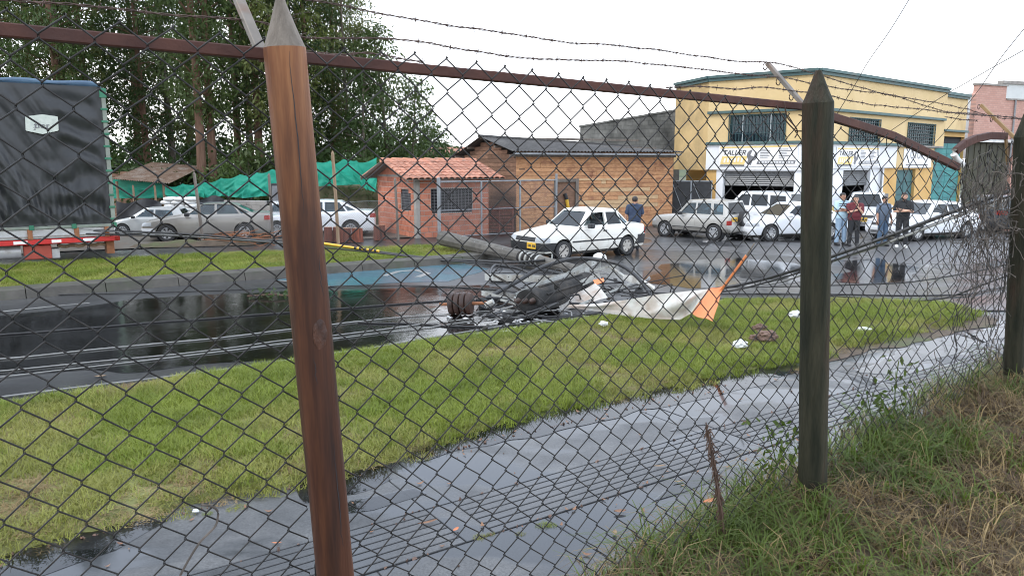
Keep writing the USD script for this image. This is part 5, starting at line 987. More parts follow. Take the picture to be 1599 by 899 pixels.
# ================================================================ the cargo truck with its tarpaulin
TK = Face(((-18.748,16.764),(-11.289,21.8))); tk = thing('cargo_truck', 'tall cargo truck body under a wrinkled black tarpaulin, red side rail', 'truck', TK.pt(5, 0, 0)); zb, zt = 1.02, 4.93
def tarpf(u, v):
    s, z = u * 9.0, zb + (zt - .16 - zb) * v; q = np.stack([s * 1.1 + z * .55, z * .30 - s * .2, s * 0], -1)
    f1 = np.sin((s * 1.25 + z * .62) * 2.6 + 2.2 * fbm(q, 3, 2)) * .5 + .5; env = np.clip((8.2 - s) / 2.0, .0, 1)
    d = .18 * (f1 ** 3) * env + .05 * (fbm(q * 3, 3, 4) - .5) + .06 * np.sin(z * 9 + 6 * fbm(q * 1.5, 2, 8)) * np.clip((s - 7.3) / .6, 0, 1) * np.clip((8.85 - s) / .2, 0, 1) + .04 * np.sin(s * 24 + 5 * fbm(q * 2, 2, 1)) * np.clip(1.3 - v * 2.2, 0, 1)
    ph = (s * 1.05 + z * .50) * 15 + 7 * fbm(q, 3, 5); d = d + .075 * np.abs(np.sin(ph * .5)) ** 1.5 * env * (.3 + 1.2 * fbm(q * 1.7, 2, 9)) + .02 * np.abs(np.sin(ph * 1.3 + z * 2)) * env
    d = d * np.clip((1 - v) * 9, 0, 1) * np.clip(v * 12, .25, 1)
    return s, -d - .02, z
g = grid(tarpf, 420, 130); g.invert() if g.face_normals[:, 1].mean() > 0 else None
part(tk, 'tarpaulin', TK.to(g), M['tarp'], True, world=True)
tp = [(0, zt - .16), (-.03, zt - .12), (-.04, zt - .06), (-.0, zt - .01), (.12, zt), (1.2, zt + .06), (2.4, zt)]
def topf(u, v):
    y = np.interp(v, np.linspace(0, 1, len(tp)), [p[0] for p in tp]); z = np.interp(v, np.linspace(0, 1, len(tp)), [p[1] for p in tp]); return u * 8.98, y, z - .04 * (np.sin(u * 9 * 2.2) ** 2) * (v > .2) - .18 * np.clip((u - .985) / .015, 0, 1) ** 2
g = grid(topf, 120, 25); g.invert() if g.face_normals[:, 2].mean() < 0 else None
part(tk, 'tarpaulin_top', TK.to(g), M['tarp_blue'], True, world=True)
part(tk, 'cargo_box', TK.box(0.02, 8.95, -2.4, -.12, zb, zt - .12), M['chassis_dark'], world=True)
pp = [(7.138,3.886), (7.506,3.948), (7.827,3.908), (7.816,3.586), (7.468,3.494), (7.125,3.57)]
pt_ = part(tk, 'patch', TK.poly(sg.Polygon(pp).buffer(.03), .10, .125), M['tarp_patch'], world=True)
part(pt_, 'painted_letters', [TK.text('ticr', (7.29,3.641)[0], (7.289,3.624)[1], .12, .127, True, 0, (7.643,3.65)[0] - (7.29,3.641)[0]), TK.text('2', pp[0][0] + .13, (7.241,3.573)[1], .07, .127, True, 0)], M['sign_grey'], world=True)
part(tk, 'corner_strip', TK.rbox(8.94, 9.05, -.05, .03, zb - .03, zt - .38), M['truck_frame'], world=True)
for k in range(11): z = zb + .1 + k * (zt - zb - .55) / 10; part(tk, 'tie_strap', TK.rbox(8.90, 9.075, -.06, .045, z, z + (.26 if k == 10 else .06), .01), M['truck_green'], world=True)
part(tk, 'bed_rail', TK.rbox(0, 9.05, -.1, .05, zb - .08, zb - .0), M['truck_frame'], world=True)
for k in range(9): part(tk, 'bed_strap', TK.rbox(1.0 + k * 1.0 - .05, 1.0 + k * 1.0 + .07, .03, .07, zb - .1, zb + .03, .01), M['truck_green'], world=True)
part(tk, 'side_beam', TK.rbox(0, 9.0, -.12, .02, .68, zb - .083), M['truck_silver'], world=True); part(tk, 'side_beam', TK.rbox(0, 9.0, -.05, .05, .74, .79), M['truck_silver'], world=True)
for s in (6.9, 8.0, 8.75): part(tk, 'bracket', TK.rbox(s, s + .12, .0, .06, .66, zb - .08), M['rebar_rust'], world=True)
rail = part(tk, 'reflective_rail', TK.rbox(0, 9.08, -.03, .04, .53, .665), M['red_plastic'], world=True)
for a, b in (((6.565,0.591)[0], (6.883,0.573)[0]), ((7.445,0.54)[0], (7.672,0.527)[0]), ((8.199,0.532)[0], (8.482,0.516)[0]), (3.6, 4.2), (2.0, 2.6)): part(rail, 'white_reflector', TK.box(a, b, .04, .048, .56, .64), M['sign_white'], world=True)
part(tk, 'side_lamp', TK.rbox(9.0, 9.12, -.02, .07, .54, .66), M['lamp_red'], world=True)
part(tk, 'frame_beam', [TK.box(0, 8.9, -.9, -.75, .45, .66), TK.box(0, 8.9, -1.7, -1.55, .45, .66)], M['chassis_dark'], world=True); part(tk, 'cross_beam', [TK.box(s, s + .1, -2.3, -.06, .52, .66) for s in np.arange(.5, 9, .6)], M['chassis_dark'], world=True, kind='stuff')
part(tk, 'tool_box', TK.rbox((6.78,0.232)[0], (7.431,0.189)[0], -.55, -.08, .12, .5, .02), M['truck_box_red'], world=True); part(tk, 'tool_box_end', TK.rbox((7.431,0.189)[0], (7.522,0.183)[0] + .1, -.5, -.1, .12, .38, .01), M['truck_silver'], world=True)
part(tk, 'fuel_tank', TK.to(tube([(5.4, .35, .34), ((6.722,0.236)[0], .35, .34)], .2, 18)), M['truck_silver'], 40, world=True)
part(tk, 'spare_tarpaulin', TK.to(tube([(7.6 + .1 * k, .3 + .04 * math.sin(k), .46 - .06 * abs(math.sin(k * .9))) for k in range(13)], .05, 7)), M['stake_wood'], True, world=True)
part(tk, 'mudguard', TK.rbox(8.78, 8.98, -.6, -.1, .16, .52, .01), M['rebar_rust'], world=True)
def wheel_mesh(r, w):
    prof = [(r * .62, -w / 2 + .01), (r * .70, -w / 2), (r * .93, -w * .47), (r * .985, -w * .38), (r, -w * .25), (r, w * .25), (r * .985, w * .38), (r * .93, w * .47), (r * .70, w / 2), (r * .62, w / 2 - .01), (r * .62, -w / 2 + .01)]
    return move(lathe(prof, 36), rx=-math.pi / 2)                           # axis along y
def rim_mesh(r, w, spokes, sw=.05, hub=.2):
    rr = r * .64; out = [move(lathe([(rr * .86, -w / 2 + .02), (rr, -w / 2 + .005), (rr, w / 2 - .005), (rr * .93, w / 2), (rr * .86, w / 2 - .025), (rr * .86, -w / 2 + .02)], 36), rx=-math.pi / 2), move(lathe([(0, w / 2 - .035), (rr * hub, w / 2 - .02), (rr * hub, w / 2 - .06), (0, w / 2 - .06)], 16), rx=-math.pi / 2)]
    for k in range(spokes):
        b = hull([(sx * sw * t + 0, yy, zz) for (t, zz) in ((.8, rr * .1), (1.25, rr * .9)) for sx in (-1, 1) for yy in (w / 2 - .055, w / 2 - (.022 if zz < rr * .5 else .012))]); out.append(move(b, ry=k * 2 * math.pi / spokes))
    return out
for s in (1.2, 2.5):
    p = part(tk, 'wheel', TK.to(move(wheel_mesh(.5, .3), (s, .3, .5))), M['tyre_rubber'], 40, world=True); part(p, 'rim', TK.to(move(tm(rim_mesh(.5, .3, 6, .07)), (s, .3, .5), rz=math.pi)), M['rim_dirty'], 40, world=True)


# ================================================================ vehicles
def to_man(t): return m3.Manifold(m3.Mesh(np.asarray(t.vertices, np.float32), np.asarray(t.faces, np.uint32)))
def mbox(x0, x1, y0, y1, z0, z1): return m3.Manifold.cube((x1 - x0, y1 - y0, z1 - z0)).translate((x0, y0, z0))
def mhull(p): return m3.Manifold.hull_points(np.asarray(p, np.float32))
def car(name, label, cat, left_contact, xw, heading, S, scale=1.0, group=None):
    """A car on the ground: S gives its profile. left_contact is where the left wheel at x = xw touches the ground; heading is where its nose points (radians)."""
    L, W, H, wb, r, paint = S['L'], S['W'], S['H'], S['wb'], S['r'], M[S['paint']]; rear, front = -L / 2, L / 2
    fx, bx = S['fx'], S['fx'] - wb                                           # axle positions
    h = np.array([math.cos(heading), math.sin(heading)]); l = np.array([-h[1], h[0]]); xx = fx if xw == 'f' else bx
    c = np.array(left_contact[:2]) - (h * xx + l * (W / 2 - .10)) * scale
    t = thing(name, label, cat, (c[0], c[1], .005), heading, group, scale)
    zx, zz = zip(*S['top']); zb0 = S.get('zb', .2); N = 56; xs = np.sort(np.r_[np.linspace(rear, front, N), [x for x, _ in S['top'][1:-1]]]); V = []
    def plan(x):
        a = abs(x) / (L / 2); return (1 - S.get('taper', .10) * max(0, (a - .55) / .45) ** 1.8) * (1 - .30 * max(0, (a - .955) / .045) ** 2.2)
    for x in xs:
        zt = float(np.interp(x, zx, zz)); e = max(0, (abs(x) / (L / 2) - .93) / .07); zb = zb0 + .16 * e * e; y = W / 2 * plan(x); hh = zt - zb
        half = [(0, zb), (.74 * y, zb), (.93 * y, zb + .05), (.985 * y, zb + .28 * hh), (1.0 * y, zb + .55 * hh), (.985 * y, zb + .80 * hh), (.95 * y, zt - .06 * hh - .01), (.88 * y, zt - .004), (.45 * y, zt + .018), (0, zt + .022)]
        V += [(x, a, b) for a, b in half] + [(x, -a, b) for a, b in half[-2:0:-1]]
    n = 18; V = np.array(V); Fc = []
    for i in range(len(xs) - 1):
        for j in range(n): k = (j + 1) % n; Fc += [(i * n + j, (i + 1) * n + j, (i + 1) * n + k), (i * n + j, (i + 1) * n + k, i * n + k)]
    for i, fl in ((0, 1), (len(xs) - 1, 0)):
        cc = len(V); V = np.vstack([V, V[i * n:(i + 1) * n].mean(0)]); Fc += [((cc, i * n + (j + 1) % n, i * n + j) if not fl else (cc, i * n + j, i * n + (j + 1) % n)) for j in range(n)]
    me = trimesh.Trimesh(V, Fc, process=False); me.invert() if me.volume < 0 else None
    low = to_man(me)
    xc, xf, xb, xr, belt = S['xc'], S['xf'], S['xb'], S['xr'], S['belt']
    def gh(o):
        wb_, wt = .93 * W / 2 - o, S.get('wt', .72) * W / 2 - o
        P = [(xc - 1.3 * o, s * (wb_ - .05), belt - .04) for s in (-1, 1)] + [(xr + 1.3 * o, s * (wb_ - .05), belt - .04) for s in (-1, 1)] + [(x, s * wb_, belt - .04) for x in ((xc * .7 + xf * .3), (xr * .7 + xb * .3)) for s in (-1, 1)]
        P += [(xf - o, s * (wt - .10), H - .035 - o) for s in (-1, 1)] + [(xb + o, s * (wt - .10), H - .045 - o) for s in (-1, 1)] + [((xf * .85 + xb * .15), s * wt, H - .05 - o) for s in (-1, 1)] + [((xf * .1 + xb * .9), s * wt, H - .06 - o) for s in (-1, 1)] + [((xf + xb) / 2, s * wt * .55, H - o) for s in (-1, 1)] + [((xf + xb) / 2, s * wt, H - .04 - o) for s in (-1, 1)]
        return mhull(P)
    G0, G1 = gh(0), gh(.05); glass_shell = gh(.012) - gh(.022)
    yw = W
    def side(pl): return mhull([(x, s * yw, z) for x, z in pl for s in (-1, 1)])
    def fw_(sign, z0, z1, w0, w1, x0, x1): return mhull([(x, s * w, z) for x in (x0, x1) for z, w in ((z0, w0), (z1, w1)) for s in (-1, 1)])
    sides = [side(p) for p in S['windows']]
    wbh, wth = .93 * W / 2 - .10, S.get('wt', .72) * W / 2 - .13
    ws = fw_(1, belt + .025, H - .10, wbh, wth, xf - .06, xc + .6); rw = fw_(-1, S.get('rwz', belt + .03), H - .11, wbh, wth, xr - .6, xb + .06)
    cuts = sides + [ws] + ([rw] if not S.get('norear') else [])
    shell = G0 - G1
    for q in cuts: shell -= q
    cav = mhull([(x, s * (W / 2 - .13), z) for x in (xc - .12, max(xr + .12, rear + .35)) for s in (-1, 1) for z in (.42, belt + .01)])
    body = low - (cav ^ gh(.05).translate((0, 0, 0)) if 0 else cav)
    body = body + shell
    for x in (fx, bx):
        for s in (-1, 1): body -= m3.Manifold.cylinder(.36, r + .055, r + .055, 40).rotate((90, 0, 0)).translate((x, s * (W / 2 - .10) + .18, r))
    b = part(t, 'body', body, paint, 28)
    def patch(name_, x0, x1, y0, y1, z0, z1, m, sx=1.004, sy=1.008, smooth=28, parent=None, dz=0):
        q = low.scale((sx, sy, 1.0)) ^ mbox(x0, x1, y0, y1, z0, z1)
        for x in (fx, bx):
            for s in (-1, 1): q -= m3.Manifold.cylinder(.4, r + .05, r + .05, 32).rotate((90, 0, 0)).translate((x, s * (W / 2 - .10) + .2, r))
        if dz: q = q.translate((0, 0, dz))
        if q.num_tri(): return part(parent or t, name_, q, m, smooth)
    gm = M[S.get('glass', 'car_glass')]
    openw = S.get('open', ())
    for i, q in enumerate(sides):
        for s in (-1, 1):
            if (i, s) in openw: continue
            g = glass_shell ^ q ^ mbox(-9, 9, 0 if s > 0 else -9, 9 if s > 0 else 0, 0, 9)
            if g.num_tri(): part(t, 'side_window', g, gm, 20)
    part(t, 'windscreen', glass_shell ^ ws, gm, 20)
    if not S.get('norear'): part(t, 'rear_window', glass_shell ^ rw, gm, 20)
    for s in (-1, 1):
        for i, (x0, x1) in enumerate(S['doors']):
            d = patch('door', x0 + .008, x1 - .008, (.45 * W if s > 0 else -.6 * W), (.6 * W if s > 0 else -.45 * W), zb0 + .10, belt - .035, paint, 1.0, 1.006)
            if d: hy = s * (W / 2 * 1.004); part(d, 'handle', rbox(x0 + .06, x0 + .20, hy - .02, hy + .018, belt - .13, belt - .10, .008), M[S.get('handle', 'trim_black')])
        m_ = part(t, 'wing_mirror', rbox(xc - .42, xc - .25, s * (W / 2 + .0) - (.0 if s > 0 else .19), s * (W / 2) + (.19 if s > 0 else .0), belt - .02, belt + .12, .03), M[S.get('mirror', 'trim_black')])
        for x in (fx, bx):
            yy = s * (W / 2 - .10); R0 = [0, math.pi][s < 0]
            p = part(t, 'wheel', move(wheel_mesh(r, .19), (x, yy, r)), M['tyre_rubber'], 40); part(p, 'rim', move(tm(rim_mesh(r, .19, S.get('spokes', 5), S.get('sw', .05))), (x, yy, r), rz=R0), M[S.get('rim', 'rim_silver')], 30)
            part(p, 'brake_disc', move(lathe([(0, -.01), (r * .5, -.01), (r * .5, .01), (0, .01), (0, -.01)], 20), (x, yy, r), rx=-math.pi / 2), M['chassis_dark'])
            part(t, 'wheel_arch', move(lathe([(r + .05, -.14), (r + .062, -.14), (r + .062, .10), (r + .05, .10), (r + .05, -.14)], 32), (x, yy - s * .05, r), rx=-math.pi / 2), M['trim_black'], 40)
    part(t, 'underbody', rbox(rear + .3, front - .3, -W / 2 + .15, W / 2 - .15, zb0 - .05, zb0 + .06, .03), M['chassis_dark'])
    for y in (-.36, .36):
        part(t, 'seat', [rbox(-.25 + S.get('sx', .1), .28 + S.get('sx', .1), y - .24, y + .24, .42, .60, .06), move(rbox(-.07, .07, y - .23, y + .23, 0, .58, .06), (-.22 + S.get('sx', .1), 0, .52), ry=-.22), move(rbox(-.05, .05, y - .12, y + .12, 0, .18, .04), (-.36 + S.get('sx', .1), 0, 1.10 if H > 1.3 else .98), ry=-.15)], M['seat_cloth'])
    part(t, 'rear_bench', [rbox(-1.1 + S.get('sx', .1), -.6 + S.get('sx', .1), -.58, .58, .42, .60, .06), move(rbox(-.07, .07, -.58, .58, 0, .55, .06), (-1.08 + S.get('sx', .1), 0, .52), ry=-.25)], M['seat_cloth'])
    part(t, 'dashboard', rbox(xc - .45, xc - .14, -.62, .62, .55, belt - .03, .06), M['trim_black'])
    for nm, x0, x1, ya, yb, z0, z1, m, *sym in S['patches']:
        for s in ((1, -1) if not sym else (1,)):
            y0, y1 = (ya, yb) if s > 0 else (-yb, -ya)
            patch(nm, x0, x1, y0, y1, z0, z1, M[m])
    for end, z in S.get('plates', ()):
        x = (front + .012) if end == 'f' else (rear - .012); sx = 1 if end == 'f' else -1
        p = part(t, 'number_plate', rbox(x, x + sx * .02, -.19 + S.get('py', 0), .19 + S.get('py', 0), z, z + .17, .004) if sx > 0 else rbox(x - .02, x, -.19 + S.get('py', 0), .19 + S.get('py', 0), z, z + .17, .004), M['plate_yellow'])
        part(p, 'plate_marks', [box(x + sx * .02, x + sx * .024, -.14 + k * .055 + S.get('py', 0), -.105 + k * .055 + S.get('py', 0), z + .05, z + .12) for k in (0, 1, 2, 3.4, 4.4, 5.2)] if sx > 0 else [box(x - .024, x - .02, -.14 + k * .055 + S.get('py', 0), -.105 + k * .055 + S.get('py', 0), z + .05, z + .12) for k in (0, 1, 2, 3.4, 4.4, 5.2)], M['plate_ink'])
    return t
W2 = 9
OLD = dict(L=4.06, W=1.66, H=1.42, wb=2.48, fx=1.31, r=.285, paint='car_white_old', belt=.90, xc=.72, xf=.13, xb=-.95, xr=-1.42, zb=.2, taper=.08, wt=.74, rim='rim_dirty', spokes=6, sw=.045, sx=.0,
    top=[(-2.03, .80), (-1.98, .90), (-1.40, .92), (.72, .90), (1.85, .74), (2.0, .66), (2.03, .58)],
    windows=[[(.52, .945), (.10, 1.29), (-.34, 1.30), (-.34, .945)], [(-.42, .945), (-.42, 1.30), (-.85, 1.29), (-.98, .945)], [(-1.03, .945), (-.91, 1.26), (-1.24, .965)]], open=((0, 1), (0, -1)),
    doors=[(-.38, .68), (-1.16, -.38)], plates=(('f', .36),), py=.30,
    patches=[('front_bumper', 1.55, 2.2, 0, .9, .30, .53, 'trim_black'), ('rear_bumper', -2.2, -1.62, 0, .9, .32, .60, 'trim_black'), ('grille', 1.9, 2.2, 0, .43, .56, .68, 'trim_black'), ('headlight', 1.86, 2.2, .45, .76, .55, .69, 'lamp_clear'), ('indicator', 1.78, 2.2, .765, .84, .55, .67, 'lamp_clear'),
             ('side_moulding', -1.0, 1.0, .7, .9, .50, .545, 'trim_black'), ('tail_light', -2.2, -1.92, .45, .9, .62, .80, 'lamp_red')])
hd1 = math.radians(180 + 37)
car('old_sedan', 'old white boxy sedan stopped in the middle of the wet junction', 'car', (1.385,21.295,0), 'f', hd1, OLD)
SUV = dict(L=3.95, W=1.75, H=1.70, wb=2.48, fx=1.20, r=.345, paint='car_silver', belt=1.04, xc=.68, xf=.12, xb=-1.72, xr=-1.90, zb=.32, taper=.08, wt=.78, handle='car_silver', mirror='trim_black', spokes=5, sw=.06, rwz=1.12,
    top=[(-1.97, 1.0), (-1.93, 1.05), (.68, 1.04), (1.7, .94), (1.92, .82), (1.97, .70)],
    windows=[[(.45, 1.09), (.06, 1.53), (-.30, 1.55), (-.30, 1.09)], [(-.38, 1.09), (-.38, 1.55), (-1.02, 1.55), (-1.08, 1.09)], [(-1.20, 1.10), (-1.16, 1.54), (-1.60, 1.53), (-1.66, 1.10)]],
    doors=[(-.34, .64), (-1.14, -.34)], plates=(('r', .82),), py=.42,
    patches=[('side_cladding', -1.95, 1.95, .6, .95, .36, .50, 'car_taupe'), ('front_bumper', 1.6, 2.1, 0, .9, .36, .62, 'car_silver'), ('rear_bumper', -2.2, -1.70, 0, .95, .38, .62, 'car_silver'), ('tail_light', -2.2, -1.86, .60, .90, .68, .86, 'lamp_red'), ('headlight', 1.7, 2.2, .5, .9, .68, .86, 'lamp_clear'), ('sill_trim', -.8, .8, .6, .95, .50, .53, 'trim_black')])
s2 = car('silver_offroader', 'silver compact off-road car with spare wheel on its tailgate, seen from behind', 'car', (7.132,27.043,0), 'r', math.radians(180 - 47), SUV, .84)
sp = part(s2, 'spare_wheel', move(move(wheel_mesh(.335, .2), (0, 0, 0), rz=math.pi / 2), (-2.10, -.12, .93)), M['tyre_rubber'], 40); part(sp, 'wheel_cover', move(lathe([(0, .115), (.20, .112), (.235, .09), (.235, .0), (0, .0)], 28), (-2.10, -.12, .93), ry=-math.pi / 2), M['car_silver'], 40)
WP = dict(SUV, paint='car_white', L=4.5, H=1.76, wb=2.6, fx=1.35, xc=.95, xf=.35, xb=-2.0, xr=-2.18, handle='car_white', glass='car_glass_dark', top=[(-2.25, 1.0), (-2.2, 1.06), (.95, 1.05), (1.95, .96), (2.2, .84), (2.25, .70)],
    windows=[[(.70, 1.10), (.30, 1.58), (-.15, 1.60), (-.15, 1.10)], [(-.23, 1.10), (-.23, 1.60), (-1.0, 1.60), (-1.05, 1.10)], [(-1.15, 1.12), (-1.12, 1.58), (-1.85, 1.57), (-1.93, 1.12)]], doors=[(-.2, .9), (-1.1, -.2)], plates=(),
    patches=[('front_bumper', 1.9, 2.4, 0, .9, .38, .64, 'car_white'), ('rear_bumper', -2.5, -2.0, 0, .95, .38, .62, 'trim_black'), ('tail_light', -2.5, -2.12, .62, .95, .70, 1.0, 'lamp_red'), ('headlight', 2.0, 2.5, .5, .9, .70, .88, 'lamp_clear'), ('sill_trim', -.9, .9, .6, .95, .42, .48, 'trim_black')])
p3 = car('white_pickup', 'white high-roofed van-like car parked behind the silver off-roader', 'car', (10.436,31,-0.032), 'r', math.radians(180 - 46), WP, .90)
SED = dict(L=4.5, W=1.76, H=1.45, wb=2.65, fx=1.35, r=.315, paint='car_white', belt=.93, xc=.95, xf=.15, xb=-1.0, xr=-1.85, zb=.2, taper=.12, wt=.70, handle='car_white', mirror='car_white', rim='rim_silver', spokes=10, sw=.022, glass='car_glass_dark', sx=.15,
    top=[(-2.25, .80), (-2.2, .98), (-1.85, 1.0), (.95, .93), (1.8, .80), (2.15, .68), (2.25, .55)],
    windows=[[(.62, .975), (.12, 1.32), (-.30, 1.33), (-.30, .975)], [(-.38, .975), (-.38, 1.33), (-.92, 1.30), (-1.15, .975)], [(-1.22, .985), (-1.02, 1.24), (-1.50, 1.02)]],
    doors=[(-.34, .85), (-1.22, -.34)], plates=(('f', .40), ('r', .62)), py=0,
    patches=[('front_bumper', 1.75, 2.4, 0, .95, .22, .50, 'car_white'), ('grille', 2.0, 2.5, 0, .42, .56, .66, 'trim_black'), ('lower_grille', 2.05, 2.5, 0, .6, .27, .37, 'trim_black'), ('headlight', 1.85, 2.5, .48, .95, .58, .70, 'lamp_clear'), ('tail_light', -2.5, -2.02, .50, .95, .74, .90, 'lamp_red'), ('sill', -1.2, 1.2, .6, .95, .22, .27, 'trim_black')])
car('white_saloon', 'white saloon with many-spoked wheel parked behind the dark middle post', 'car', (9.002,26.817,0), 'f', math.radians(180 + 16), dict(SED, plates=(('r', .62),)), .92, 'white cars parked before the workshop')
car('white_hatchback', 'white car nosed towards the road behind the man in maroon', 'car', (15.079,31.2,-0.31), 'f', math.radians(180 + 62), dict(SED, L=4.2, wb=2.5, H=1.58, fx=1.25, xb=-1.55, xr=-1.98, glass='car_glass', top=[(-2.1, .9), (-2.05, 1.0), (.95, .95), (1.7, .84), (2.0, .70), (2.1, .55)], windows=[[(.62, .995), (.10, 1.43), (-.30, 1.45), (-.30, .995)], [(-.38, .995), (-.38, 1.45), (-.95, 1.43), (-1.05, .995)], [(-1.12, 1.0), (-1.05, 1.41), (-1.52, 1.38), (-1.66, 1.03)]],
    patches=[('front_bumper', 1.6, 2.4, 0, .95, .22, .50, 'car_white'), ('grille', 1.85, 2.5, 0, .42, .56, .68, 'trim_black'), ('lower_grille', 1.9, 2.5, 0, .6, .27, .37, 'trim_black'), ('headlight', 1.7, 2.5, .48, .95, .60, .74, 'lamp_clear'), ('tail_light', -2.5, -1.9, .50, .95, .80, .98, 'lamp_red')]), .96, 'white cars parked before the workshop')
car('white_saloon', 'long white saloon with black windows right of the man in black', 'car', (16.445,27.9,0.008), 'r', math.radians(180 + 24), dict(SED, plates=()), .95, 'white cars parked before the workshop')
car('dark_car', 'dark grey car at the far right behind the dry vines', 'car', (18.803,30.5,-0.09), 'r', math.radians(84), dict(SED, paint='car_dark', handle='car_dark', mirror='car_dark', plates=()), 1.0)
car('taupe_saloon', 'beige-grey saloon parked in the yard before the green nets', 'car', (-11.955,26.6,-0), 'f', math.radians(180 + 14), dict(SED, paint='car_taupe', handle='car_taupe', mirror='trim_black', glass='car_glass', H=1.36, spokes=7, sw=.03, rim='rim_silver', plates=()), .96)
car('pale_hatchback', 'pale hatchback half hidden behind the truck corner and the taupe saloon', 'car', (-14.48,28.6,0.084), 'f', math.radians(180 + 6), dict(SED, L=3.9, wb=2.4, fx=1.2, xb=-1.45, xr=-1.85, glass='car_glass', paint='car_pale', handle='trim_black', mirror='trim_black', top=[(-1.95, .85), (-1.9, .98), (.9, .93), (1.6, .80), (1.88, .66), (1.95, .55)], windows=[[(.55, .975), (.10, 1.32), (-.30, 1.33), (-.30, .975)], [(-.38, .975), (-.38, 1.33), (-1.15, 1.30), (-1.3, .975)]], plates=(),
    patches=[('headlight', 1.55, 2.3, .5, .95, .58, .70, 'lamp_clear'), ('tail_light', -2.3, -1.75, .55, .95, .70, .9, 'lamp_red'), ('front_bumper', 1.5, 2.3, 0, .95, .22, .48, 'car_white')]), .74)
car('white_coupe', 'white saloon in the yard behind the near post and the reddish logs', 'car', (-5.942,28.3,0.088), 'r', math.radians(180 + 12), dict(SED, glass='car_glass', H=1.40, plates=()), .98)
car('white_van', 'small white pickup far back in the yard, left of the near post', 'car', (-10.442,31.5,0.029), 'f', math.radians(180 + 10), dict(WP, glass='car_glass'), .66)


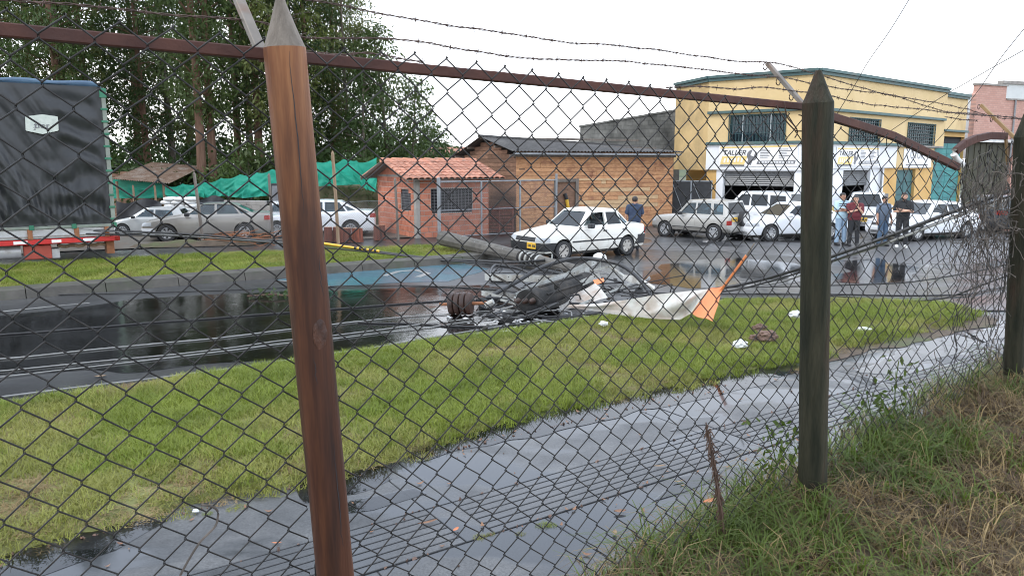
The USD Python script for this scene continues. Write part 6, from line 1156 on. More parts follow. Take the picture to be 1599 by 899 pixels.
# ================================================================ people
def sph(c, r, n=10): return m3.Manifold.sphere(r, n * 2).translate(tuple(map(float, c)))
def bone(*pr): return m3.Manifold.batch_hull([sph(c, r) for c, r in pr])
def smooth_man(man, edge=.022, it=8):
    t = tm(man.refine_to_length(edge)); t = trimesh.Trimesh(t.vertices, t.faces); trimesh.smoothing.filter_taubin(t, .5, .53, it); return t
def person(label, foot, face, H, arms, shirt, trousers, shoes, skin='skin', hair='short', build=1.0, stripes=False, beard=False, sleeves=.55, holding=None, cap=False):
    """One standing figure, facing -y before it is turned; arms: (elbow, wrist, finger direction) for the right and the left side."""
    k = H / 1.72; b = build; rz = face; t = thing('person', label, 'person', (foot[0], foot[1], .008), rz, None, k); S_ = M[skin]
    J = dict(neck=(0, .01, 1.45), head=(0, -.01, 1.60), hipR=(-.085 * b, 0, .92), hipL=(.085 * b, 0, .92), kneeR=(-.105, -.015, .50), kneeL=(.11, -.03, .50), ankR=(-.12, .02, .09), ankL=(.13, -.02, .09), shR=(-.185 * b, .01, 1.40), shL=(.185 * b, .01, 1.40))
    chest = bone(((-.11 * b, 0, 1.34), .085), ((.11 * b, 0, 1.34), .085), ((-.10 * b, -.015, 1.20), .10 * b), ((.10 * b, -.015, 1.20), .10 * b)); belly = bone(((-.075 * b, -.02 * b, 1.05), .105 * b), ((.075 * b, -.02 * b, 1.05), .105 * b), ((-.10 * b, -.015, 1.20), .10 * b), ((.10 * b, -.015, 1.20), .10 * b)); pelvis = bone(((-.075 * b, 0, 1.05), .10 * b), ((.075 * b, 0, 1.05), .10 * b), (J['hipR'], .092 * b), (J['hipL'], .092 * b))
    yoke = bone((J['shR'], .058), ((-.06, .01, 1.44), .055), (J['neck'], .055)) + bone((J['shL'], .058), ((.06, .01, 1.44), .055), (J['neck'], .055)) + bone((J['shR'], .06), ((-.11 * b, 0, 1.34), .08)) + bone((J['shL'], .06), ((.11 * b, 0, 1.34), .08))
    legs = m3.Manifold()
    for s in 'RL': legs += bone((J['hip' + s], .088 * b), (J['knee' + s], .056)) + bone((J['knee' + s], .055), (tuple(np.array(J['knee' + s]) * .6 + np.array(J['ank' + s]) * .4 + [0, .025, 0]), .054), (J['ank' + s], .038)) + bone((J['ank' + s], .036), (tuple(np.array(J['ank' + s]) + [0, -.13, -.055]), .03), (tuple(np.array(J['ank' + s]) + [0, .05, -.055]), .032))
    upper, fore, slv = m3.Manifold(), m3.Manifold(), m3.Manifold(); hands = m3.Manifold()
    for s, (el, wr, fd_) in zip('RL', arms):
        sh = np.array(J['sh' + s]); el, wr = np.array(el, float), np.array(wr, float); upper += bone((sh, .052), (el, .040)); fore += bone((el, .040), (el * .65 + wr * .35, .041), (wr, .026))
        q = sh + (el - sh) * sleeves * 1.35; slv += bone((sh, .068), (q, .057))
        f = np.array(fd_, float); f /= np.linalg.norm(f); side = np.cross(f, [0, .3, 1.0]); side /= np.linalg.norm(side); nrm = np.cross(f, side)
        pc = wr + f * .05; hands += m3.Manifold.batch_hull([sph(wr, .022), *(sph(wr + f * .085 + side * o, .013) for o in (-.03, -.01, .01, .03))])
        for i, (o, ln) in enumerate(((-.031, .062), (-.0105, .075), (.0105, .070), (.031, .055))):
            p0 = wr + f * .088 + side * o; p1 = p0 + f * ln * .5 - nrm * .006; p2 = p1 + f * ln * .42 - nrm * .022; hands += bone((p0, .0095), (p1, .0088)) + bone((p1, .0088), (p2, .0075))
        th0 = wr + f * .03 - side * .028; th1 = th0 + f * .03 - side * .025 - nrm * .012; hands += bone((th0, .012), (th1, .0105)) + bone((th1, .0105), (th1 + f * .032 - nrm * .008, .0085))
    hc = np.array(J['head']); head = m3.Manifold.batch_hull([sph(hc + [0, .018, .035], .088), sph(hc + [0, -.012, .03], .082), sph(hc + [0, -.035, -.045], .055), sph(hc + [0, -.055, -.085], .030), sph(hc + [-.03, -.01, -.05], .045), sph(hc + [.03, -.01, -.05], .045)])
    head += bone((hc + [0, -.085, .012], .010), (hc + [0, -.112, -.018], .0145)) + bone((hc + [-.014, -.097, -.024], .011), (hc + [.014, -.097, -.024], .011)) + bone((hc + [-.04, -.082, .025], .012), (hc + [.04, -.082, .025], .012))
    for s in (-1, 1): head += m3.Manifold.sphere(.03, 14).scale((.35, .7, 1.1)).translate(tuple(hc + [s * .088, .012, -.005]))
    body = chest + belly + pelvis + yoke + bone((J['neck'], .053), (hc + [0, .01, -.08], .050)) + legs + upper + fore + head
    sm = smooth_man(body, .025, 4); sm = to_man(sm) if sm.is_watertight else body
    bp = part(t, 'body', sm + hands, S_, True)
    def grow(m, e): q = smooth_man(m, .035, 6); q.vertices += q.vertex_normals * (e + .006 * (fbm(q.vertices * 9, 2) - .5)[:, None]); return q
    shm = chest + belly + yoke + bone(((-.075 * b, 0, 1.05), .104 * b), ((.075 * b, 0, 1.05), .104 * b), ((-.085 * b, 0, .93), .098 * b), ((.085 * b, 0, .93), .098 * b)) + slv
    cutn = m3.Manifold.cylinder(.3, .062, .075, 24).translate((0, .0, 1.455))
    g = grow(shm, .013); gmn = to_man(g) - cutn - mbox(-1, 1, -1, 1, 0, .90)
    st = part(t, 'shirt', gmn, M[shirt], 60)
    part(st, 'collar', move(lathe([(.062, 0), (.074, .0), (.066, .035), (.058, .033), (.062, 0)], 20), (0, .008, 1.448), rx=.15), M[shirt], True)
    if stripes:
        for z in (1.36, 1.30): part(st, 'chest_stripe', (to_man(grow(shm, .018)) ^ mbox(-.175, .175, -1, -.03, z, z + .028)), M['stripe_dark'])
    tr = bone(((-.078 * b, 0, 1.0), .098 * b), ((.078 * b, 0, 1.0), .098 * b), (J['hipR'], .094 * b), (J['hipL'], .094 * b))
    for s in 'RL': tr += bone((J['hip' + s], .09 * b), (J['knee' + s], .066)) + bone((J['knee' + s], .066), (tuple(np.array(J['ank' + s]) + [0, 0, .03]), .054))
    tq = to_man(grow(tr, .012)) - mbox(-1, 1, -1, 1, -1, .085)
    part(t, 'trousers', tq, M[trousers], 60)
    for s in 'RL':
        a = np.array(J['ank' + s]); q = m3.Manifold.batch_hull([sph(a + [0, .045, -.05], .042), sph(a + [0, -.06, -.045], .045), sph(a + [-.012, -.155, -.058], .034), sph(a + [.018, -.15, -.058], .034), sph(a + [0, .02, 0], .046)]) - mbox(-1, 1, -1, 1, -.5, .006)
        sp_ = part(t, 'shoe', q, M[shoes], 40); part(sp_, 'sole', m3.Manifold.batch_hull([sph(a + [0, .05, -.05], .044), sph(a + [0, -.06, -.05], .047), sph(a + [0, -.16, -.055], .04)]) ^ mbox(-1, 1, -1, 1, .0, .024), M['shoe_white' if shoes == 'shoe_white' else 'trim_black'])
    hv = m3.Manifold.batch_hull([sph(hc + [0, .024, .045], .095), sph(hc + [0, -.008, .05], .086)]) - mbox(-1, 1, -1, float(hc[1]) - .045, 0, float(hc[2]) + .060) - mbox(-1, 1, -1, float(hc[1]) + .02, 0, float(hc[2]) + .012) - mbox(-1, 1, -1, 1, 0, float(hc[2]) - .05)
    hq = smooth_man(hv, .015, 3); hq.vertices += (fbm(hq.vertices * 40, 2) - .5)[:, None] * .008 * hq.vertex_normals
    part(t, 'cap' if cap else 'hair', hq, M['hair_black'], True)
    if beard: part(t, 'beard', m3.Manifold.batch_hull([sph(hc + [0, -.058, -.088], .034), sph(hc + [-.045, -.01, -.055], .038), sph(hc + [.045, -.01, -.055], .038)]) - mbox(-1, 1, -1, 1, float(hc[2]) - .047, 3), M['hair_black'], True)
    for s in (-1, 1):
        part(t, 'eye', move(trimesh.creation.icosphere(2, .0085), hc + [s * .032, -.0885, .012]), M['eye_dark'], True); part(t, 'eyebrow', move(rbox(-.018, .018, -.004, .006, -.003, .004, .002), hc + [s * .033, -.094, .032]), M['hair_black'])
    part(t, 'mouth', move(hull([(x * .026, y * .006, z * .006) for x in (-1, 1) for y in (-1, 1) for z in (-.4, .4)] + [(0, -.008, -.008), (0, -.008, .007)]), hc + [0, -.0895, -.057]), M['lip'])
    return t
def fz(px, lookx): return 0
crossed = [((-.25, -.05, 1.14), (.06, -.21, 1.16), (1, -.05, .10)), ((.25, -.05, 1.14), (-.07, -.19, 1.20), (-1, .0, .12))]
toc = lambda p, a=0: math.atan2(p[0], -p[1]) * 0 + math.radians(a)
P1, P2, P3, P4 = (10.93,25.54,0), (11.27,25.338,0), (12.224,25.338,0), (12.568,24.753,0)
person('man in light blue striped shirt and pale jeans, arms crossed, beside the dark post', P1, math.radians(12), 1.72, crossed, 'shirt_lightblue', 'jeans_light', 'shoe_dark', 'skin_tan', stripes=True, build=1.1)
person('man in maroon shirt and black trousers, one hand raised to his chin', P2, math.radians(-8), 1.64, [((-.24, -.08, 1.16), (.03, -.17, 1.24), (.8, -.1, .55)), ((.22, -.13, 1.14), (.02, -.20, 1.36), (-.35, .1, .95))], 'shirt_maroon', 'trousers_black', 'shoe_dark', 'skin', build=1.14)
person('man in slate blue shirt and blue jeans, arms hanging at his sides', P3, math.radians(15), 1.62, [((-.27, -.01, 1.13), (-.31, -.09, .90), (0, -.25, -1)), ((.28, .02, 1.13), (.30, -.06, .89), (0, -.25, -1))], 'shirt_slate', 'jeans_blue', 'shoe_dark', 'skin_tan', build=1.08, cap=True)
person('bearded man in black shirt, black trousers and white shoes, arms crossed', P4, math.radians(-22), 1.76, crossed, 'shirt_black', 'trousers_black', 'shoe_white', 'skin', beard=True)
P5 = (3.852,24.2,0.365)
person('man in navy shirt seen from behind, walking beyond the old white sedan', (P5[0], P5[1], 0), math.radians(168), 1.66, [((-.25, -.05, 1.14), (-.16, -.20, 1.05), (.4, -.8, .1)), ((.27, .03, 1.14), (.28, -.02, .90), (0, -.2, -1))], 'shirt_navy', 'trousers_black', 'shoe_dark', 'skin_tan', build=1.05)


# ================================================================ the fallen pole, its gear and the cables
def up(p, z): return np.array([p[0], p[1], z])
p0, p1 = up((-2.131,23.657,0), .42), up((1.562,18.455,0), .15)
pole = thing('fallen_concrete_pole', 'grey concrete utility pole lying fallen across the median onto the road', 'pole', (*p1[:2], 0))
ts = np.linspace(0, 1, 14); ctr = p0 + (p1 - p0) * ts[:, None]
part(pole, 'shaft', tube(ctr, np.linspace(.235, .125, 14), 10), M['pole_concrete'], world=True)
dp = (p1 - p0) / np.linalg.norm(p1 - p0)
part(pole, 'butt_end', tube([p0 - dp * .10, p0 + dp * .02], (.17, .225), 10), M['pole_end'], world=True)
for k in range(8): c = p0 + dp * (4.15 + k * .11); rr_ = .235 - .11 * (4.15 + k * .11) / np.linalg.norm(p1 - p0); part(pole, 'steel_band', tube([c - dp * .03, c + dp * .03], (rr_ + .014, rr_ + .012), 20), M['galvanised' if k % 2 else 'burnt_steel'], 40, world=True)
for t in (.18, .30, .40, .52): c = p0 + (p1 - p0) * t; rr_ = .235 - .11 * t; part(pole, 'pale_drip', [tube([c + np.array([0, -.02, rr_ * .98]), c + np.array([-.05, -rr_ * .75, rr_ * .68]), c + np.array([-.06, -rr_ * .99, .0])], .012, 5)], M['lane_paint'], True, world=True)
part(pole, 'through_bolt', tube([p0 + dp * 5.4 + [0, 0, -.1], p0 + dp * 5.4 + [0.02, 0, .25]], .02, 7), M['galvanised'], 40, world=True)
def angle_iron(name, label, pts, w, m='galvanised', holes=8):
    """A steel crossarm: an L section with bolt holes, following points."""
    t = thing(name, label, 'crossarm', (pts[0][0], pts[0][1], 0), 0, None); p = spline([np.array(q, float) for q in pts], 14) if len(pts) > 2 else np.array(pts, float); d = np.gradient(p, axis=0); d /= np.linalg.norm(d, axis=1, keepdims=True); sd = np.cross(d, [0, 0, 1.0]); sd /= np.linalg.norm(sd, axis=1, keepdims=True); upv = np.cross(sd, d); sd = -sd if sd[0][1] > 0 else sd
    prof = [(0, 0), (0, w), (.008, w), (.008, .008), (w * .7, .008), (w * .7, 0)]; V = np.concatenate([[p[i] - sd[i] * a + upv[i] * b for a, b in prof] for i in range(len(p))]); n = 6; Fc = []
    for i in range(len(p) - 1):
        for j in range(n): k = (j + 1) % n; Fc += [(i * n + j, i * n + k, (i + 1) * n + k), (i * n + j, (i + 1) * n + k, (i + 1) * n + j)]
    part(t, 'steel_angle', trimesh.Trimesh(V, Fc, process=False), M[m], world=True)
    for k in range(holes): i = (k + .5) / holes * (len(p) - 1); a = int(i); c = p[a] + (p[min(a + 1, len(p) - 1)] - p[a]) * (i - a) + upv[a] * w * (.35 if k % 2 else .65); part(t, 'bolt_hole', tube([c + sd[a] * .003, c - sd[a] * .003], .013, 8), M['room_dark'], world=True)
    return t
angle_iron('steel_crossarm', 'long pale crossarm with bolt holes, curving up beside the fallen pole', [up((-0.615,17.156,-0), .10), up((0.428,16.614,0), .14), up((1.106,16.272,-0), .22), up((1.457,16.356,0), .38), up((1.864,16.791,0), .52)], .15, holes=12)
angle_iron('steel_crossarm', 'crossarm lying aslant in front of the burnt transformer', [up((0.811,13.957,0), .12), up((1.193,14.746,0), .26), up((1.762,15.028,0), .46)], .12, holes=7)
angle_iron('steel_crossarm', 'short crossarm between the brown insulators and the transformer', [up((-0.622,15.472,0), .04), up((0.102,14.21,0), .06)], .10, holes=3)
angle_iron('steel_crossarm', 'crossarm lying along the top of the burnt transformer', [up((0.078,14.083,0), .22), up((0.631,14.746,0), .36), up((1.648,16.188,-0), .42)], .10, holes=6)
angle_iron('steel_crossarm', 'dark bent crossarm reaching the edge of the verge', [up((0.173,13.134,0), .16), up((0.571,13.303,0), .16), up((1.09,14.21,0), .20)], .09, 'burnt_steel', 3)
# the burnt transformer lying on its side
a, b = up((0.255,13.36,0), .27), up((1.566,15.626,0), .27); d_ = b - a; L_ = np.linalg.norm(d_)
tf = thing('burnt_transformer', 'burnt dark cylindrical transformer lying on its side amid the debris', 'transformer', (*a[:2], 0))
part(tf, 'tank', aim(lathe([(0, 0), (.22, 0), (.235, .02), (.235, .06), (.225, .07), (.225, L_ * .92), (.24, L_ * .93), (.24, L_ * .97), (.19, L_), (0, L_ + .03)], 32), a, b), M['burnt_steel'], 35, world=True)
for k in range(7):
    an = k * .9 - 2.2; sd = np.cross(d_ / L_, [0, 0, 1]); u2 = np.cross(sd, d_ / L_); o = (sd * math.cos(an) + u2 * math.sin(an)) * .235
    part(tf, 'cooling_fin', tube([a + d_ * .15 + o, a + d_ * .85 + o], .018, 6), M['burnt_steel'], 40, world=True)
for k in (-1, 0, 1):
    o = np.array([k * .13, -.06, .05]); q = part(tf, 'bushing', aim(lathe([(0, 0), (.035, 0), (.055, .02), (.03, .04), (.05, .06), (.028, .08), (.045, .10), (.02, .12), (0, .13)], 14), a + o - d_ / L_ * .01, a + o - d_), M['porcelain_brown'], 40, world=True)
part(tf, 'lifting_lug', rbox(*sorted((a[0] + .5, a[0] + .6)), a[1] + .25, a[1] + .29, .46, .58), M['burnt_steel'], world=True)
c = up((-0.918,13.592,0), .21); ax_ = np.array([.86, -.18, .06]); ax_ /= np.linalg.norm(ax_)
ins = thing('insulator_stack', 'brown ribbed insulator stack lying alone on the shining road', 'insulator', (*c[:2], 0))
for k in range(4): part(ins, 'ribbed_disc', aim(lathe([(0, 0), (.11, 0), (.185, .015), (.205, .05), (.19, .095), (.12, .112), (0, .112)], 28), c + ax_ * (-.22 + k * .108), c + ax_ * 5), M['porcelain_brown'], 40, world=True)
part(ins, 'bolt_rod', tube([c - ax_ * .40, c + ax_ * .48], .03, 8), M['rebar_rust'], 40, world=True); part(ins, 'clevis', tube([c + ax_ * .46 + [0, 0, -.04], c + ax_ * .60 + [0, 0, .02]], .06, 6), M['galvanised'], 40, world=True)
c = up((2.209,19.238,0), .33); br = thing('street_lamp_head', 'pale broken street-lamp head lying aslant on the cables', 'street lamp', (*c[:2], 0))
la, lb = up((2.513,16.971,0), .20), up((2.914,15.626,0), .14)
part(br, 'housing', hull([la + np.array(q) for q in ((-.04, 0, .05), (-.04, 0, -.05), (0, .06, .0), (0, -.06, 0))] + [la + (lb - la) * .45 + np.array(q) for q in ((0, .15, .03), (0, -.15, .03), (0, 0, .13), (0, .1, -.06), (0, -.1, -.06))] + [lb + np.array(q) for q in ((0, .09, .02), (0, -.09, .02), (.03, 0, .06), (0, 0, -.05))]), M['lamp_head'], 30, world=True)
part(br, 'arm_stub', tube([la + (la - lb) * .5 + [0, 0, .08], la], .035, 8), M['galvanised'], 40, world=True); part(br, 'lamp_glass', hull([la + (lb - la) * t + np.array(q) for t in (.35, .9) for q in ((0, .08, -.03), (0, -.10, -.02), (0, 0, -.09))]), M['lamp_clear'], 30, world=True)
gi = thing('white_insulator', 'round white insulator lying above the tangle behind the thick cable', 'insulator', (*c[:2], 0)); part(gi, 'dome', move(lathe([(0, .14), (.09, .13), (.16, .08), (.185, .0), (.17, -.03), (.09, -.05), (0, -.05)], 24), (c[0], c[1], .33), rx=.25), M['lamp_head'], 40, world=True); part(gi, 'pin', tube([c + [0, 0, -.30], c], .03, 8), M['galvanised'], 40, world=True)
# thick hose-like cable arching over the debris
def cable(name, label, pts, r, m='cable_black', n=60, group=None, jit=.0, seed=0, sides=7, cat='cable'):
    p = spline([np.array(q, float) for q in pts], n)
    if jit: t = np.linspace(0, n * .12, n); e = np.c_[noise(np.c_[t, t * 0, t * 0], seed), noise(np.c_[t, t * 0 + 5, t * 0], seed), .5 + 0 * t] - .5; p = p + e * jit * 2
    return solo(name, label, cat, tube(p, r, sides), M[m], True, group)
cable('thick_cable', 'thick black cable arching over the debris from the road to the banner', [up((-0.528,15.028,0), .04), up((0.073,15.626,0), .28), up((0.718,16.188,-0), .55), up((1.465,16.441,0), .68), up((2.184,16.105,0), .62), up((2.599,15.321,0), .36), up((2.729,14.608,0), .08)], .042)
cable('looped_cable', 'black cable loop standing on the road left of the debris', [up((0.471,18.348,0), .06), up((0.008,18.563,0), .20), up((-0.383,18.563,0), .25), up((-0.518,17.832,0), .15), up((-0.431,17.344,0), .04), up((0.007,17.344,0), .04)], .035)
r = np.random.default_rng(31)
where_ = ['under the looped cable', 'beside the pole tip', 'before the crossarm', 'over the transformer', 'at the verge edge', 'behind the banner', 'left of the transformer', 'round the lamp head', 'between pole and thick cable', 'near the insulator stack', 'across the crossarms', 'in front of the transformer', 'by the white sheet', 'on the wet asphalt', 'over the pole end', 'below the lamp head']
cen = [(0.007,17.732,0), (1.054,17.732,0), (0.701,16.441,0), (1.024,15.028,0), (0.899,13.134,0), (2.042,15.028,0), (0.006,14.473,0), (2.605,16.188,-0), (1.486,17.536,0), (-0.423,14.473,0), (1.474,15.782,0), (0.564,13.134,0), (1.586,14.341,0), (0.006,13.134,0), (1.807,17.063,0), (2.703,15.173,0)]
for i, w_ in enumerate(where_):
    c = np.array(cen[i]); a0 = r.uniform(0, 6.28); pts = []
    for k in range(7): a = a0 + k * r.uniform(.5, 1.2); rad = r.uniform(.15, .75); pts.append(c + [math.cos(a) * rad * 1.3, math.sin(a) * rad * .7, .03 + abs(r.normal()) * .13])
    cable('tangled_wire', f'loop of tangled dark wire {w_}', pts, float(r.choice([.011, .014, .018])), r.choice(['cable_black', 'cable_black', 'cable_grey']), 60, 'tangled wires in the debris')
frag = []
for i, w_ in enumerate(where_):                                            # small broken fittings
    c = np.array(cen[i]); 
    for j in range(3):
        q = c + [r.normal() * .55, r.normal() * .35, 0]; m = hull(r.normal(size=(9, 3)) * r.uniform(.02, .06)); m.apply_translation((q[0], q[1], .04)); frag.append(m)
part_ = solo('small_fragments', 'small broken fittings and chips scattered on the road in the debris', 'debris', frag, M['burnt_steel'], kind='stuff')
# white plastic sheet with an orange corner, and the long banner on its orange pole
sh_ = thing('torn_white_sheet', 'torn white sheet with a small orange corner leaning on the crossarm', 'sheet', (1.32,14.083,0)); A_ = [(0.89,14.3,0.131), (0.824,14.2,0.051), (1.64,14.9,0.393), (1.81,14.6,0.127), (1.883,14.3,0.106)]
def quad(P00, P10, P11, P01, nu, nv, am, seed, fr=3):
    P = [np.array(x, float) for x in (P00, P10, P11, P01)]
    def f(u, v):
        p = ((1 - u) * (1 - v))[..., None] * P[0] + (u * (1 - v))[..., None] * P[1] + (u * v)[..., None] * P[2] + ((1 - u) * v)[..., None] * P[3]
        o = am * (np.sin(u * fr * 2.1 + v * 2.5) * .5 + fbm(np.stack([u * fr, v * 2, u * 0], -1), 3, seed) - .5); p = p + np.stack([o * .2, -o, o * .5], -1); return np.moveaxis(p, -1, 0)
    return grid(f, nu, nv)
part(sh_, 'sheet', quad((0.8,14.2,0.1), (1.627,14.9,0.38), (1.81,14.5,0.132), (0.908,14,0.016), 24, 12, .12, 3), M['banner_cloth'], True, world=True)
part(sh_, 'orange_corner', quad((1.594,14.95,0.436), (1.801,15,0.467), (1.815,14.9,0.406), (1.624,14.86,0.349), 8, 5, .02, 4), M['banner_orange'], True, world=True)
bn = thing('roadwork_banner', 'long sagging white banner with an orange end, strung above the verge', 'banner', (2.482,12.11,0))
TB = [(0.959,13.4,0.223), (1.459,13.2,0.283), (1.971,12.9,0.405), (2.436,12.5,0.572), (2.847,12.1,0.692), (3.067,11.85,0.764)]; BB = [(0.96,13.4,0.189), (1.461,13.2,0.146), (1.978,12.9,0.115), (2.448,12.5,0.152), (2.699,12.1,0.223), (2.823,11.9,0.367)]
TB, BB = np.array(TB), np.array(BB)
def bf(u, v):
    k = np.linspace(0, 1, 6); t = np.stack([np.interp(u, k, TB[:, i]) for i in range(3)], -1); b = np.stack([np.interp(u, k, BB[:, i]) for i in range(3)], -1); p = t + (b - t) * v[..., None]
    o = (.22 * np.maximum(0, np.sin((u * 1.55 + v * .40 - .15) * 2 * np.pi * 1.05)) * np.sin(np.pi * np.clip(v * 1.1, 0, 1)) * (.3 + u) + .05 * (fbm(np.stack([u * 9, v * 3, u * 0], -1), 3, 8) - .5)) * np.clip(u * 5, 0, 1) * np.clip((1 - u) * 8, 0, 1)
    return np.moveaxis(p + np.stack([-.3 * o, -o, .25 * o], -1), -1, 0)
part(bn, 'white_cloth', grid(bf, 70, 22), M['banner_cloth'], True, world=True)
part(bn, 'orange_end', quad((3.067,11.85,0.764), (3.216,11.6,0.845), (3.056,11.5,0.316), (2.823,11.9,0.367), 14, 16, .05, 5), M['banner_orange'], True, world=True)
bp_ = thing('orange_pole', 'thin orange pole holding up the banner\'s orange end', 'pole', (3.468,13.592,0)); pa_, pm, pz = np.array((3.442,11.2,1.365)), np.array((3.166,11.68,0.682)), np.array((3.405,13.475,0))
part(bp_, 'pole_shaft', tube([up(pz, .02), pm, pa_], .026, 10), M['pole_orange'], 40, world=True); part(bp_, 'bare_tip', tube([pa_, np.array((3.514,11.1,1.555))], (.016, .010), 8), M['weathered_wood'], 40, world=True)
# cables across the road and in the air
cg = 'fallen cables across the road'
def road_cable(label, px, r, m, z=.02, jit=.05, seed=0): return cable('fallen_cable', label, [up(q, z) for q in px], r, m, 90, cg, jit, seed, 6)
road_cable('grey fallen cable, uppermost of those left of the near post', [(-11.195,15.396,0), (-9.022,15.704,0), (-6.797,16.105,0), (-4.902,16.614,0), (-2.842,16.881,-0), (-0.548,16.441,0), (0.535,15.626,0)], .014, 'cable_black', seed=1)
road_cable('dark fallen cable across the left road, second from the top', [(-8.611,11.742,0), (-7.148,12.351,0), (-5.554,13.079,0), (-3.968,13.772,0), (-2.222,14.608,0), (-0.757,15.028,0), (0.384,14.885,0)], .014, 'cable_black', seed=2)
road_cable('pale fallen cable across the left road, third from the top', [(-7.511,10.186,0), (-6.063,10.911,0), (-4.67,11.654,0), (-3.585,12.401,0), (-2.227,13.134,0), (-0.925,13.712,0), (0.243,13.957,0)], .010, 'cable_white', seed=3)
road_cable('pale fallen cable, upper one of a close pair', [(-7.06,9.548,0), (-5.712,10.254,0), (-4.383,10.911,0), (-3.352,11.566,0), (-1.91,12.501,0), (-0.67,13.246,0), (0.471,13.712,0)], .009, 'cable_white', seed=4)
road_cable('pale fallen cable, lower one of a close pair', [(-6.834,9.228,0), (-5.587,10.019,0), (-4.324,10.758,0), (-3.293,11.354,0), (-1.672,12.302,0), (-0.441,13.134,0), (0.578,13.475,0)], .009, 'cable_white', seed=5)
road_cable('grey fallen cable lying along the verge edge on the left', [(-6.156,8.477,-0), (-5.105,9.117,-0), (-3.927,9.731,0), (-3.015,10.358,0), (-2.236,10.911,0), (-1.012,11.923,0), (0.224,12.863,0), (0.906,13.246,0)], .013, 'cable_grey', seed=6, jit=.03)
road_cable('dark fallen cable between insulator stack and verge', [(-2.62,12.863,0), (-1.508,12.705,0), (-0.42,12.501,0), (0.448,13.024,0), (1.17,13.712,0)], .016, 'cable_black', seed=7)
road_cable('black fallen cable right of the debris, upper of two along the road', [(2.499,15.942,0), (3.724,15.704,0), (5.052,15.704,0), (6.613,15.626,0), (8.121,15.472,0), (9.256,15.626,0), (10.559,16.441,0), (12.427,17.536,0)], .02, 'cable_black', .03, seed=8)
road_cable('black fallen cable right of the debris along the verge top', [(2.527,14.885,0), (4.116,15.173,0), (5.785,15.173,0), (6.687,14.885,0), (7.597,14.21,0), (8.495,13.895,0), (9.867,13.833,0)], .015, 'cable_black', .03, seed=9)
cable('slack_cable', 'thick black cable rising to the right from the debris towards the last post', [up((3.06,15.028,0), .12), (4.296,15.4,0.211), (5.289,14.6,0.638), (5.876,14,1.02), (6.716,13.4,1.497), (7.445,12.8,1.955), (8.32,12,2.495)], .032, group='cables hanging up to the right')
cable('slack_cable', 'thin black cable just under the thick rising one', [up((2.879,14.746,0), .08), (4.3,15.4,0.131), (5.293,14.6,0.564), (5.882,14,0.937), (6.723,13.4,1.407), (7.453,12.8,1.87), (8.329,12,2.416)], .018, group='cables hanging up to the right')
cable('slack_cable', 'white cable rising to the right below the black ones', [up((5.534,16.791,0), .05), (5.85,14.2,0.852), (6.429,13.7,1.194), (6.782,13.3,1.439), (7.397,12.7,1.856), (8.337,12,2.338)], .02, 'cable_white', group='cables hanging up to the right')
cable('slack_cable', 'black cable sagging low above the right road, rising to the last post', [up((5.028,15.626,0), .05), (6.349,15,0.108), (7.422,14.6,0.077), (8.056,14.2,0.198), (8.506,13.8,0.505), (9.451,13.4,1.035)], .018, group='cables hanging up to the right')
cable('slack_cable', 'thin black cable crossing the right road at half height', [up((4.866,16.441,0), .05), (6.244,15.4,0.25), (7.597,15,0.365), (8.609,14.6,0.601), (9.861,14,1.079)], .014, group='cables hanging up to the right')
cable('cable_bundle', 'black cable bundle sagging from the truck corner to the fallen pole, upper strand', [(-15.316,20.9,1.033), (-12.778,21.3,0.912), (-11.163,21.6,0.815), (-9.09,21.8,0.706), (-7.278,21.8,0.56), (-5.411,21.6,0.453), (-3.721,21.2,0.28), (-1.72,20.6,0.14), (-0.331,20.2,0.122), up((0.817,19.238,0), .3)], .030, group='cable bundle over the median')
cable('cable_bundle', 'black cable bundle sagging from the truck corner to the fallen pole, lower strand', [(-15.263,20.8,0.867), (-12.73,21.2,0.796), (-11.119,21.5,0.733), (-9.053,21.7,0.643), (-7.248,21.7,0.515), (-5.39,21.5,0.373), (-3.705,21.1,0.256), (-1.712,20.5,0.118), (0.008,20,0.063), up((0.957,18.783,0), .25)], .022, group='cable bundle over the median')
cable('cable_bundle', 'thin strand of the cable bundle in front of the truck\'s red rail', [(-15.155,20.7,1.169), (-13.001,21.1,1.017), (-11.061,21.4,0.814), (-9.01,21.6,0.67), (-6.853,21.6,0.525), (-5.388,21.5,0.427)], .010, 'cable_grey', group='cable bundle over the median')
ga_, gb_ = np.array((-5.439,21.5,0.499)), np.array((-3.668,21.1,0.31)); yg = thing('cable_guard', 'tapering yellow and black guard tube round the cable bundle', 'cable guard', (ga_[0], ga_[1], 0))
part(yg, 'yellow_tube', tube([ga_, ga_ + (gb_ - ga_) * .6], (.04, .03), 10), M['yellow_guard'], 40, world=True)
for k in range(5): part(yg, 'black_ring', tube([ga_ + (gb_ - ga_) * (.60 + k * .08), ga_ + (gb_ - ga_) * (.64 + k * .08)], .04, 10), M['trim_black'], 40, world=True); part(yg, 'yellow_ring', tube([ga_ + (gb_ - ga_) * (.64 + k * .08), ga_ + (gb_ - ga_) * (.68 + k * .08)], .035, 10), M['yellow_guard'], 40, world=True)
oh = 'thin overhead wires in the sky at the right'
cable('overhead_wire', 'thin overhead wire dropping steeply behind the middle post', [(12.91,26,8.067), (13.14,28,7.131), (13.218,30,6.049), (12.777,31.3,4.338)], .014, group=oh, sides=5)
cable('overhead_wire', 'thin overhead wire sloping from the right edge to the second shutter', [(16.168,24,6.498), (16.553,27,6.03), (17.346,31,5.552), (15.615,34,3.525)], .014, group=oh, sides=5)
cable('overhead_wire', 'thin overhead wire crossing the pink building\'s left edge', [(15.713,24,7.142), (16.202,26,6.412), (17.648,30,5.341), (20.418,38,3.53)], .014, group=oh, sides=5)

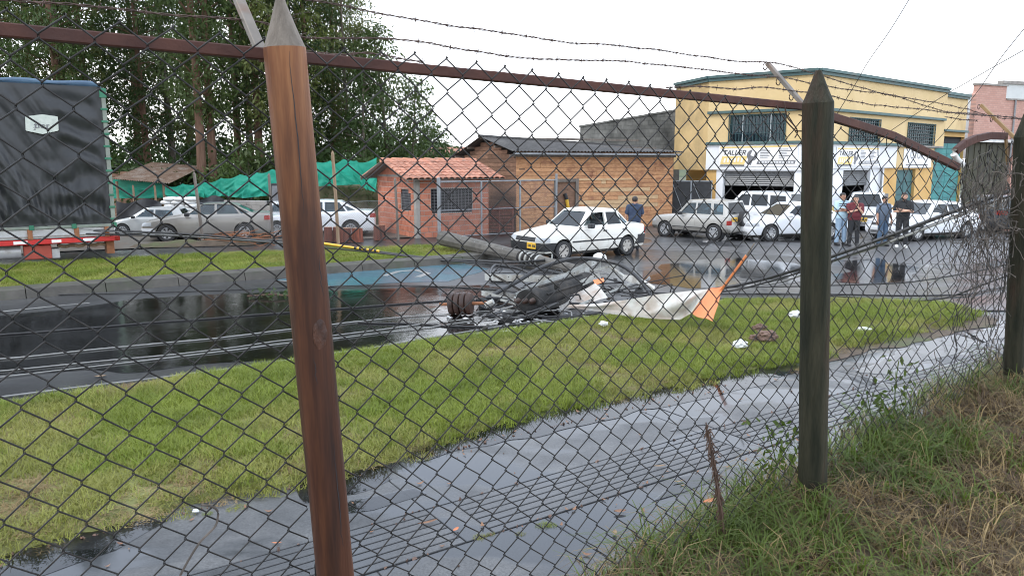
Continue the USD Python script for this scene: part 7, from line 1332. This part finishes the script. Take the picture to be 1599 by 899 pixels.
# ================================================================ litter, leaves, clods, dry plants
def crumple(name, label, cat, c, s, m, seed, flat=.5, group=None):
    t = trimesh.creation.icosphere(3); v = t.vertices; q = fbm(v * 2.2 + seed, 3, seed) ; t.vertices = v * (.45 + 1.0 * q[:, None]) * [s, s * .7, s * flat]; t.vertices[:, 2] -= t.vertices[:, 2].min(); t.apply_translation(c); return solo(name, label, cat, t, M[m], False, group)
L0 = .10
crumple('crumpled_paper', 'white crumpled paper on the lawn left of the middle post', 'litter', (3.229,10.62,0.1), .11, 'paper_white', 3, .55); crumple('crumpled_paper', 'white crumpled paper on the lawn right beside the middle post', 'litter', (4.824,12.799,0.08), .12, 'paper_white', 5, .6)
crumple('crumpled_paper', 'small white scrap on the lawn under the banner', 'litter', (1.478,12.182,0.09), .07, 'paper_white', 7, .6); crumple('crumpled_paper', 'flat white scrap on the lawn right of the middle post', 'litter', (5.577,11.891,0.08), .13, 'paper_white', 9, .25); crumple('crumpled_paper', 'tiny white scrap at the edge of the pavement, left', 'litter', (-2.449,5.601,0.03), .025, 'paper_white', 11, .6)
crumple('crumpled_paper', 'pale scrap on the wet road before the verge', 'litter', (-0.066,11.879,0.01), .13, 'paper_white', 12, .3)
for i, (px, py, s, lb) in enumerate(((1186, 516, .12, 'brown clod of earth on the lawn, upper of two'), (1196, 534, .16, 'larger brown clod of earth on the lawn, lower of two'), (1178, 530, .09, 'small brown clod beside the larger one'))): crumple('earth_clod', lb, 'clod', np.array([*{0: (3.871,11.751,0.08), 1: (3.745,11.058,0.08), 2: (3.601,11.14,0.08)}[i]]), s, 'clod', 20 + i, .6)
def leaf(label, c, L, w, m, a, seed):
    g = grid(lambda u, v: ((u - .5) * L, (v - .5) * w * np.sin(np.pi * np.clip(u, .02, .98)) ** .7, .006 + .18 * L * (u - .5) ** 2 + .5 * w * (v - .5) ** 2), 12, 5); solo('fallen_leaf', label, 'leaf', move(g, c, a), M[m], True)
leaf('long brown leaf on the ribbed paving, left', (-0.634,5.429,0.03), .16, .03, 'dry_leaf', .5, 1); leaf('small orange leaf on the ribbed paving', (-0.414,5.316,0.03), .07, .03, 'leaf_orange', 1.1, 2); leaf('brown curled leaf on the pavement in the middle', (0.838,5.612,0.03), .10, .05, 'dry_leaf', .2, 3); leaf('pale leaf near the pavement joint', (0.752,5.266,0.03), .08, .035, 'straw', 1.4, 4) if 0 else leaf('pale leaf near the pavement joint', (0.752,5.266,0.03), .08, .035, 'stake_wood', 1.4, 4)
leaf('orange leaf at the lip of the grassy bank', fw(-.62, .12, 1.12), .08, .03, 'leaf_orange', .6, 5); leaf('reddish leaf on the pavement left of the near post', (-1.676,5.112,0.03), .07, .018, 'leaf_orange', .1, 6); leaf('yellow leaf floating on the left road', (-5.258,9.512,0.01), .13, .06, 'straw', 0, 7) if 0 else leaf('yellow leaf on the left road', (-5.258,9.512,0.01), .13, .06, 'stake_wood', .3, 7)
leaf('pale leaf stuck on the pavement right of the near post', (1.318,6.519,0.03), .12, .03, 'stake_wood', .2, 8); leaf('pale twig-like leaf on the pavement', (1.418,6.183,0.03), .12, .02, 'stake_wood', .4, 9)
tw = thing('fallen_branch', 'dark twig with leaves lying on the road at the near post', 'branch', (-4.855,15.321,0)); c = np.array((-4.855,15.321,0)); part(tw, 'twig', tube([c + [-.5, 0, .05], c + [0, .05, .08], c + [.5, 0, .04]], .018, 6), M['weed_brown'], True, world=True); part(tw, 'leaves', crown([(c[0] + x, c[1], .08, .3) for x in (-.3, -.05, .2, .4)], 3, 80, .14, .05), M['leaf_dark'], world=True)
wd = thing('dry_weed', 'tall dark dry weed stalk standing at the lip of the bank', 'weed', fw(-.60, .02, 1.05)); pts = spline([fw(*q) for q in (((-0.7,0.825)[0], -.06, (-0.7,0.825)[1]), ((-0.749,1.152)[0], -.05, (-0.749,1.152)[1]), ((-0.807,1.364)[0], -.05, (-0.807,1.364)[1]), ((-0.881,1.6)[0], -.05, (-0.881,1.6)[1]))], 40)
part(wd, 'stalk', tube(pts, np.linspace(.009, .004, 40), 6), M['weed_brown'], True, world=True); r = np.random.default_rng(3); hd_ = []
for k in range(260): i = int(8 + 31 * r.uniform() ** .8); p = pts[i]; o = r.normal(size=3) * [.014, .014, .024]; hd_.append(tube([p, p + o * .5 + [0, 0, .012], p + o + [0, 0, -.012]], (.0035, .0028, .001), 4)) 
part(wd, 'seed_husks', hd_, M['weed_brown'], world=True, kind='stuff')
# the mass of dry vine stems grown through the torn mesh
vn = thing('dry_vine', 'tangle of dead grey vine stems hanging on the torn mesh by the last post', 'vine', fw(1.75, 0, 1.2)); r = np.random.default_rng(14)
def vine(n, s0, s1, z0, z1, curl, rad, seed):
    r = np.random.default_rng(seed); out = []
    for k in range(n):
        s, z = r.uniform(s0, s1), r.uniform(z0, z1); p = [np.array([s, r.normal() * .05 - .02, z])]; d = np.array([r.normal() * .4, 0, -1.0])
        for j in range(int(r.integers(5, 13))): d = d + r.normal(size=3) * [curl, .35, curl]; d /= np.linalg.norm(d); p.append(p[-1] + d * r.uniform(.03, .055) * [1, .6, 1])
        q = spline(p, 3 * len(p)); out.append(tube([fw(*x) for x in q], rad * r.uniform(.6, 1.4), 4))
    return out
part(vn, 'dense_stems', vine(150, 1.46, 2.10, 2.22, 2.74, .45, .0023, 1), M['vine_dry'], True, world=True, kind='stuff'); part(vn, 'hanging_stems', vine(60, 1.42, 2.12, 1.95, 2.40, .4, .0019, 2), M['vine_dry'], True, world=True, kind='stuff'); part(vn, 'lower_stems', vine(12, 1.2, 2.1, 1.5, 1.9, .5, .0022, 3), M['vine_dry'], True, world=True, kind='stuff')
part(vn, 'stem_round_post', vine(9, 2.12, 2.45, 1.9, 2.7, .6, .003, 4), M['vine_dry'], True, world=True, kind='stuff')
knot = solo('tied_black_rag', 'dark rag knotted round the top of the last post', 'rag', [move(hull(np.random.default_rng(i).normal(size=(14, 3)) * .024), fw(*q)) for i, q in enumerate(((2.23, -.10, 2.83), (2.25, -.12, 2.79), (2.21, -.12, 2.75)))], M['black_plastic'], 30)
for i, (s, z0, h) in enumerate(((1.05, 1.0, .55), (.78, 1.0, .42), (-.12, 1.0, .40), (-.22, .95, .45))):
    r = np.random.default_rng(60 + i); t = thing('leafy_weed', ['leafy weed climbing the mesh right of the middle post', 'second leafy weed in the mesh right of the middle post', 'small leafy weed left of the middle post', 'second small leafy weed left of the middle post'][i], 'weed', fw(s, .06, z0)); p = spline([(0, 0, 0), (.03 * r.normal(), .02, h * .5), (.06 * r.normal(), .03, h)], 12)
    part(t, 'stem', tube(p, .003, 5), M['berm_green'], True); part(t, 'leaves', crown([(*(p[k] + r.normal(size=3) * .02), .16) for k in range(3, 12)], 70 + i, 130, .055, .022), M['berm_green'])
# a knot, splits and flakes on the nearest post; galvanised tie wires round posts
pth, a, b = POSTS[0]; ax = (b - a) / np.linalg.norm(b - a); s_at = lambda z: a + ax * ((z - (a[2] + ZB)) / ax[2]); ry = np.array([0, -1.0, 0]); rx_ = np.array([1.0, 0, 0])
def crack(z0, z1, off, w, seed, nm='crack', m='room_dark', lift=.0005):
    zs = np.linspace(z0, z1, 24); r = np.random.default_rng(seed); o = off + np.cumsum(r.normal(size=24)) * .0012; V = []
    for z, q, k in zip(zs, o, np.sin(np.linspace(0, np.pi, 24))):
        c = s_at(z); y = -math.sqrt(max(.0535 ** 2 - q * q, 1e-6)) * 1.012 - lift; V += [c + rx_ * (q - w * k * .5 - .0003) + [0, y, 0], c + rx_ * (q + w * k * .5 + .0003) + [0, y, 0]]
    part(pth, nm, trimesh.Trimesh(V, [f for i in range(23) for f in ((2 * i, 2 * i + 1, 2 * i + 3), (2 * i, 2 * i + 3, 2 * i + 2))], process=False), M[m])
zz = lambda py: 2.7 + (255 - py) / 1200 * 2.08
crack(zz(330), zz(95), -.012, .0022, 1); crack(zz(880), zz(700), .010, .0020, 2); crack(zz(460), zz(390), .022, .0016, 3); crack(zz(600), zz(555), -.02, .0016, 4)
kc = s_at(zz(518)) + [.002, -.0525, 0]; kn = trimesh.creation.icosphere(3); kn.vertices = kn.vertices * [.020, .0035, .042] * (1 + .35 * (fbm(kn.vertices * 2.5, 3, 4)[:, None] - .5)); part(pth, 'knot', move(kn, kc), M['knot_wood'], True)

# dirty white foam flecks and a few bigger broken pieces round the transformer
r = np.random.default_rng(44); ff = []
for k in range(46):
    c = np.array([(-0.11,13.592,0), (0.564,13.134,0), (-0.441,13.134,0), (0.42,13.957,0), (1.16,13.592,0)][k % 5]) + [r.normal() * .5, r.normal() * .22, .012]; m = hull(r.normal(size=(9, 3)) * r.uniform(.012, .034) * [1.3, 1, .4]); m.apply_translation(c); ff.append(m)
solo('foam_flecks', 'dirty white flecks lying on the wet road before the transformer', 'debris', ff, M['paper_white'], kind='stuff')
for i, (a, b, w, lb) in enumerate(((up((0.472,14.473,0), .10), up((-0.41,16.441,0), .30), .05, 'thin strut lying between the long crossarm and the transformer'), (up((1.249,13.957,0), .10), up((2.451,15.626,0), .24), .045, 'thin strut before the lamp head'), (up((-0.039,13.134,0), .06), up((0.791,13.592,0), .14), .06, 'dark strut along the verge edge below the transformer'), (up((1.19,17.536,0), .10), up((2.395,17.156,-0), .42), .05, 'strut lying over the pole tip'))):
    angle_iron('steel_strut', lb, [a, b], w, 'burnt_steel' if i % 2 == 0 else 'galvanised', 3)

# leaf litter, grit and small tufts in the joints of the pavement
r = np.random.default_rng(91); lt = []
for k in range(150):
    u, v = r.uniform(-.5, 9), r.choice([r.uniform(5.85, 6.3), r.uniform(3.2, 6.0), 4.44 + r.normal() * .05]); g = grid(lambda a, b: ((a - .5) * .05, (b - .5) * .022 * np.sin(np.pi * np.clip(a, .05, .95)), .004 + .012 * (a - .5) ** 2 * 4), 5, 3); lt.append(move(g, R(u, v, .026), r.uniform(0, 6.28), s=float(r.uniform(.4, 1.5))))
solo('leaf_litter', 'tiny brown leaf scraps strewn over the wet pavement', 'leaf litter', lt, M['dry_leaf'], kind='stuff')
gr = [move(hull(r.normal(size=(7, 3)) * r.uniform(.004, .012)), R(r.uniform(-.5, 10), r.choice([r.uniform(3, 6.2), 4.44, 5.08, 6.05]), .026)) for k in range(220)]
solo('grit', 'small grit and pebbles lying on the wet pavement', 'grit', gr, M['clod'], kind='stuff')
P, W_ = [], []
for u, v, n in ((2.72, 4.44, 2), (3.1, 4.34, 3), (1.2, 5.95, 4), (6.5, 6.2, 4)):
    for k in range(n): P.append(R(u + r.normal() * .16, v + r.normal() * .02, .02)); W_.append(int(r.integers(0, 7)))
scatter('joint_grass', None, (P, r.uniform(0, 6.28, len(P)), r.uniform(.2, .35, len(P)), W_), LP, LM, 'small grass tufts growing in the joints of the pavement', 'grass')
